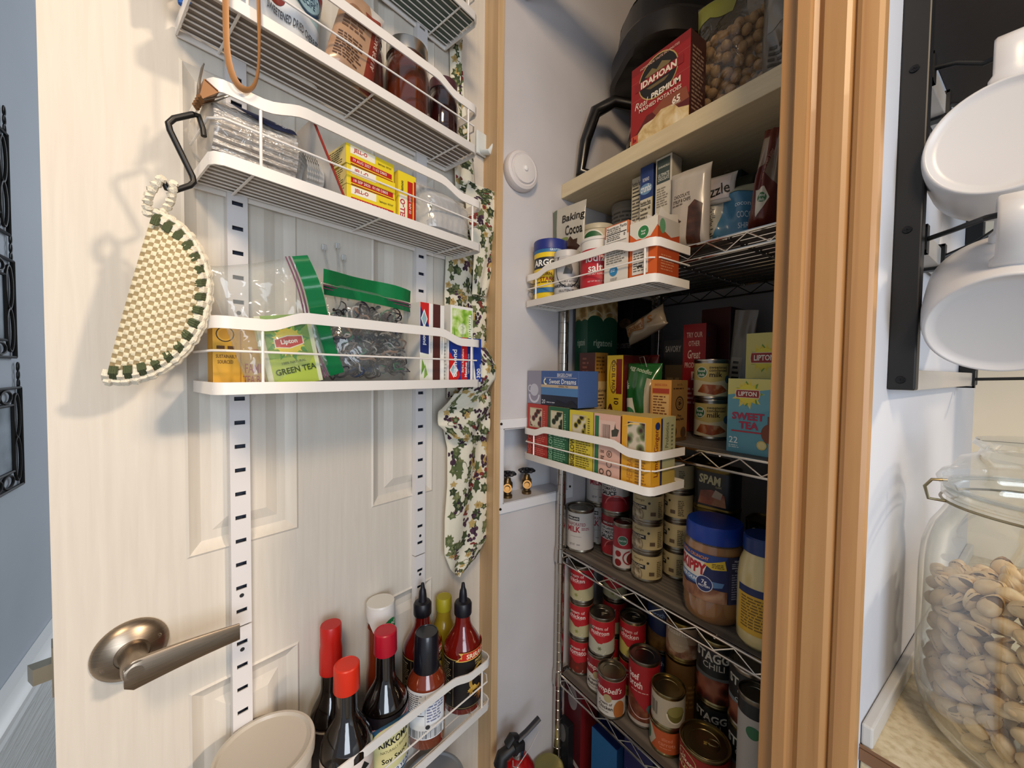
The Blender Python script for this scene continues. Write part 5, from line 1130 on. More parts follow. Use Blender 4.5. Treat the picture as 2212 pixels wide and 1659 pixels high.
t = cbox('brown_mix_box', 'brown box with a nutrition panel on its side, right of the blue tea box', 1251, 1284, 758, .700, ZBs, .045, '4a201c', sidecol='9a6a2a', front=[('r', 0, 0, 1, 1, '4a211d'), ('l', .2, .72, .6, .95, 4, '7a4a3c'), ('p', [(.4, .14), (.85, .10), (.8, .30), (.45, .3)], 'a85c34'), ('e', .5, .10, .25, .1, 'b09a84')],
     side=[('r', 0, 0, 1, 1, 'a87830'), ('l', .1, .72, .9, .96, 5, '6a4418'), ('r', 0, .1, .95, .62, 'c9ad78'), ('t', 'Calories', .5, .5, .05, '3a2410', .8), ('l', .1, .14, .9, .46, 7, '6a5030')])
cbox('taco_shell_box', 'yellow taco shell box with its name reading upwards', 1311, 1345, 762, .700, ZBs, .09, 'd3b02a', sidecol='5a1a18', topcol='c9a63a', front=[
    ('r', 0, 0, 1, 1, 'd6b42c'), ('e', .42, .72, .27, .85, '4a1c1a'), ('e', .42, .72, .24, .80, 'd6b42c'), ('t', 'OLD EL PASO', .42, .72, .22, '4a1c1a', .40, -90, .02), ('p', [(.6, .5), (.95, .5), (.95, .95), (.6, .95)], '7a1f1a'), ('t', '10', .62, .40, .30, '3c1a14', .1, -90, .02), ('t', 'SHELLS', .66, .18, .20, '3c1a14', .26, -90, .02), ('e', .26, .22, .17, .56, '4a1c1a'), ('t', 'STAND', .30, .22, .12, 'd6b42c', .2, -90, .02), ('t', "'N STUFF", .18, .22, .12, 'd6b42c', .22, -90, .02)])
X, w, zt = bspot(1338, 1404, 778, .705)
t = bag('noodle_bag', 'green and clear bag of egg noodles held shut with a clip', 'bag', (X + .012, .724, ZBs), w, zt - ZBs, .05, mat('1e5a26', .25, coat=.6), seed=41, neck=.35, wr=1.3, rotz=math.radians(10), spec=[
    ('p', [(.64, 0), (1, 0), (1, .75), (.66, .8)], 'b9ad92'), ('p', [(0, .06), (.30, .08), (.44, .25), (.3, .52), (.0, .5)], 'c9c6b4'), ('e', .20, .30, .17, .17, '2c6a3a'), ('t', 'egg noodles', .45, .90, .08, 'b9c8ae', .7, -14), ('t', 'food club', .2, .30, .05, 'dfe6da', .26), ('t', 'wide', .12, .70, .09, 'b9c8ae', .3, -70)])
bm = NB(); tube(bm, [(-.006, -.002, zt - ZBs - .004), (-.007, -.012, zt - ZBs + .012), (.004, -.014, zt - ZBs + .014), (.010, -.012, zt - ZBs - .008)], .0008, 6); obj('wire_clip', bm, STEEL, t)
X, w, zt = bspot(1394, 1432, 760, .84)
bag('sauce_pouch', 'dark red pouch standing behind the noodle bag', 'bag', (X - .004, .825, ZBs), w * 1.1, zt - ZBs, .04, mat('5a1412', .3, coat=.4), seed=43, neck=.3)
cbox('baking_soda_box', 'orange brown baking soda box with a round badge on its side', 1406, 1451, 813, .690, ZBs, .055, 'c98a3a', sidecol='8a6434', topcol='a87a3c', front=[
    ('r', 0, 0, 1, 1, 'cf9242'), ('t', 'BAKING SODA', .5, .92, .04, 'a83a1a', .6), ('r', .1, .78, .9, .86, 'a83a20'), ('r', .1, .08, .9, .76, 'd9b272'), ('l', .14, .1, .86, .75, 14, '7a4418')],
    side=[('r', 0, 0, 1, 1, '8f6a38'), ('t', "Let's Do", .5, .93, .035, '3a2614', .5), ('l', .1, .84, .9, .89, 1, '4a3018'), ('a', .5, .62, .26, .05, 0, 360, '3c2614'), ('a', .5, .62, .16, .02, 0, 360, '3c2614'), ('s', .5, .62, .12, .06, 5, '3c2614'), ('t', 'Pure', .5, .42, .04, '2c1c10', .3), ('t', 'Baking Soda', .5, .36, .05, '2c1c10', .85, 0, .02), ('e', .2, .16, .14, .2, '3a2614'), ('e', .75, .14, .16, .2, '4a3420'), ('r', .05, 0, .95, .06, '5a4024')])
# condensed milk cans
M_pie = noisemat('pie_print', [(.3, '6a2a12'), (.5, 'a8562a'), (.75, 'dcc29a')], scale=26, rough=.4, dist=1.0)
cm = [('r', 0, 0, 1, 1, 'cbb368'), ('p', [(0, 0), (1, 0), (1, .34), (.7, .5), (.45, .42), (.2, .5), (0, .40)], 'd6c8a2'), ('p', [(.26, .12), (.34, .36), (.60, .34), (.72, .16), (.5, .04)], M_pie), ('t', 'sweetened', .56, .88, .09, '3a2614', .3), ('t', 'condensed', .56, .79, .09, '3a2614', .3), ('t', 'milk', .52, .66, .15, '2c1c10', .20, 0, .015), ('e', .72, .52, .06, .06, '3a6a84')] + fclub(.32, .72, .075, 1, .36, '2d6a40')
cX, cY, cr = cspot(1502, 1573, 940, ZBs); hc = .092
hc = (at_y(1537, 853, cY - cr)[2] - ZBs) * 1.0
can('milk_can', 'sweetened condensed milk can on the shelf, under its twin', 'can', (cX, cY, ZBs), cr, hc, cm, 'cbb368', rotz=yawto(cX, cY), group='condensed milk cans')
can('milk_can', 'sweetened condensed milk can stacked on top of its twin', 'can', (cX - .004, cY + .002, ZBs + hc), cr, hc, cm, 'cbb368', rotz=yawto(cX, cY) + .15, group='condensed milk cans')
# lipton boxes
sun = lambda cy, r: [('s', .42, cy, r * 1.75, r * .9, 9, 'dfd06a'), ('s', .45, cy, r * 1.5, r * .8, 7, '6f9a3c'), ('s', .42, cy, r * 1.35, r * 1.0, 14, 'e0c93a'), ('e', .42, cy, r, r, 'e6d648')]
p = at_z(1573, 962, ZBs); q = at_z(1670, 975, ZBs); Yl = p[1]; X0, X1 = at_y(1573, 880, Yl)[0], at_y(1679, 880, Yl)[0]; X1 = min(X1, RX1 + rack.location.x - .016); w = X1 - X0; hl = at_y(1573, 806, Yl)[2] - ZBs
lsp = [('r', 0, 0, 1, 1, '5a9cae'), ('p', [(0, .5), (.0, 1), (1, 1), (1, .75)], 'd9cf7a'), ('p', [(0, .44), (1, .62), (1, .88), (0, .78)], '67a5b5')] + sun(.80, .20) + [('p', [(.18, .745), (.66, .745), (.68, .80), (.66, .855), (.18, .855), (.16, .80)], 'e9dcc8'), ('p', [(.19, .752), (.65, .752), (.665, .80), (.65, .848), (.19, .848), (.175, .80)], '9c2420'), ('t', 'LIPTON', .42, .80, .06, 'f2ece0', .38, 0, .03),
    ('t', 'SWEET', .44, .50, .10, 'b02a4c', .78, 0, .04), ('t', 'TEA', .46, .38, .10, 'b02a4c', .48, 0, .04), ('r', .10, .285, .76, .305, 'b02a3c'), ('t', '22', .15, .17, .085, 'e9efec', .22, 0, .01), ('l', .05, .06, .3, .11, 2, 'cfe0e0'), ('e', .92, .30, .20, .22, '7c3a20'), ('r', .84, .42, 1, .52, '6a4636'), ('e', .74, .14, .10, .10, 'd9c06a'), ('e', .74, .14, .075, .075, 'e3d394')]
carton('iced_tea_box', 'blue sweet tea box with a yellow sun, at the front of the middle wire shelf', 'box', ((X0 + X1) / 2, Yl, ZBs), w, .085, hl, '4f93a8', front=lsp, bev=.001)
Y2 = Yl + .0865; X02, X12 = at_y(1610, 760, Y2)[0], X1 - .012; h2 = at_y(1640, 706, Y2)[2] - ZBs
l2 = [('r', 0, 0, 1, 1, '4a8fae'), ('p', [(0, .55), (0, 1), (1, 1), (1, .6)], 'd9cf7a')] + sun(.78, .24) + [('p', [(.12, .735), (.72, .735), (.74, .78), (.72, .83), (.12, .83), (.10, .78)], 'e9dcc8'), ('p', [(.13, .74), (.71, .74), (.725, .78), (.71, .825), (.13, .825), (.115, .78)], '9c2420'), ('t', 'LIPTON', .42, .783, .05, 'f2ece0', .46, 0, .03), ('p', [(0, .55), (1, .58), (1, .60), (0, .57)], '2f6a86')]
for hh_ in (1,):
    xx = (X02 + X12) / 2; ww = X12 - X02
    carton('iced_tea_box', 'second blue tea box with a yellow sun, taller, behind the sweet tea box', 'box', (xx, Yl + .0865, ZBs), at_y(1700, 760, Yl + .0865)[0] - at_y(1610, 760, Yl + .0865)[0] if False else ww, .07, at_y(1640, 706, Yl + .0865)[2] - ZBs, '4f93a8', front=l2)
# middle back things
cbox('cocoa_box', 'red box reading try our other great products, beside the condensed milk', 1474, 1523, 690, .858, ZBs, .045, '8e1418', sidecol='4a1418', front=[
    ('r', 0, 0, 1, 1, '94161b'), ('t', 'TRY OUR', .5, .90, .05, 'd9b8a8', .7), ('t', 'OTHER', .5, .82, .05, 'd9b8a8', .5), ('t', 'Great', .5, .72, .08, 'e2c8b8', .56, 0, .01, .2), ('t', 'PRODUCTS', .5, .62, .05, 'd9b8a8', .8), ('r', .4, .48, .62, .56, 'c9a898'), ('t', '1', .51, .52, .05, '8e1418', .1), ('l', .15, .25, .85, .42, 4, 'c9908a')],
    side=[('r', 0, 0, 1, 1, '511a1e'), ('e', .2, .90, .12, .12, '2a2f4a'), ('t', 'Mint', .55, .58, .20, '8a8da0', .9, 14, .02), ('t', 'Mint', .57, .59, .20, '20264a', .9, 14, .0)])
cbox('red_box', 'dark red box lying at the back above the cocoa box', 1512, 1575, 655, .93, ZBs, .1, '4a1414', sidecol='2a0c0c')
cbox('seasoning_box', 'black and tan savory seasoning box behind the clip-closed bag', 1432, 1474, 726, .86, ZBs, .05, '17161a', front=[('r', 0, 0, 1, 1, '17161a'), ('t', 'SAVORY', .5, .90, .07, '8f8c88', .8), ('r', .1, .0, 1, .72, '4a3c28'), ('l', .2, .2, .9, .6, 5, '6a5a40')])
X, w, zt = bspot(1374, 1484, 690, .80)
bag('cracker_bag', 'tan bag with orange lettering lying tilted across the box tops', 'bag', (X - .035, .80, at_y(1380, 718, .80)[2]), .115, .052, .035, mat('bba88e', .3, coat=.4), seed=45, wr=1.3, rot=(math.radians(-10), math.radians(-24), 0), spec=[('p', [(.02, .4), (.55, .2), (.62, .7), (.1, .85)], 'b5753c'), ('p', [(.06, .45), (.52, .27), (.56, .64), (.12, .78)], 'caa67a'), ('t', 'crackers', .32, .52, .3, '9a5a28', .44, -6, .02), ('t', 'S', .72, .5, .4, 'b5753c', .12, 0, .02)])
X, w, zt = bspot(1565, 1625, 640, .74)
bag('spice_packet', 'white and dark spice packet leaning upright behind the milk cans', 'bag', (at_y(1582, 760, .915)[0], .916, ZBs), .045, .275, .012, mat('8c8274', .3, coat=.4), seed=47, rot=(0, math.radians(5), math.radians(14)), spec=[('r', .1, .3, .6, .62, 'b5aa98'), ('b', .3, .18, .6, .28, 8, '2a2824'), ('l', .2, .35, .55, .6, 6, '3a3630')])
X, w, zt = bspot(1628, 1690, 655, .90)
bag('bread_bag', 'brown bread bag at the back behind the upper sweet tea box', 'bag', (-.300, .955, ZBs), .075, zt - ZBs, .05, mat('7a5430', .4), seed=49)
X, w, zt = bspot(1540, 1620, 745, .84)
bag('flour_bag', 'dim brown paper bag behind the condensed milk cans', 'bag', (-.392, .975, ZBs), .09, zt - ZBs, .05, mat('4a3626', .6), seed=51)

# ---- basket P2 tea boxes
tb = [(1141, 1185, 872, 'a8302a', 'red', '7a1f1c', 'c86a5c', 'bigelow'), (1186, 1230, 877, '1f5a3c', 'green', '153f2a', '7fae8c', 'bigelow'), (1232, 1283, 884, 'cdbb3a', 'yellow', 'a89a2c', '6a5a1a', 'bigelow')]
Yt = .5745; Xr0 = PX0 + .004; tea_x = []
for i, (a, b, yt, c, nm, c2, c3, _) in enumerate(tb):
    X, w, zt = bspot(a, b, yt, Yt); X = X if i else max(X, Xr0 + w / 2)
    pic = noisemat('tea_print_' + nm, [(.3, '20180e'), (.45, c2), (.6, 'c9bfa6')], scale=75, kind='vor', rough=.4)
    carton('tea_box', '%s tea box standing in the pantry basket, front row' % nm, 'box', (X, Yt, G2), w * .985, .075, zt - G2, c, rotz=0, group='upright tea boxes', sidecol=c2, topcol='c4b184' if i else c, front=[
        ('r', 0, 0, 1, 1, c), ('r', .12, .56, .74, .93, 'b9ac88'), ('r', .15, .58, .71, .91, pic), ('l', .30, .04, .92, .50, 12, c3), ('t', 'BIGELOW', .14, .28, .20, c3 if i != 2 else '5a4a14', .5, 90, .03), ('l', .80, .6, .9, .9, 8, c3)])
X, w, zt = bspot(1285, 1343, 890, Yt)
carton('tea_box', 'pale pink tea box with a bar code side, standing in the pantry basket', 'box', (X, Yt, G2), w * .985, .075, zt - G2, 'd2a594', sidecol='5a3028', topcol='c4b184', group='upright tea boxes', front=[
    ('r', 0, 0, 1, 1, 'd6aa9a'), ('r', .04, .0, .20, .96, '1f6a44'), ('r', .20, .55, .84, .9, 'd9b8aa'), ('b', .32, .62, .62, .84, 12, '1d1a18'), ('p', [(.70, .66), (.90, .68), (.96, .78), (.84, .80), (.82, .88), (.78, .78), (.68, .76)], '3a3a30'), ('t', '100', .34, .40, .05, '4a3a30', .16), ('a', .62, .38, .10, .02, 0, 360, '4a3a30'), ('t', 'B', .62, .38, .05, '4a3a30', .1), ('a', .62, .22, .10, .02, 0, 360, '4a3a30'), ('a', .62, .08, .10, .03, 0, 360, '4a3a30'), ('a', .34, .08, .09, .03, 0, 360, '4a3a30'), ('l', .3, .28, .45, .34, 2, '4a3a30')])
X, w, zt = bspot(1346, 1411, 893, Yt); w = min(w, (PX1 - .003) - (X - w / 2))
X = at_y(1346, 893, Yt)[0] + w / 2
carton('tea_box', 'orange lemon ginger tea box at the right end of the pantry basket', 'box', (X, Yt, G2), w, .068, zt - G2, 'd59a22', sidecol='9a9a72', topcol='c9b070', group='upright tea boxes', front=[
    ('r', 0, 0, 1, 1, 'd89d24'), ('r', .18, .50, .80, .92, 'c9b694'), ('r', .20, .51, .78, .91, noisemat('ginger_print', [(.3, '3a1418'), (.5, '6a7a4a'), (.7, 'c9bca8')], scale=60, kind='vor', rough=.4)), ('t', 'HERBAL', .3, .24, .2, 'b9781c', .4, 90, .02), ('l', .48, .04, .86, .42, 9, '9a6a1c'), ('t', 'g', .9, .5, .06, 'b9781c', .1), ('p', [(.05, .84), (.3, .90), (.6, .905), (.6, .885), (.3, .875)], 'e6c06a')],
    side=[('r', 0, 0, .40, 1, 'd39822'), ('r', .36, 0, .44, .98, '2a2c4c'), ('r', .44, 0, 1, 1, 'a9a67c'), ('t', 'Lemon Ginger', .20, .50, .22, '7a2a1c', .66, 90, .01), ('e', .22, .88, .1, .1, '1d2c5c'), ('t', 'Probiotics', .62, .74, .14, '4a4a30', .36, 90, .0), ('p', [(.44, 0), (1, 0), (1, .2), (.8, .28), (.6, .22), (.44, .3)], 'b59a4a'), ('l', .8, .4, .9, .9, 9, '6a6a4a')])
X, w, zt = bspot(1142, 1250, 799, .585); zb = G2 + .128
zz = bspot(1186, 1230, 877, Yt)[2]
X = PX0 + .002 + .062
carton('tea_box', 'blue herbal tea box with a mug picture, lying on the upright tea boxes', 'box', (-.661, .578, max(zz, bspot(1141, 1185, 872, Yt)[2]) + .0005), .168, .060, at_y(1200, 800, .578)[2] - zz, '3f5a8c', topcol='2a3558', rotz=0, front=[
    ('r', 0, 0, 1, 1, '3d5a92'), ('r', 0, 0, .30, 1, '8a8898'), ('e', .15, .42, .09, .085, 'b9b9c6'), ('a', .15, .28, .12, .03, 180, 360, 'c4c4d0'), ('a', .06, .46, .05, .015, 60, 300, 'c4c4d0'), ('r', .30, .0, 1, .30, '1a2238'), ('r', .30, .30, 1, .52, '4a78aa'), ('r', .30, .52, 1, .60, 'b9a68c'), ('t', 'HERBAL TEA', .74, .56, .05, '4a3c30', .2), ('t', 'BIGELOW', .76, .88, .10, 'c9ccd8', .40, 0, .02), ('r', .36, .80, .98, .81, 'c9ccd8'), ('t', 'Sweet Dreams', .72, .70, .14, 'e6e6e8', .50, 0, .01), ('a', .40, .69, .045, .02, 90, 300, 'e6e2c8'), ('t', '20', .36, .10, .12, 'c9ccd8', .08), ('l', .42, .06, .7, .12, 1, 'a9acb8'), ('p', [(.55, .0), (.62, .18), (.78, .10), (.9, .2), (1, .05), (1, 0)], '0f1424')],
    group='upright tea boxes' if False else None)

# ---- shelf C
em = [('r', 0, 0, 1, 1, 'c4bfba'), ('r', .24, .80, .46, .90, '201c1e'), ('t', 'KIRKLAND', .35, .85, .05, 'e6e2de', .2, 0, .02), ('t', 'EVAPORATED', .40, .70, .09, '8a3a4a', .34, 0, .012), ('t', 'MILK', .36, .56, .16, '9a2030', .24, 0, .03), ('l', .5, .54, .64, .62, 2, '9a5a64'), ('r', .30, .36, .5, .365, '6a6466'), ('t', 'NET WT', .34, .14, .06, '8a8486', .1), ('l', .42, .12, .5, .17, 1, '8a8486')]
cX, cY, cr = cspot(1221, 1282, 1186, ZC); cr = min(cr, .036); cX = max(cX, XL + .002 + cr); h_ = at_y(1251, 1100, cY - cr)[2] - ZC
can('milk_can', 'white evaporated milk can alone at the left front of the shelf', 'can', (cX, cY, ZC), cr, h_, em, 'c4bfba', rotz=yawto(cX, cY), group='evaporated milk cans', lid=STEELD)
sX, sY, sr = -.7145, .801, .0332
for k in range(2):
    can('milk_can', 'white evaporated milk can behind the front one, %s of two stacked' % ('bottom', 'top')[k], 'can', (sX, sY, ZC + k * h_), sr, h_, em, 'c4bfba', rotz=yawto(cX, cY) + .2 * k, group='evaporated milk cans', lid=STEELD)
ts = [('r', 0, 0, 1, 1, '8e1620'), ('r', 0, .38, 1, .74, 'c9c4c0'), ('r', .2, .78, .48, .86, '5a0e14'), ('t', 'KIRKLAND', .36, .82, .05, 'd9c8c4', .2, 0, .02), ('t', 'ORGANIC', .36, .68, .07, '1c181a', .26, 0, .01), ('t', 'TOMATO', .36, .58, .08, '1c181a', .26, 0, .01), ('t', 'SAUCE', .36, .46, .12, '1c181a', .28, 0, .03), ('e', .55, .1, .3, .12, 'a8242c'), ('a', .5, .12, .2, .02, 10, 170, 'c9605c')]
tX, tY = at_y(1340, 1150, .742)[0], .742; tr = .0345; th = .108
tX = at_y(1340, 1150, .785)[0] + .008
for k in range(2):
    can('tomato_sauce_can', 'red tomato sauce can, %s of two stacked beside the evaporated milk' % ('bottom', 'top')[k], 'can', (-.643, .782, ZC + k * th), tr, th, ts, '8e1620', rotz=yawto(tX, .822), group='tomato sauce cans', lid=STEELD)
cX, cY, cr = -.5835, .7415, .0245; h_ = at_y(1356, 1130, cY - cr)[2] - ZC
can('tomato_can', 'small red and white tomato can in front of the tomato sauce', 'can', (cX, cY, ZC), cr, h_, [('r', 0, 0, 1, 1, 'c4bcb8'), ('r', 0, .48, 1, 1, '9c1e2a'), ('e', .46, .68, .11, .11, 'cfc6c0'), ('e', .46, .68, .10, .10, '3c6a50'), ('t', 'food club', .46, .68, .05, 'd9ded6', .16), ('e', .36, .34, .07, .07, '8a1c1c'), ('e', .36, .12, .08, .08, '7c1a18'), ('a', .62, .26, .16, .03, 90, 270, '8a2020'), ('e', .66, .24, .11, .13, '6a1a16')], 'c4bcb8', rotz=yawto(cX, cY), lid=STEELD)
M_chk = noisemat('shredded_chicken_print', [(.3, '4a3c2a'), (.5, 'a8987a'), (.75, 'ded4bc')], scale=90, rough=.4)
gg = [('r', 0, 0, 1, 1, 'b5a67c'), ('t', 'Georgia', .34, .82, .14, '6a5220', .24, 0, .012, .25), ('e', .50, .72, .02, .02, '2a2418'), ('r', .16, .44, .46, .62, '1c1a18'), ('t', 'PIECES & STEMS', .31, .55, .07, 'd9d2c0', .26), ('t', 'MUSHROOMS', .31, .48, .05, 'd9d2c0', .2), ('e', .28, .18, .14, .14, '8a7a5c'), ('e', .28, .18, .125, .125, M_chk), ('r', .52, .18, .60, .34, '5a4a38'), ('l', .64, .1, .74, .8, 9, '5a4e34')]
cX, cY, cr = cspot(1373, 1440, 1252, ZC); hm = (at_y(1406, 1060, cY - cr)[2] - ZC) / 3
for k in range(3):
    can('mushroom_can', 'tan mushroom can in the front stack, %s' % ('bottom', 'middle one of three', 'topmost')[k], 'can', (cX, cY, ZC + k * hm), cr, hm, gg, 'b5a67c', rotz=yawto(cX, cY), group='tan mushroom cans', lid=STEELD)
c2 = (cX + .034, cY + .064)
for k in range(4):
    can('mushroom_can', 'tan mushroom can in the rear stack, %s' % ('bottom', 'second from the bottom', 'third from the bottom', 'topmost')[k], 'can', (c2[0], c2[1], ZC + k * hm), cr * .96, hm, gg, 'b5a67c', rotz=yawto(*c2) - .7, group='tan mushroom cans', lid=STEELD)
# luncheon meat: rounded rectangular tins
def rr_path(w, d, r, n=6):
    P_ = []
    for qx, qy, a0 in ((1, 1, 0), (-1, 1, 90), (-1, -1, 180), (1, -1, 270)):
        for k in range(n + 1):
            a = math.radians(a0 + 90 * k / n); P_.append((qx * (w / 2 - r) + r * math.cos(a), qy * (d / 2 - r) + r * math.sin(a)))
    return P_
def meat_tin(label, X, Y, z, w, d, h, rot):
    t = thing('meat_tin', label, 'tin', (X, Y, z), rot, 'blue meat tins')
    def loft(bm, lv):
        rows = [[bm.verts.new((p[0], p[1], zz)) for p in rr_path(w * s, d * s if d * s < d else d + (w * s - w), .016 * s)] for s, zz in lv]; m = len(rows[0])
        for a, b in zip(rows, rows[1:]):
            for i in range(m): bm.faces.new((a[i], a[(i + 1) % m], b[(i + 1) % m], b[i]))
        bm.faces.new(rows[0]); bm.faces.new(rows[-1])
    bm = NB(); loft(bm, [(.96, 0), (1.0, .001), (1.0, .004), (.97, .006), (.97, h - .006), (1.0, h - .004), (1.0, h), (.96, h), (.95, h - .003)]); obj('tin', bm, mat('6a5a30', .3, 1.0), t, smooth=True, angle=35)
    bm = NB(); loft(bm, [(.974, .0065), (.974, h - .0065)]); obj('label', bm, mat('0c1018', .35), t, smooth=True, angle=35)
    W = w * .95 - .02
    art('label_print', [('t', 'SPAM', .42, .78, .26, 'd6cc9a', .72, -3, .04), ('t', 'CLASSIC', .72, .60, .05, 'c9c08c', .2), ('p', [(.04, .06), (.12, .44), (.5, .50), (.92, .40), (.98, .06)], noisemat('ham_print', [(.3, '5a2414'), (.5, '9a5236'), (.75, 'c99a72')], scale=24, rough=.4) if 'ham_print' not in MC else MC['ham_print']), ('p', [(.5, .30), (.62, .52), (.86, .44), (.8, .26)], 'b9a690')], W, h - .013, lambda x, y, o: (x - W / 2, -d / 2 * .974 - o, .0065 + y), t)
X, Y = at_y(1532, 1050, .80)[0] + .006, .833; zt1 = at_y(1532, 1002, .80)[2]; hs = .083
hs = (zt1 - ZC) / 3; w_ = at_y(1568, 1050, .80)[0] - at_y(1497, 1050, .80)[0] + .014
for k in range(3): meat_tin('dark blue meat tin behind the peanut butter, %s of its stack' % ('bottom', 'middle', 'topmost')[k], X, Y + .0, ZC + k * hs, w_, .062, hs, math.radians(6))
hs2 = hs
Xb = X - .06; Yb_ = .893
for k in range(3): meat_tin('dark blue meat tin in the rear left stack, %s' % ('bottom', 'middle', 'topmost')[k], X - .056, .900, ZC + k * hs, w_, .062, hs, math.radians(6))
for k in range(2): meat_tin('dark blue meat tin by the right wall, %s of two' % ('bottom', 'top')[k], X + .100, .845, ZC + k * hs, w_, .062, hs, math.radians(4))
# peanut butter
cX, cY, cr = cspot(1490, 1617, 1346, ZC); cr *= .955; cX -= .003; zt_ = at_y(1555, 1118, cY - cr * .2)[2]; h_ = zt_ - ZC
t = thing('peanut_butter_jar', 'large peanut butter jar with a bright blue lid on the lower wire shelf', 'jar', (cX, cY, ZC), yawto(cX, cY, 1.0))
H1 = h_ * .80
M_pb = mat('9a6a3a', .3, coat=.8)
bm = NB(); lathe(bm, [(0, 0), (cr * .86, 0), (cr * .95, .006), (cr * .99, .02), (cr, H1 * .3), (cr, H1 * .86), (cr * .97, H1 * .95), (cr * .90, H1), (0, H1)], 48); obj('peanut_butter', bm, M_pb, t, smooth=True, angle=60)
bm = NB(); lathe(bm, [(cr * .90, .0), (cr * .99, .006), (cr * 1.02, .02), (cr * 1.02, H1 * .9), (cr * .98, H1 * .99), (cr * .9, h_ * .85), (cr * .88, h_ * .88)], 48, cap=False); obj('clear_jar', bm, clear('jar_plastic', (1, .97, .93), gloss=.05, rough=.05, body=.12, bodycol='b59a78'), t, smooth=True)
bm = NB(); R = cr * .965; pr = [(R * .96, h_ * .82), (R, h_ * .825), (R, h_ * .975), (R * .96, h_), (R * .8, h_), (0, h_)]; lathe(bm, pr, 64); obj('screw_lid', bm, mat('123a9c', .35), t, smooth=True, angle=35)
rl = cr * 1.03; span = PI * 1.05; W = rl * span; LH = h_ * .48; a0 = .28
M_pn = noisemat('peanut_picture', [(.3, '5a3320'), (.5, '96664a'), (.75, 'c9a484')], scale=30, rough=.4, dist=.8)
art('wrap_label', [('r', 0, 0, 1, 1, '1f2a5c'), ('p', [(0, .80), (.5, .80), (.55, 1), (0, 1)], '24438c'), ('t', 'EXTRA CRUNCHY', .20, .92, .07, 'd98a2c', .34, -3, .03), ('p', [(.0, .48), (.30, .44), (.36, .82), (.0, .86)], 'e2dcd4'), ('t', 'SKIPPY', .175, .67, .26, 'b01f2a', .35, -3, .05), ('p', [(.32, .80), (.52, .92), (.54, .72), (.40, .70)], 'd9bc3a'), ('l', .40, .74, .52, .84, 3, '4a3c14'),
    ('p', [(0, .34), (.34, .30), (.5, .34), (.52, .44), (0, .48)], '5c86b8'), ('t', 'SUPER CHUNK', .15, .40, .08, 'eef0f4', .26, -2, .03), ('p', [(0, 0), (.55, 0), (.55, .26), (.36, .30), (.12, .24), (0, .30)], M_pn), ('e', .33, .36, .085, .085, 'd9dce8'), ('e', .33, .36, .078, .078, '27356e'), ('t', '7g', .33, .39, .11, 'eef0f4', .08, 0, .02), ('t', 'PROTEIN', .33, .31, .045, 'eef0f4', .11, 0, .02),
    ('r', .56, 0, 1, 1, '262a4c'), ('t', 'Nutrition Facts', .72, .92, .05, 'c9ccd8', .26, 0, .02), ('l', .59, .80, .84, .88, 2, '9a9db0'), ('r', .59, .77, .84, .785, 'd9dce8'), ('t', 'Calories 190', .71, .72, .05, 'c9ccd8', .24, 0, .02), ('l', .59, .1, .84, .66, 11, '8a8da4'), ('r', .88, .06, 1, .6, 'b9b4a8')], W, LH,
    lambda x, y, o: ((rl + o) * math.sin((x - W / 2) / rl + a0), -(rl + o) * math.cos((x - W / 2) / rl + a0), h_ * .25 + y), t, cut=W / 30)
# mayonnaise
cr2 = .0375; cX2 = -.2835; cY2 = .727
zt_ = at_y(1650, 1140, cY2)[2]; h_ = min(.20, zt_ - ZC)
t = thing('mayonnaise_jar', 'pale yellow mayonnaise jar with a blue lid, partly hidden by the door casing', 'jar', (cX2, cY2, ZC), yawto(cX2, cY2, 1.0) + .5)
bm = NB(); lathe(bm, [(0, 0), (cr2 * .85, 0), (cr2 * .98, .008), (cr2, .03), (cr2, h_ * .62), (cr2 * .93, h_ * .74), (cr2 * .76, h_ * .84), (cr2 * .76, h_ * .88), (0, h_ * .88)], 44); obj('jar_body', bm, mat('d9c68c', .2, coat=.6), t, smooth=True, angle=60)
bm = NB(); lathe(bm, [(cr2 * .78, h_ * .85), (cr2 * .82, h_ * .855), (cr2 * .82, h_ * .985), (cr2 * .76, h_), (0, h_)], 48); obj('screw_lid', bm, mat('14306c', .35), t, smooth=True, angle=35)
W = cr2 * PI
art('wrap_label', [('r', 0, 0, 1, 1, 'd9a92a'), ('r', 0, .84, 1, 1, '16285c'), ('l', .06, .1, .5, .80, 11, '7a5a18')], W, h_ * .42, lambda x, y, o: ((cr2 + o) * math.sin((x - W / 2) / cr2), -(cr2 + o) * math.cos((x - W / 2) / cr2), h_ * .14 + y), t, cut=W / 20)

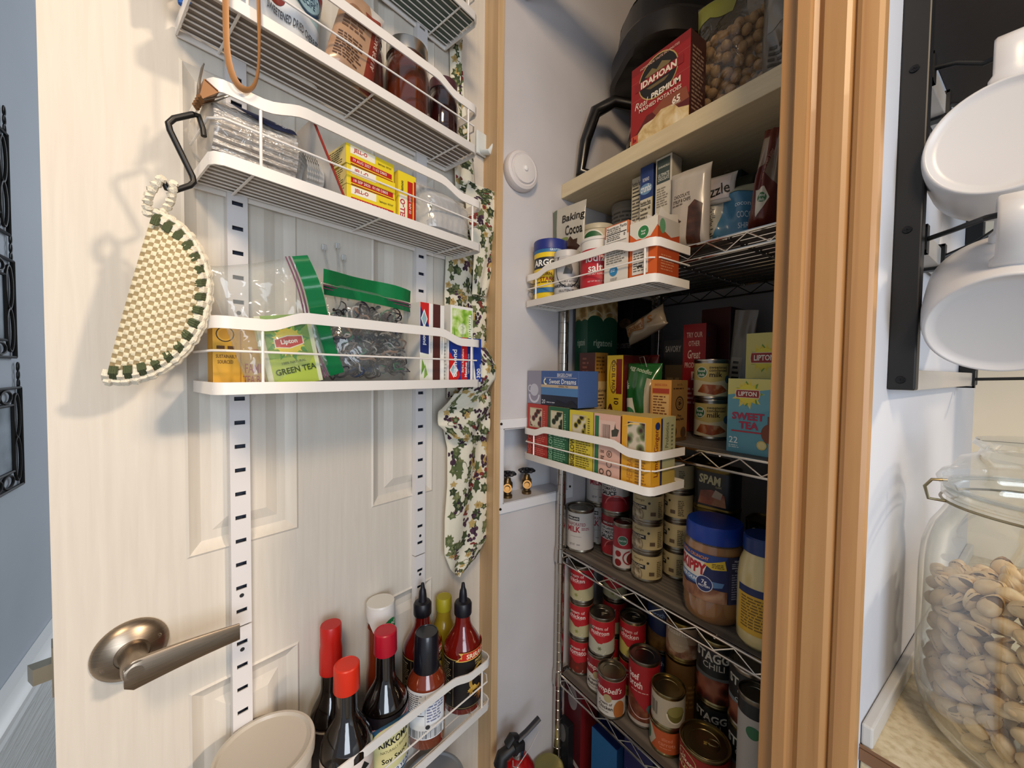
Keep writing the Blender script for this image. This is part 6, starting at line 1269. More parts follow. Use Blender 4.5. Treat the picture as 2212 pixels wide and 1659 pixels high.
# ---- shelf D
def soup(title, sub, col='b01c26', low='b7b08a', bowl='8a8c48', ttl2=None):
    s = [('r', 0, 0, 1, 1, low), ('p', [(0, .52), (.5, .36), (1, .52), (1, 1), (0, 1)], col), ('p', [(.26, .48), (.42, .28), (.58, .48), (.58, .7), (.26, .7)], col), ('a', .42, .20, .14, .015, 200, 340, 'e2dccb'), ('e', .42, .16, .14, .10, low), ('s', .42, .17, .05, .02, 6, bowl), ('e', .24, .72, .045, .045, '54624c')]
    return s + [('t', title, .42, .80, .10, 'e6c8c4', .30), ('t', sub, .42, .66, .13, 'efdcd8', .34, 0, .012), ('l', .3, .56, .52, .59, 1, 'd9a8a4')]
camp = lambda sub, pic: [('r', 0, 0, 1, 1, 'c9c4bb'), ('r', 0, .50, 1, 1, '8e1620'), ('e', .42, .50, .07, .07, 'a89a72'), ('t', "Campbell's", .40, .72, .22, 'e6dcd4', .52, 0, .012, .25), ('t', 'Cream of', .38, .34, .08, '2a2422', .24, 0, .015), ('t', sub, .38, .22, .10, '2a2422', .32, 0, .02), ('l', .26, .08, .5, .13, 1, '8a847c'), ('e', .62, .2, .10, .16, pic)]
CG = 'red and cream soup cans'
D1x, D1y, D1r = cspot(1220, 1270, 1452, ZD); D1r = .0315; D1x, D1y = -.7105, .737
hD = (at_y(1244, 1215, D1y - D1r)[2] - ZD) / 3
for k, s in enumerate((soup('cream of', 'tomato', low='6a2418', bowl='8a2a1c'), soup('cream of', 'chicken'), soup('cream of', 'chicken'))):
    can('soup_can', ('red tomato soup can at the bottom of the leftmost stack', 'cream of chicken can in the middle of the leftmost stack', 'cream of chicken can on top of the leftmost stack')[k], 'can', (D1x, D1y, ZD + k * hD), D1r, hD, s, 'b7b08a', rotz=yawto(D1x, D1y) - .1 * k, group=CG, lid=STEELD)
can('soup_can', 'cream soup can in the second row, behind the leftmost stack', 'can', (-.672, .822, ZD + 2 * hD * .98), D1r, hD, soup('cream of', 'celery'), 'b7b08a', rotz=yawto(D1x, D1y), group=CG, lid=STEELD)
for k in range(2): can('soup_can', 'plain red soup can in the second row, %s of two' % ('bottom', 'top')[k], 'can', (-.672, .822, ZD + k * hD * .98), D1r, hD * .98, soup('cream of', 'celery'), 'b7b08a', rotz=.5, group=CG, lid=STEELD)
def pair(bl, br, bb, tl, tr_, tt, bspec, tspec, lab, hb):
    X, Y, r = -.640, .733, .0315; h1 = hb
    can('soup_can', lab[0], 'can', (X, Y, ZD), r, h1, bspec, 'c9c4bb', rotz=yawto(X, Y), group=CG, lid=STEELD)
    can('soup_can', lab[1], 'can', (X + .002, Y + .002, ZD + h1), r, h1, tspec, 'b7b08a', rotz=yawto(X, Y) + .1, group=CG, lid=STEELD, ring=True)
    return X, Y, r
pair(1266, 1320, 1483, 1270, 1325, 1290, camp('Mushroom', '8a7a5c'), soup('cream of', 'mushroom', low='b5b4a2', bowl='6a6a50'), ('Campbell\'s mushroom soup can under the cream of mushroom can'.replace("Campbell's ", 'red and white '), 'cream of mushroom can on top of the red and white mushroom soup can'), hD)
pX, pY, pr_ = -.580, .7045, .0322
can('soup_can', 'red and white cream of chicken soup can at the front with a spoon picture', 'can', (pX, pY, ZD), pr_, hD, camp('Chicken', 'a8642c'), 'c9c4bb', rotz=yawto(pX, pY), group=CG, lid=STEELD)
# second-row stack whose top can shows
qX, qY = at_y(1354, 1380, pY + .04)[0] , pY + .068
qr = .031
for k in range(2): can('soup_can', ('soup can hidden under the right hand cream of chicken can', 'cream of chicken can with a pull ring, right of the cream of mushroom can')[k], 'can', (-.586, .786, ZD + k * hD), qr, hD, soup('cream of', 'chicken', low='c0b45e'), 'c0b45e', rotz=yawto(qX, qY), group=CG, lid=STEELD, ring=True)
for k in range(2): can('bean_can', 'dark red can in the back row, %s of two' % ('bottom', 'top')[k], 'can', (-.711, .915, ZD + k * .115), .036, .115, [('r', 0, 0, 1, 1, '6a1218'), ('t', 'B', .4, .55, .2, 'b9a8a4', .1)], '6a1218', rotz=yawto(-.6, .87), group='back row cans', lid=STEELD)
cX, cY, cr = -.5240, .7475, .0345; h_ = at_y(1400, 1428, cY - cr)[2] - ZD
M_beef = noisemat('beef_print', [(.3, '2a120c'), (.5, '6a3420'), (.75, '9a6040')], scale=45, rough=.4)
can('broth_can', 'tall red beef broth can at the front of the lower wire shelf', 'can', (cX, cY, ZD), cr, h_, [('r', 0, 0, 1, 1, '9c1a22'), ('p', [(0, 0), (1, 0), (1, .42), (.78, .36), (.52, .24), (.30, .46), (0, .60)], M_beef), ('a', .45, .42, .28, .015, 200, 330, 'd9b8b4'), ('t', 'beef', .32, .80, .12, 'efdcd8', .18, 0, .015), ('t', 'broth', .35, .67, .12, 'efdcd8', .22, 0, .015), ('l', .28, .54, .6, .57, 1, 'd9a8a4'), ('e', .60, .30, .075, .075, '3f6a62'), ('r', 0, 0, 1, .06, 'b9aca4')], '9c1a22', rotz=yawto(cX, cY), lid=STEELD, ring=False)
bX, bY = at_y(1424, 1340, .81)[0], .84
for k in range(2): can('broth_can', 'dark blue broth can in the back row, %s of two' % ('bottom', 'top')[k], 'can', (bX + .001, bY + .003, ZD + k * .1145), .034, .1145, [('r', 0, 0, 1, 1, '1a2a52'), ('p', [(0, 0), (1, 0), (1, .44), (.5, .34), (0, .5)], noisemat('broth_print%d' % k, [(.3, '4a3014'), (.7, '96703a')], scale=50, rough=.4)), ('t', 'broth', .42, .84, .11, '8fa4c4', .22)], '1a2a52', rotz=yawto(bX, bY), group='back row cans', lid=STEELD)
# rosarita + gold can below
rX, rY = at_y(1472, 1380, .785)[0], .815
zrb = at_y(1472, 1425, .767)[2] - ZD; zrt = at_y(1472, 1345, .767)[2] - ZD
can('bean_can', 'gold lidded plain can standing under the tan refried bean can', 'can', (rX, rY, ZD), .0355, zrb, [('r', 0, 0, 1, 1, '6a4a24'), ('l', .2, .3, .8, .7, 5, '8a6a3c')], '6a4a24', rotz=yawto(rX, rY), group='bean and chili cans', lid=mat('8a7440', .3, 1.0))
M_bean = noisemat('bean_print', [(.3, '5a3424'), (.5, '96684a'), (.75, 'cfb694')], scale=50, rough=.4)
can('bean_can', 'tan refried bean can with dark red lettering, on the gold lidded can', 'can', (rX, rY, ZD + zrb), .0355, zrt - zrb, [('r', 0, 0, 1, 1, 'a8886a'), ('p', [(0, 0), (1, 0), (1, .4), (.5, .5), (0, .36)], M_bean), ('e', .4, .52, .16, .16, 'b9a284'), ('t', 'Rosarita', .40, .82, .17, 'd9c8b0', .44, 0, .03), ('t', 'NO MORE', .46, .42, .08, 'cbb698', .3)], 'a8886a', rotz=yawto(rX, rY), group='bean and chili cans', lid=mat('8a7440', .3, 1.0))
# small stacked cans in front
sX, sY, sr = cspot(1420, 1494, 1628, ZD); hs1 = at_y(1457, 1573, sY - sr)[2] - ZD; hs2_ = at_y(1457, 1500, sY - sr)[2] - ZD
GL = mat('9a8c64', .28, 1.0)
can('vegetable_can', 'orange labelled flat can under the white labelled one, at the shelf front', 'can', (sX, sY, ZD), sr, hs1, [('r', 0, 0, 1, 1, 'b8552a'), ('p', [(0, 0), (.25, 0), (.34, .5), (.25, 1), (0, 1)], 'b9b09c'), ('e', .16, .5, .08, .12, '3c6a4a'), ('t', 'sliced', .50, .66, .16, 'd98a6a', .2), ('t', 'carrots', .50, .42, .16, 'd98a6a', .24), ('l', .4, .2, .6, .28, 1, 'd98a6a')], 'b8552a', rotz=yawto(sX, sY), lid=GL, group='flat vegetable cans')
can('vegetable_can', 'white labelled flat can with a bar code on top of the orange one', 'can', (sX + .003, sY, ZD + hs1), sr, hs2_ - hs1, [('r', 0, 0, 1, 1, 'b4ab98'), ('b', .20, .25, .34, .75, 7, '2a2620'), ('e', .60, .5, .13, .12, '6a6430'), ('e', .60, .6, .12, .08, '8a8448'), ('a', .6, .5, .14, .02, 180, 360, 'd9d2c0')], 'b4ab98', rotz=yawto(sX, sY), lid=GL, group='flat vegetable cans')
# chili cans
M_chili = noisemat('chili_print', [(.3, '2a0c08'), (.5, '6a2a18'), (.75, '9a5a40')], scale=40, kind='vor', rough=.4)
def stagg(low='181a18', classic=False):
    s = [('r', 0, 0, 1, 1, '17191a'), ('r', 0, .34, 1, .46, '5c5e5c' if not classic else '7a8486'), ('p', [(0, 0), (1, 0), (1, .34), (.5, .42), (0, .34)], M_chili), ('t', 'STAGG', .42, .80, .17, 'cfc9b8', .42, 0, .03), ('t', 'CHILI', .45, .64, .11, 'bdb7a6', .26, 0, .01)]
    if classic: s += [('t', 'CLASSIC', .44, .47, .08, 'd0d4d2', .3, 0, .01)]
    return s
gX, gY = at_y(1537, 1430, .772)[0] + .003, .814; g_r = .0385
g0 = at_y(1537, 1508, .772)[2] - ZD; g1 = at_y(1537, 1372, .772)[2] - ZD
can('chili_can', 'black chili can hidden beneath the left chili can', 'can', (gX, gY, ZD), g_r, g0, stagg(), '17191a', rotz=yawto(gX, gY), group='bean and chili cans', lid=GL)
can('chili_can', 'black chili can with its bean picture in view, behind the jalapeno can', 'can', (gX, gY, ZD + g0), g_r, g1 - g0, stagg(), '17191a', rotz=yawto(gX, gY), group='bean and chili cans', lid=GL)
hX, hY = at_y(1613, 1480, .755)[0] + .006, .792
k0 = at_y(1613, 1562, .755)[2] - ZD; k1 = at_y(1613, 1432, .755)[2] - ZD
can('chili_can', 'black chili can at the bottom of the right chili stack', 'can', (hX, hY, ZD), g_r, k0, stagg(), '17191a', rotz=yawto(hX, hY), group='bean and chili cans', lid=GL)
can('chili_can', 'black and grey classic chili can on top of the right chili stack', 'can', (hX, hY, ZD + k0), g_r, k1 - k0, stagg(classic=True), '17191a', rotz=yawto(hX, hY), group='bean and chili cans', lid=STEEL)
jX, jY, jr = cspot(1500, 1604, 1745, ZD); jr = .044; jX, jY = at_z(1553, 1735, ZD)[0], .735
jX = at_y(1552, 1600, .735)[0]; jY = .735; jh = at_y(1552, 1575, .735)[2] - ZD
can('jalapeno_can', 'wide red jalapeno can with a gold lid at the bottom front', 'can', (jX, jY - .018, ZD), jr, jh, [('r', 0, 0, 1, 1, '8e1a14'), ('p', [(0, 0), (1, 0), (1, .2), (0, .3)], '3c4a1c'), ('e', .30, .78, .12, .08, 'b9a878'), ('e', .30, .78, .11, .07, '8e1a14'), ('t', 'La', .28, .84, .09, 'e2d2b0', .06), ('t', 'Costena', .30, .74, .13, 'e2d2b0', .26, -3, .02), ('t', 'JALAPENOS', .34, .50, .15, 'e2c890', .42, -3, .03), ('p', [(.15, .3), (.5, .36), (.45, .2), (.2, .16)], 'b9641c')], '8e1a14', rotz=yawto(jX, jY), lid=GL, ring=True)
vX, vY = at_y(1652, 1560, .70)[0] , .712; v0 = at_y(1652, 1490, .70)[2] - ZD
can('chili_can', 'white and red chili can at the far right, half hidden by the casing', 'can', (-.2805, .708, ZD), .026, v0, [('r', 0, 0, 1, 1, 'b0aaa2'), ('e', .45, .80, .10, .10, '2f6a46'), ('e', .55, .35, .16, .14, '5a1c14'), ('r', 0, .9, 1, 1, '17191a')], 'b0aaa2', rotz=.5, group='bean and chili cans', lid=STEELD)

# ---- bottom shelf E
cbox('cracker_box', 'dark red box with a pale oval, lowest shelf beside the left post', 1236, 1272, 1478, .712, ZE, .06, '4a1018', sidecol='7a1c20', front=[('r', 0, 0, 1, 1, '4c1219'), ('e', .5, .88, .28, .5, '8a8080'), ('p', [(0, .3), (1, .22), (1, .27), (0, .35)], 'b0a09c')])
cbox('tea_tin_box', 'tall black box with a pale oval in front of the dark red box', 1224, 1246, 1558, .690, ZE, .02, '15171b', front=[('r', 0, 0, 1, 1, '15171b'), ('e', .45, .84, .3, .6, '5c5c5e')])
X, w, zt = bspot(1262, 1318, 1535, .74)
bag('flour_bag', 'pale grey flour bag on the lowest shelf', 'bag', (X + .006, .815, ZE), .085, zt - ZE, .06, mat('8a8684', .6), seed=61)
cbox('blue_box', 'bright blue open carton on the lowest shelf', 1297, 1352, 1590, .700, ZE, .05, '1c5a8c', sidecol='12345c', topcol='0e1c4a', front=[('r', 0, 0, 1, 1, '1c5c90'), ('t', 'A', .4, .3, .12, '5a9ac4', .3)])
cbox('blue_box', 'navy blue carton on the lowest shelf, right of the bright blue one', 1368, 1430, 1612, .715, ZE, .09, '101c50', front=[('r', 0, 0, 1, 1, '111e56'), ('p', [(0, .6), (.6, .8), (.6, .7), (0, .5)], '8aa4c4'), ('t', 'KIRKLAND', .4, .7, .10, '9ab0cc', .6)])
# ------------------------------------------------------------------ kitchen side on the right
M_ct = noisemat('speckled_countertop', [(.35, 'b9a887'), (.5, 'cdbf9f'), (.7, 'd8ccb0')], scale=120, rough=.35)
t = thing('kitchen_counter', 'kitchen counter corner with a cream laminate top and grey front', 'counter', (XK, .53, 0))
bm = NB(); bx(bm, .001, .0, .875, 1.6, YK - .53 - .001, .915, .0015); obj('worktop', bm, M_ct, t)
bm = NB(); bx(bm, .0005, -.0015, .9135, 1.6, -.0003, .9165); bx(bm, .0003, -.002, .900, 1.6, -.0002, .9125, 0); obj('edge_strip', bm, mat('7c5a40', .5), t)
bm = NB(); bx(bm, .0005, .001, .9152, .010, YK - .53 - .002, .938, .002); obj('backsplash_lip', bm, mat('c4c3c0', .3), t)
bm = NB(); bx(bm, .006, .012, 0, 1.6, .03, .874); obj('cabinet_front', bm, mat('b9bdbd', .4), t)
bm = NB(); bx(bm, .001, .03, 0, 1.6, YK - .535, .874); obj('cabinet_body', bm, mat('a9a9a4', .5), t)
t = thing('wall_cabinet', 'dark brown wall cabinet above the mug rack', 'cabinet', (XK, .605, 1.705))
bm = NB(); bx(bm, .0005, 0, 0, .30, YK - .607, .6, .001); obj('cabinet_box', bm, mat('2a1f18', .6, bump=.15, bscale=60), t)
# mug rack
RKX = XK + .0003
t = thing('mug_rack', 'black wall rack with white cross bars and hooks holding white mugs', 'rack', (RKX, .575, 1.28))
M_rk = mat('111112', .45)
bt = at_y(1940, 822, .575)[2]; zb_ = bt - 1.28
for yy, nm in ((0, 'upright'), (.49, 'upright')):
    bm = NB(); bx(bm, .0, yy, zb_, .0215, yy + .016, .9 if yy == 0 else .36, .0015)
    u = obj('upright', bm, M_rk, t)
    if yy == 0:
        for zz in (at_y(1932, 800, .575)[2] - 1.28, at_y(1932, 480, .575)[2] - 1.28, at_y(1943, 135, .575)[2] - 1.28):
            bm = NB(); vs = lathe(bm, [(0, 0), (.004, 0), (.0035, .0012), (0, .0014)], 20); bx(bm, -.0024, -.0004, .0013, .0024, .0004, .0017); bx(bm, -.0004, -.0024, .0013, .0004, .0024, .0017)
            for v in bm.verts: v.co = Matrix.Rotation(PI / 2, 4, 'X') @ v.co
            o = obj('screw', bm, mat('2a2a2c', .3, .8), u, loc=(.0105, 0, zz))
zc = [at_x(1968, 800, XK + .012)[2] - 1.28, at_x(1968, 500, XK + .012)[2] - 1.28, at_x(1985, 158, XK + .012)[2] - 1.28]
M_cb = mat('b9b6b2', .35, .2)
for z in zc:
    bm = NB(); bx(bm, .003, .0165, z - .011, .0185, .489, z + .011, .001); obj('cross_bar', bm, M_cb, t)
rack_t = t
def hook(mug_, zb, yb):
    """hook from the cross bar at height zb through the mug's handle"""
    bpy.context.view_layer.update()
    R = .0525; hole = mug_.matrix_world @ Vector((0, R * 1.76, -.078 * .40)); o = rack_t.location
    hx, hy, hz = hole.x - o.x, hole.y - o.y, hole.z - o.z; t = rack_t
    bm = NB(); bx(bm, .001, yb - .006, zb - .015, .0215, yb + .006, zb - .012); bx(bm, .001, yb - .006, zb + .012, .0215, yb + .006, zb + .015); bx(bm, .0187, yb - .006, zb - .015, .0218, yb + .006, zb + .015)
    pts = [(.020, yb, zb), (hx * .35 + .012, yb + (hy - yb) * .35, zb + (hz - zb) * .30), (hx - .016, hy, hz - .001), (hx + .016, hy, hz + .001), (hx + .026, hy, hz + .012), (hx + .030, hy, hz + .028)]
    tube(bm, pts, .0026, 8); lathe(bm, [(0, -.003), (.0036, -.001), (.0036, .002), (0, .004)], 10, c=pts[-1]); obj('mug_hook', bm, M_rk, t, smooth=True, angle=50)
M_mug = mat('cdcbcb', .28, spec=.4)
def mug(label, X, Y, Z, tilt, yaw, R=.058, first=None):
    """hung by its handle; local axis +z is the mug's mouth direction; the handle points up"""
    rot = Matrix.Rotation(yaw, 4, 'Z') @ Matrix.Rotation(math.radians(90) + tilt, 4, 'X')
    if first: t = dup(first, (X, Y, Z), label=label); t.rotation_euler = rot.to_euler(); return t
    t = thing('white_mug', label, 'mug', (X, Y, Z), group='white soup mugs'); t.rotation_euler = rot.to_euler()
    bm = NB(); h = .078
    prof = [(0, -.0045), (R * .80, -.0042), (R * .90, -.0030), (R * .935, -.0006), (R * .965, 0), (R * .99, -.0012), (R * 1.0, -.004), (R * 1.02, -h * .12), (R * 1.04, -h * .4), (R * 1.02, -h * .75), (R * 1.0, -h * .98), (R * .985, -h), (R * .96, -h * .98), (R * .98, -h * .7), (R * .98, -h * .2), (R * .94, -.010), (0, -.009)]
    lathe(bm, prof, 64); obj('bowl', bm, M_mug, t, smooth=True, angle=70)
    bm = NB(); P_ = [(0, R * 1.0, -h * .20), (0, R * 1.2, -h * .15), (0, R * 1.70, -h * .15), (0, R * 1.93, -h * .28), (0, R * 1.93, -h * .52), (0, R * 1.72, -h * .70), (0, R * 1.2, -h * .78), (0, R * 1.01, -h * .80)]
    # smooth the loop and sweep a flat strap
    Q = []
    for i in range(len(P_) - 1):
        for k in range(4):
            q = k / 4; p0 = Vector(P_[max(i - 1, 0)]); p1 = Vector(P_[i]); p2 = Vector(P_[i + 1]); p3 = Vector(P_[min(i + 2, len(P_) - 1)])
            Q.append(.5 * ((2 * p1) + (p2 - p0) * q + (2 * p0 - 5 * p1 + 4 * p2 - p3) * q * q + (3 * p1 - p0 - 3 * p2 + p3) * q ** 3))
    Q.append(Vector(P_[-1])); rows = []
    for i, p in enumerate(Q):
        d = (Q[min(i + 1, len(Q) - 1)] - Q[max(i - 1, 0)]).normalized(); n = Vector((1, 0, 0)).cross(d); wv = .0098 if 3 < i < len(Q) - 4 else .0125
        rows.append([bm.verts.new(p + Vector((sx * wv, 0, 0)) * (1 if abs(sx) == 1 else 1) + n * sn * .0032) for sx, sn in ((-1, -.5), (-1, .5), (-.8, 1), (.8, 1), (1, .5), (1, -.5), (.8, -1), (-.8, -1))])
    for a, b in zip(rows, rows[1:]):
        for k in range(8): bm.faces.new((a[k], a[(k + 1) % 8], b[(k + 1) % 8], b[k]))
    obj('handle', bm, M_mug, t, smooth=True, angle=60)
    return t
def mug_at(label, px, py, depth, tilt, yaw, first=None, R=.058):
    r = ray(px, py); return mug(label, r[0] * depth, r[1] * depth, CZ + r[2] * depth, tilt, yaw, R, first)
m1 = mug_at('white mug nearest in the upper row, its flat bottom toward the room', 2160, 262, .350, math.radians(-4), math.radians(4), R=.0525)
m2 = mug_at('white mug nearest in the lower row, its flat bottom tipped down', 2170, 678, .350, math.radians(38), math.radians(6), first=m1)
m3 = mug_at('white mug hanging behind the nearest one of the upper row', 2218, 315, .475, math.radians(-4), math.radians(2), first=m1)
m4 = mug_at('white mug hanging behind the nearest one of the lower row', 2226, 610, .475, math.radians(40), math.radians(4), first=m1)
hook(m1, zc[2], .026); hook(m3, zc[2], .12); hook(m2, zc[1], .030); hook(m4, zc[1], .135)
bm = NB(); zb = zc[0]; yb = .47; bx(bm, .001, yb - .006, zb - .015, .0215, yb + .006, zb - .012); bx(bm, .0187, yb - .006, zb - .015, .0218, yb + .006, zb + .015); tube(bm, [(.02, yb, zb), (.10, yb - .01, zb + .004), (.13, yb - .01, zb + .02)], .0026, 8); obj('mug_hook', bm, M_rk, rack_t, smooth=True, angle=50)

# big glass jar of pistachios
JX, JY = XK + .013 + .106, .53 + .135; p = ray(2280, 1200)
JX, JY = XK + .125, .665
JR = .107; JZ = .9155; JH = .262
t = thing('pistachio_jar', 'big round clear glass jar of pistachios on the kitchen counter', 'jar', (JX, JY, JZ))
M_glass = clear('thick_glass', (.97, .985, .98), gloss=.07, rough=.02, edge=.5, body=.0, rim=.85)
bm = NB(); prof = [(0, .002), (JR * .72, 0), (JR * .86, .004), (JR * .95, .016), (JR * .995, .04), (JR, .09), (JR, .17), (JR * .985, .195), (JR * .93, .218), (JR * .86, .232), (JR * .82, .242), (JR * .82, .252), (JR * .86, .256), (JR * .86, .262), (JR * .80, .264)]
inner = [(r * .955, max(z, .006)) for r, z in prof[::-1]]
lathe(bm, prof + inner[:-1] + [(0, .008)], 72, cap=False); obj('glass_body', bm, M_glass, t, smooth=True, angle=50)
bm = NB(); lathe(bm, [(JR * .80, .265), (JR * .88, .267), (JR * .90, .273), (JR * .86, .280), (JR * .80, .283), (JR * .74, .296), (JR * .62, .302), (JR * .60, .308), (JR * .66, .313), (JR * .64, .318), (JR * .2, .321), (0, .320)], 64, cap=False); obj('glass_lid', bm, M_glass, t, smooth=True, angle=40)
bm = NB(); lathe(bm, [(JR * .80, .2625), (JR * .845, .263), (JR * .845, .266), (JR * .80, .2665)], 56, cap=False); obj('seal_ring', bm, clear('seal', (.8, .82, .8), gloss=.1, rough=.2, body=.4, bodycol='c4c8c4'), t, smooth=True)
bm = NB(); tube(bm, [(JR * .86 * math.cos(a), JR * .86 * math.sin(a), .250) for a in [2 * PI * k / 60 for k in range(60)]], .0014, 6, closed=True)
ca, sa = -.80, -.60; ca, sa = math.cos(math.radians(205)), math.sin(math.radians(205))
tube(bm, [(JR * .86 * ca, JR * .86 * sa, .250), (JR * .99 * ca, JR * .99 * sa, .251), (JR * 1.02 * ca, JR * 1.02 * sa, .264), (JR * .97 * ca, JR * .97 * sa, .272), (JR * .86 * ca, JR * .86 * sa, .273)], .0016, 8); obj('wire_bail', bm, mat('8f8468', .3, .9), t, smooth=True)
# one pistachio: two half shells ajar with a kernel between
def pist(seed):
    rnd = random.Random(seed); bm = NB(); A_, B_, C_ = .0128, .0078, .0082; gap = math.radians(4 + 5 * rnd.random())
    for s in (1, -1):
        r = bmesh.ops.create_uvsphere(bm, u_segments=14, v_segments=10, radius=1.0)
        vs = r['verts']; R_ = Matrix.Rotation(s * gap, 4, 'Y')
        kill = [v for v in vs if v.co.z * s < -.02]
        bmesh.ops.delete(bm, geom=kill, context='VERTS')
        vs = [v for v in bm.verts if v.is_valid and not v.tag]
        for v in vs:
            v.tag = True
            p = Vector((v.co.x * A_ + A_, v.co.y * B_ * (1 - .25 * v.co.x), v.co.z * C_ * (1 - .2 * v.co.x)))
            v.co = (R_ @ p) - Vector((A_, 0, 0))
    n0 = len(bm.faces)
    for f in bm.faces: f.material_index = 0
    r = bmesh.ops.create_uvsphere(bm, u_segments=12, v_segments=8, radius=1.0)
    for v in r['verts']: v.co = Vector((v.co.x * A_ * .80 + .001, v.co.y * B_ * .85, v.co.z * C_ * .62))
    fs = set(f for v in r['verts'] for f in v.link_faces)
    for f in fs: f.material_index = 1
    return bm
M_sh = noisemat('pistachio_shell', [(.3, 'c9a878'), (.6, 'dabb8e'), (.8, 'e6d2ae')], scale=90, rough=.45, spec=.4)
M_kr = mat('6b4d28', .6)
protos = []
for s in range(5):
    me_o = obj('pistachio', pist(s), [M_sh, M_kr], None, smooth=True, angle=60); protos.append(me_o)
rnd = random.Random(77); pts = []; tries = 0; RI = JR * .955 - .009; NH = .172
cam_a = math.atan2(-JY, -JX)
def top_h(a, r): return NH + .012 * math.sin(a * 1.0 + 2.2) * (r / RI) + .004 * math.sin(a * 5)
cell = 0
while len(pts) < 290 and tries < 60000:
    tries += 1
    a = cam_a + rnd.uniform(-1.75, 1.75)
    if rnd.random() < .80: r = RI - rnd.uniform(0, .006); z = rnd.uniform(.016, top_h(a, r))
    else: r = RI * math.sqrt(rnd.random()); z = top_h(a, r) + rnd.uniform(-.003, .004)
    if z < .045: r = min(r, RI * (.80 + .2 * min(1, z / .04)) - .002)
    p = Vector((r * math.cos(a), r * math.sin(a), z))
    if all((p - q).length > .0148 for q in pts[-400:]): pts.append(p)
first_used = set()
for i, p in enumerate(pts):
    pr = protos[i % 5]; o = pr if (i % 5) not in first_used else pr.copy()
    if o is not pr: COL.objects.link(o)
    first_used.add(i % 5); o.location = Vector((JX, JY, JZ)) + p
    a = math.atan2(p.y, p.x)
    o.rotation_euler = (rnd.uniform(0, 6.28), rnd.uniform(-1.3, 1.3), a + PI / 2 + rnd.uniform(-.7, .7))
    tag(o, 'pale open pistachio nut inside the big glass jar', 'pistachio', 'pistachios in the glass jar')
# the rest of the nuts, uncountable behind the first layer
bm = NB(); rr2 = RI - .011
tmp = pist(9); me = bpy.data.meshes.new('tmp'); tmp.to_mesh(me); tmp.free()
for k in range(330):
    a = rnd.uniform(0, 2 * PI); r = rr2 * math.sqrt(rnd.uniform(.45, 1)) if k < 210 else rr2 * math.sqrt(rnd.random()); z = rnd.uniform(.020, NH - .010) if k < 210 else NH - .008 + rnd.uniform(-.004, .003)
    if z < .04: r *= .86
    if k >= 210 and False: pass
    Mx = Matrix.Translation((r * math.cos(a), r * math.sin(a), z)) @ Matrix.Rotation(rnd.uniform(0, 6.28), 4, Vector((rnd.uniform(-1, 1), rnd.uniform(-1, 1), rnd.uniform(-1, 1))).normalized())
    n0 = len(bm.verts); bm.from_mesh(me); bm.verts.ensure_lookup_table()
    for v in bm.verts[n0:]: v.co = Mx @ v.co
bpy.data.meshes.remove(me)
me = bpy.data.meshes.new('pistachio_heap'); bm.to_mesh(me); bm.free(); me.materials.append(M_sh); me.materials.append(M_kr)
for p_ in me.polygons: p_.use_smooth = True
o = link('pistachio_heap', me, None, (JX, JY, JZ)); tag(o, 'mass of pistachios filling the inside of the glass jar', 'pistachios'); o['kind'] = 'stuff'

# ------------------------------------------------------------------ hall side: hanging iron picture frames
M_ir = mat('1c1b1a', .5, .6)
def frame_panel(label, px_r, py_t, py_b, w=.20):
    a = at_y(px_r, py_t, -.262); b = at_y(px_r, py_b, -.262); X1_ = (a[0] + b[0]) / 2; zt, zb = a[2], b[2]
    t = thing('picture_frame', label, 'picture frame', (X1_, -.2665, zb)); H = zt - zb
    # local: x from 0 (the edge nearer the door) to -w... the wall faces +y
    s = .006; bm = NB(); m = 1
    pts = [(0, 0, 0), (w, 0, 0), (w, 0, H), (0, 0, H)]
    tube(bm, pts, .0028, 6, closed=True); obj('outer_bars', bm, M_ir, t, smooth=True)
    ix0, ix1, iz0, iz1 = w * .17, w * .83, H * .17, H * .83
    bm = NB(); tube(bm, [(ix0, 0, iz0), (ix1, 0, iz0), (ix1, 0, iz1), (ix0, 0, iz1)], .0026, 6, closed=True); obj('inner_bars', bm, M_ir, t, smooth=True)
    bm = NB()
    for x0 in (ix0 * .5, w - ix0 * .5):
        for k in range(2):
            z0 = H * .06 + k * H * .44; tube(bm, [(x0 + ix0 * .38 * math.cos(q), 0, z0 + H * .22 + H * .22 * math.sin(q)) for q in [2 * PI * i / 28 for i in range(28)]], .0019, 6, closed=True)
    for z0 in (iz0 * .5, H - iz0 * .5):
        for k in range(3):
            x0 = ix0 + (k + .5) * (ix1 - ix0) / 3; tube(bm, [(x0 + (ix1 - ix0) / 6.4 * math.cos(q), 0, z0 + iz0 * .36 * math.sin(q)) for q in [2 * PI * i / 24 for i in range(24)]], .0018, 6, closed=True)
    obj('scroll_work', bm, M_ir, t, smooth=True)
    bm = NB(); bx(bm, ix0 + .002, -.0018, iz0 + .002, ix1 - .002, -.0006, iz1 - .002); obj('photograph', bm, noisemat('grey_photo', [(.3, '4a5258'), (.6, '9aa6b0')], scale=14, rough=.3), t)
    bm = NB()
    for x0 in (.004, w - .004):
        for k in range(3): tube(bm, [(x0 + .0035 * math.cos(q), 0, H + .006 + k * .013 + .0065 * math.sin(q)) for q in [2 * PI * i / 14 for i in range(14)]], .0011, 5, closed=True)
    obj('chain', bm, M_ir, t, smooth=True)
    return t
# wall faces +y and the visible edge is the +x side, so the panel extends to -x
def fp(label, px_r, py_t, py_b, w=.17):
    t = frame_panel(label, px_r, py_t, py_b, w); return t
fp('black iron picture frame on the hall wall, lowest of the hanging three', 58, 862, 1072)
fp('black iron picture frame on the hall wall, middle of the hanging three', 36, 595, 798)
fp('black iron picture frame on the hall wall, topmost of the hanging three', 16, 325, 532)

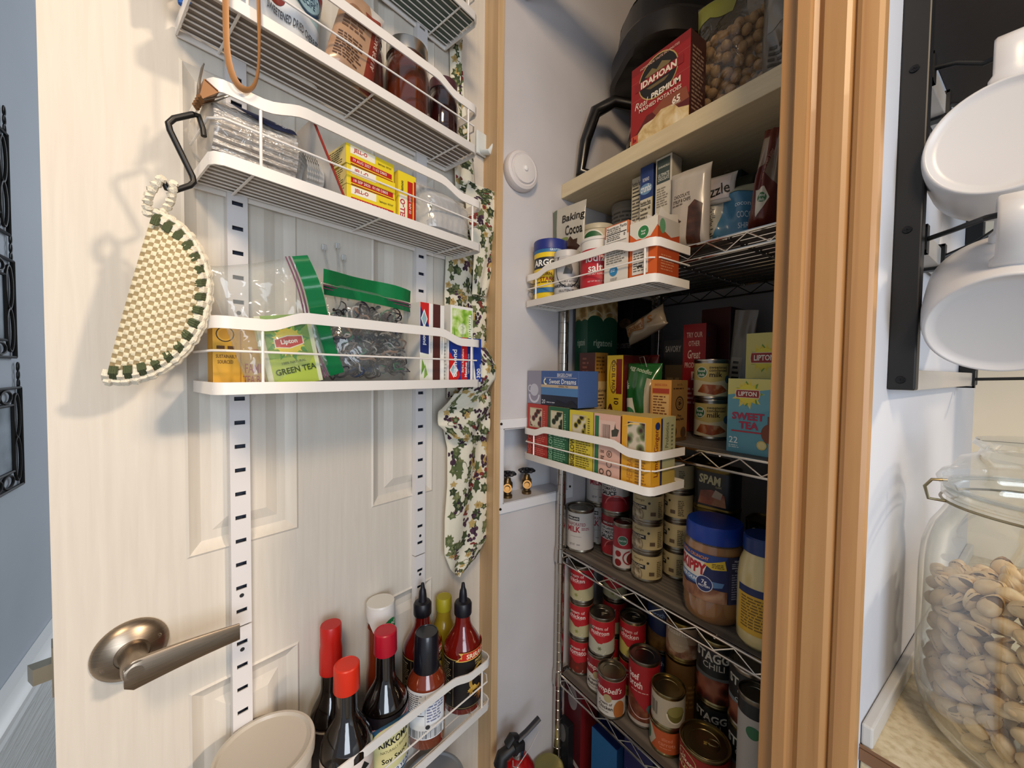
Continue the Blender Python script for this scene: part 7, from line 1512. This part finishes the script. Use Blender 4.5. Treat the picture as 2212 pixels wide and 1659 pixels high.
# ------------------------------------------------------------------ floral cloth by the door edge
M_cl = mat('dcd7c4', .85, bump=.25, bscale=500)
cl_cols = ['3d4a2a', '55613a', '6b7048', '2f3a22']
def leaf(cx, cy, r, rot, c):
    P_ = []
    for i in range(10):
        a = rot + 2 * PI * i / 10; q = r * (1.0 if i % 2 == 0 else .58); P_.append((cx + q * math.cos(a), cy + q * math.sin(a) * ASP))
    return ('p', P_, c)
def vines(n, seed, w, h):
    global ASP
    ASP = w / h; rnd = random.Random(seed); s = []
    ny = max(2, int(h / .022))
    for k in range(int(n)):
        cx = rnd.uniform(.05, .95); cy = rnd.uniform(.01, .99); q = rnd.random(); r = .0085 / w
        if q < .62:
            c = rnd.choice(cl_cols); s.append(leaf(cx, cy, r * rnd.uniform(.7, 1.25), rnd.uniform(0, 6), c)); s.append(leaf(cx, cy, r * .45, rnd.uniform(0, 6), '7a8058'))
        elif q < .74:
            for j in range(7): s.append(('e', cx + rnd.uniform(-.9, .9) * r, cy + rnd.uniform(-.9, .9) * r * ASP, r * .34, r * .34, rnd.choice(('3c2436', '4a2c40', '2c1a2a'))))
        elif q < .88: s.append(leaf(cx, cy, r * .95, rnd.uniform(0, 6), 'b59c62')); s.append(leaf(cx, cy, r * .5, rnd.uniform(0, 6), '9a7c44'))
        elif q < .93:
            for j in range(3): s.append(('e', cx + rnd.uniform(-.9, .9) * r, cy + rnd.uniform(-.9, .9) * r * ASP, r * .42, r * .42, '7a3028'))
        else: s.append(('a', cx, cy, r * .8, r * .10, rnd.uniform(0, 180), rnd.uniform(200, 360), '5c5a3a'))
    return s
c0 = at_d(1010, 700, .03)
cl = thing('floral_cloth', 'long cream cloth printed with ivy and grapes, knotted and hanging at the door edge', 'cloth', dl(c0[0], 0, 0), PHI)
def ribbon(name, rows, seed, dens=1.0, part=None, back=True, fold=.004, thick=.0022):
    """rows: (pxL, pxR, py, off) down the cloth; real sheet with soft folds, hanging in front of the door"""
    R_ = []
    for a, b, y, o in rows:
        A = at_d(a, y, o); B = at_d(b, y, o); R_.append((A[0] - c0[0], B[0] - c0[0], (A[1] + B[1]) / 2, -o))
    n = 40; U = 14; rnd = random.Random(seed); ph = rnd.uniform(0, 6)
    def ev(v):
        f = v * (len(R_) - 1); i = min(int(f), len(R_) - 2); q = f - i; q = q * q * (3 - 2 * q) * .5 + q * .5
        return [R_[i][k] + (R_[i + 1][k] - R_[i][k]) * q for k in range(4)]
    def pos(u, v, off=0):
        a, b, z, o = ev(v); fo = fold * (math.sin(u * 7 + ph + v * 5) + .5 * math.sin(u * 13 + v * 9 + ph * 2)); return Vector((a + (b - a) * u, o - off + fo + .006 * (2 * u - 1) ** 2, z))
    bm = NB(); G = [[bm.verts.new(pos(i / U, j / n)) for i in range(U + 1)] for j in range(n + 1)]
    for j in range(n):
        for i in range(U): bm.faces.new((G[j][i], G[j][i + 1], G[j + 1][i + 1], G[j + 1][i]))
    g2 = [[bm.verts.new(pos(i / U, j / n) + Vector((0, thick, 0))) for i in range(U + 1)] for j in range(n + 1)]
    for j in range(n):
        for i in range(U): bm.faces.new((g2[j][i], g2[j + 1][i], g2[j + 1][i + 1], g2[j][i + 1]))
    for j in range(n): bm.faces.new((G[j][0], G[j + 1][0], g2[j + 1][0], g2[j][0])); bm.faces.new((G[j][U], g2[j][U], g2[j + 1][U], G[j + 1][U]))
    for i in range(U): bm.faces.new((G[0][i], g2[0][i], g2[0][i + 1], G[0][i + 1])); bm.faces.new((G[n][i], G[n][i + 1], g2[n][i + 1], g2[n][i]))
    po = obj(name, bm, M_cl, cl, smooth=True, angle=80)
    W = abs(R_[0][1] - R_[0][0]); W = sum(abs(r[1] - r[0]) for r in R_) / len(R_); H = abs(R_[0][2] - R_[-1][2])
    art('floral_print', vines(W * H * 5200 * dens, seed, W, H), W, H, lambda x, y, o: pos(x / W, 1 - y / H, o + .0003), cl, cut=W / 12, cuty=H / 36, rough=.85)
ribbon('upper_strip', [(962, 985, 75, .020), (964, 990, 200, .020), (972, 1012, 330, .022), (976, 1022, 420, .024)], 1)
ribbon('side_flap', [(1005, 1088, 412, .045), (1002, 1086, 440, .045), (1010, 1082, 500, .043), (1022, 1066, 560, .038), (1020, 1050, 640, .032)], 2, fold=.002)
ribbon('middle_strip', [(968, 1040, 500, .016), (962, 1046, 560, .018), (960, 1052, 640, .020), (962, 1056, 720, .020), (966, 1050, 800, .020), (970, 1046, 860, .020)], 3)
ribbon('lower_tail', [(962, 1056, 900, .030), (975, 1062, 960, .028), (976, 1062, 1040, .028), (972, 1068, 1110, .028), (972, 1066, 1180, .028), (985, 1040, 1220, .028), (1000, 1004, 1248, .028)], 4)
ribbon('knot_loop', [(1010, 1052, 752, .050), (1030, 1072, 790, .058), (1020, 1076, 820, .060), (1000, 1062, 850, .056), (975, 1040, 880, .050)], 5, fold=.004)
ribbon('knot_wrap', [(985, 1060, 850, .050), (955, 1070, 885, .054), (958, 1066, 915, .052), (985, 1060, 945, .045)], 6, fold=.004)
p = at_d(1036, 300, -.02)
t = dthing('adhesive_hook', 'white plastic hook at the edge of the door, above the floral cloth', 'hook', at_d(1030, 308, .012)[0], .004, at_d(1034, 312, .012)[1]); t.scale = (1.9, 1.6, 1.7)
bm = NB(); bx(bm, -.008, -.004, -.016, .008, .0, .014, .0015); obj('hook_base', bm, mat('d6dcdc', .35), t)
bm = NB(); tube(bm, [(.0, -.004, -.012), (.004, -.014, -.014), (.010, -.020, -.002), (.014, -.021, .016)], .0055, 10, flat=.6); obj('hook_tongue', bm, mat('d9e0e0', .3), t, smooth=True)
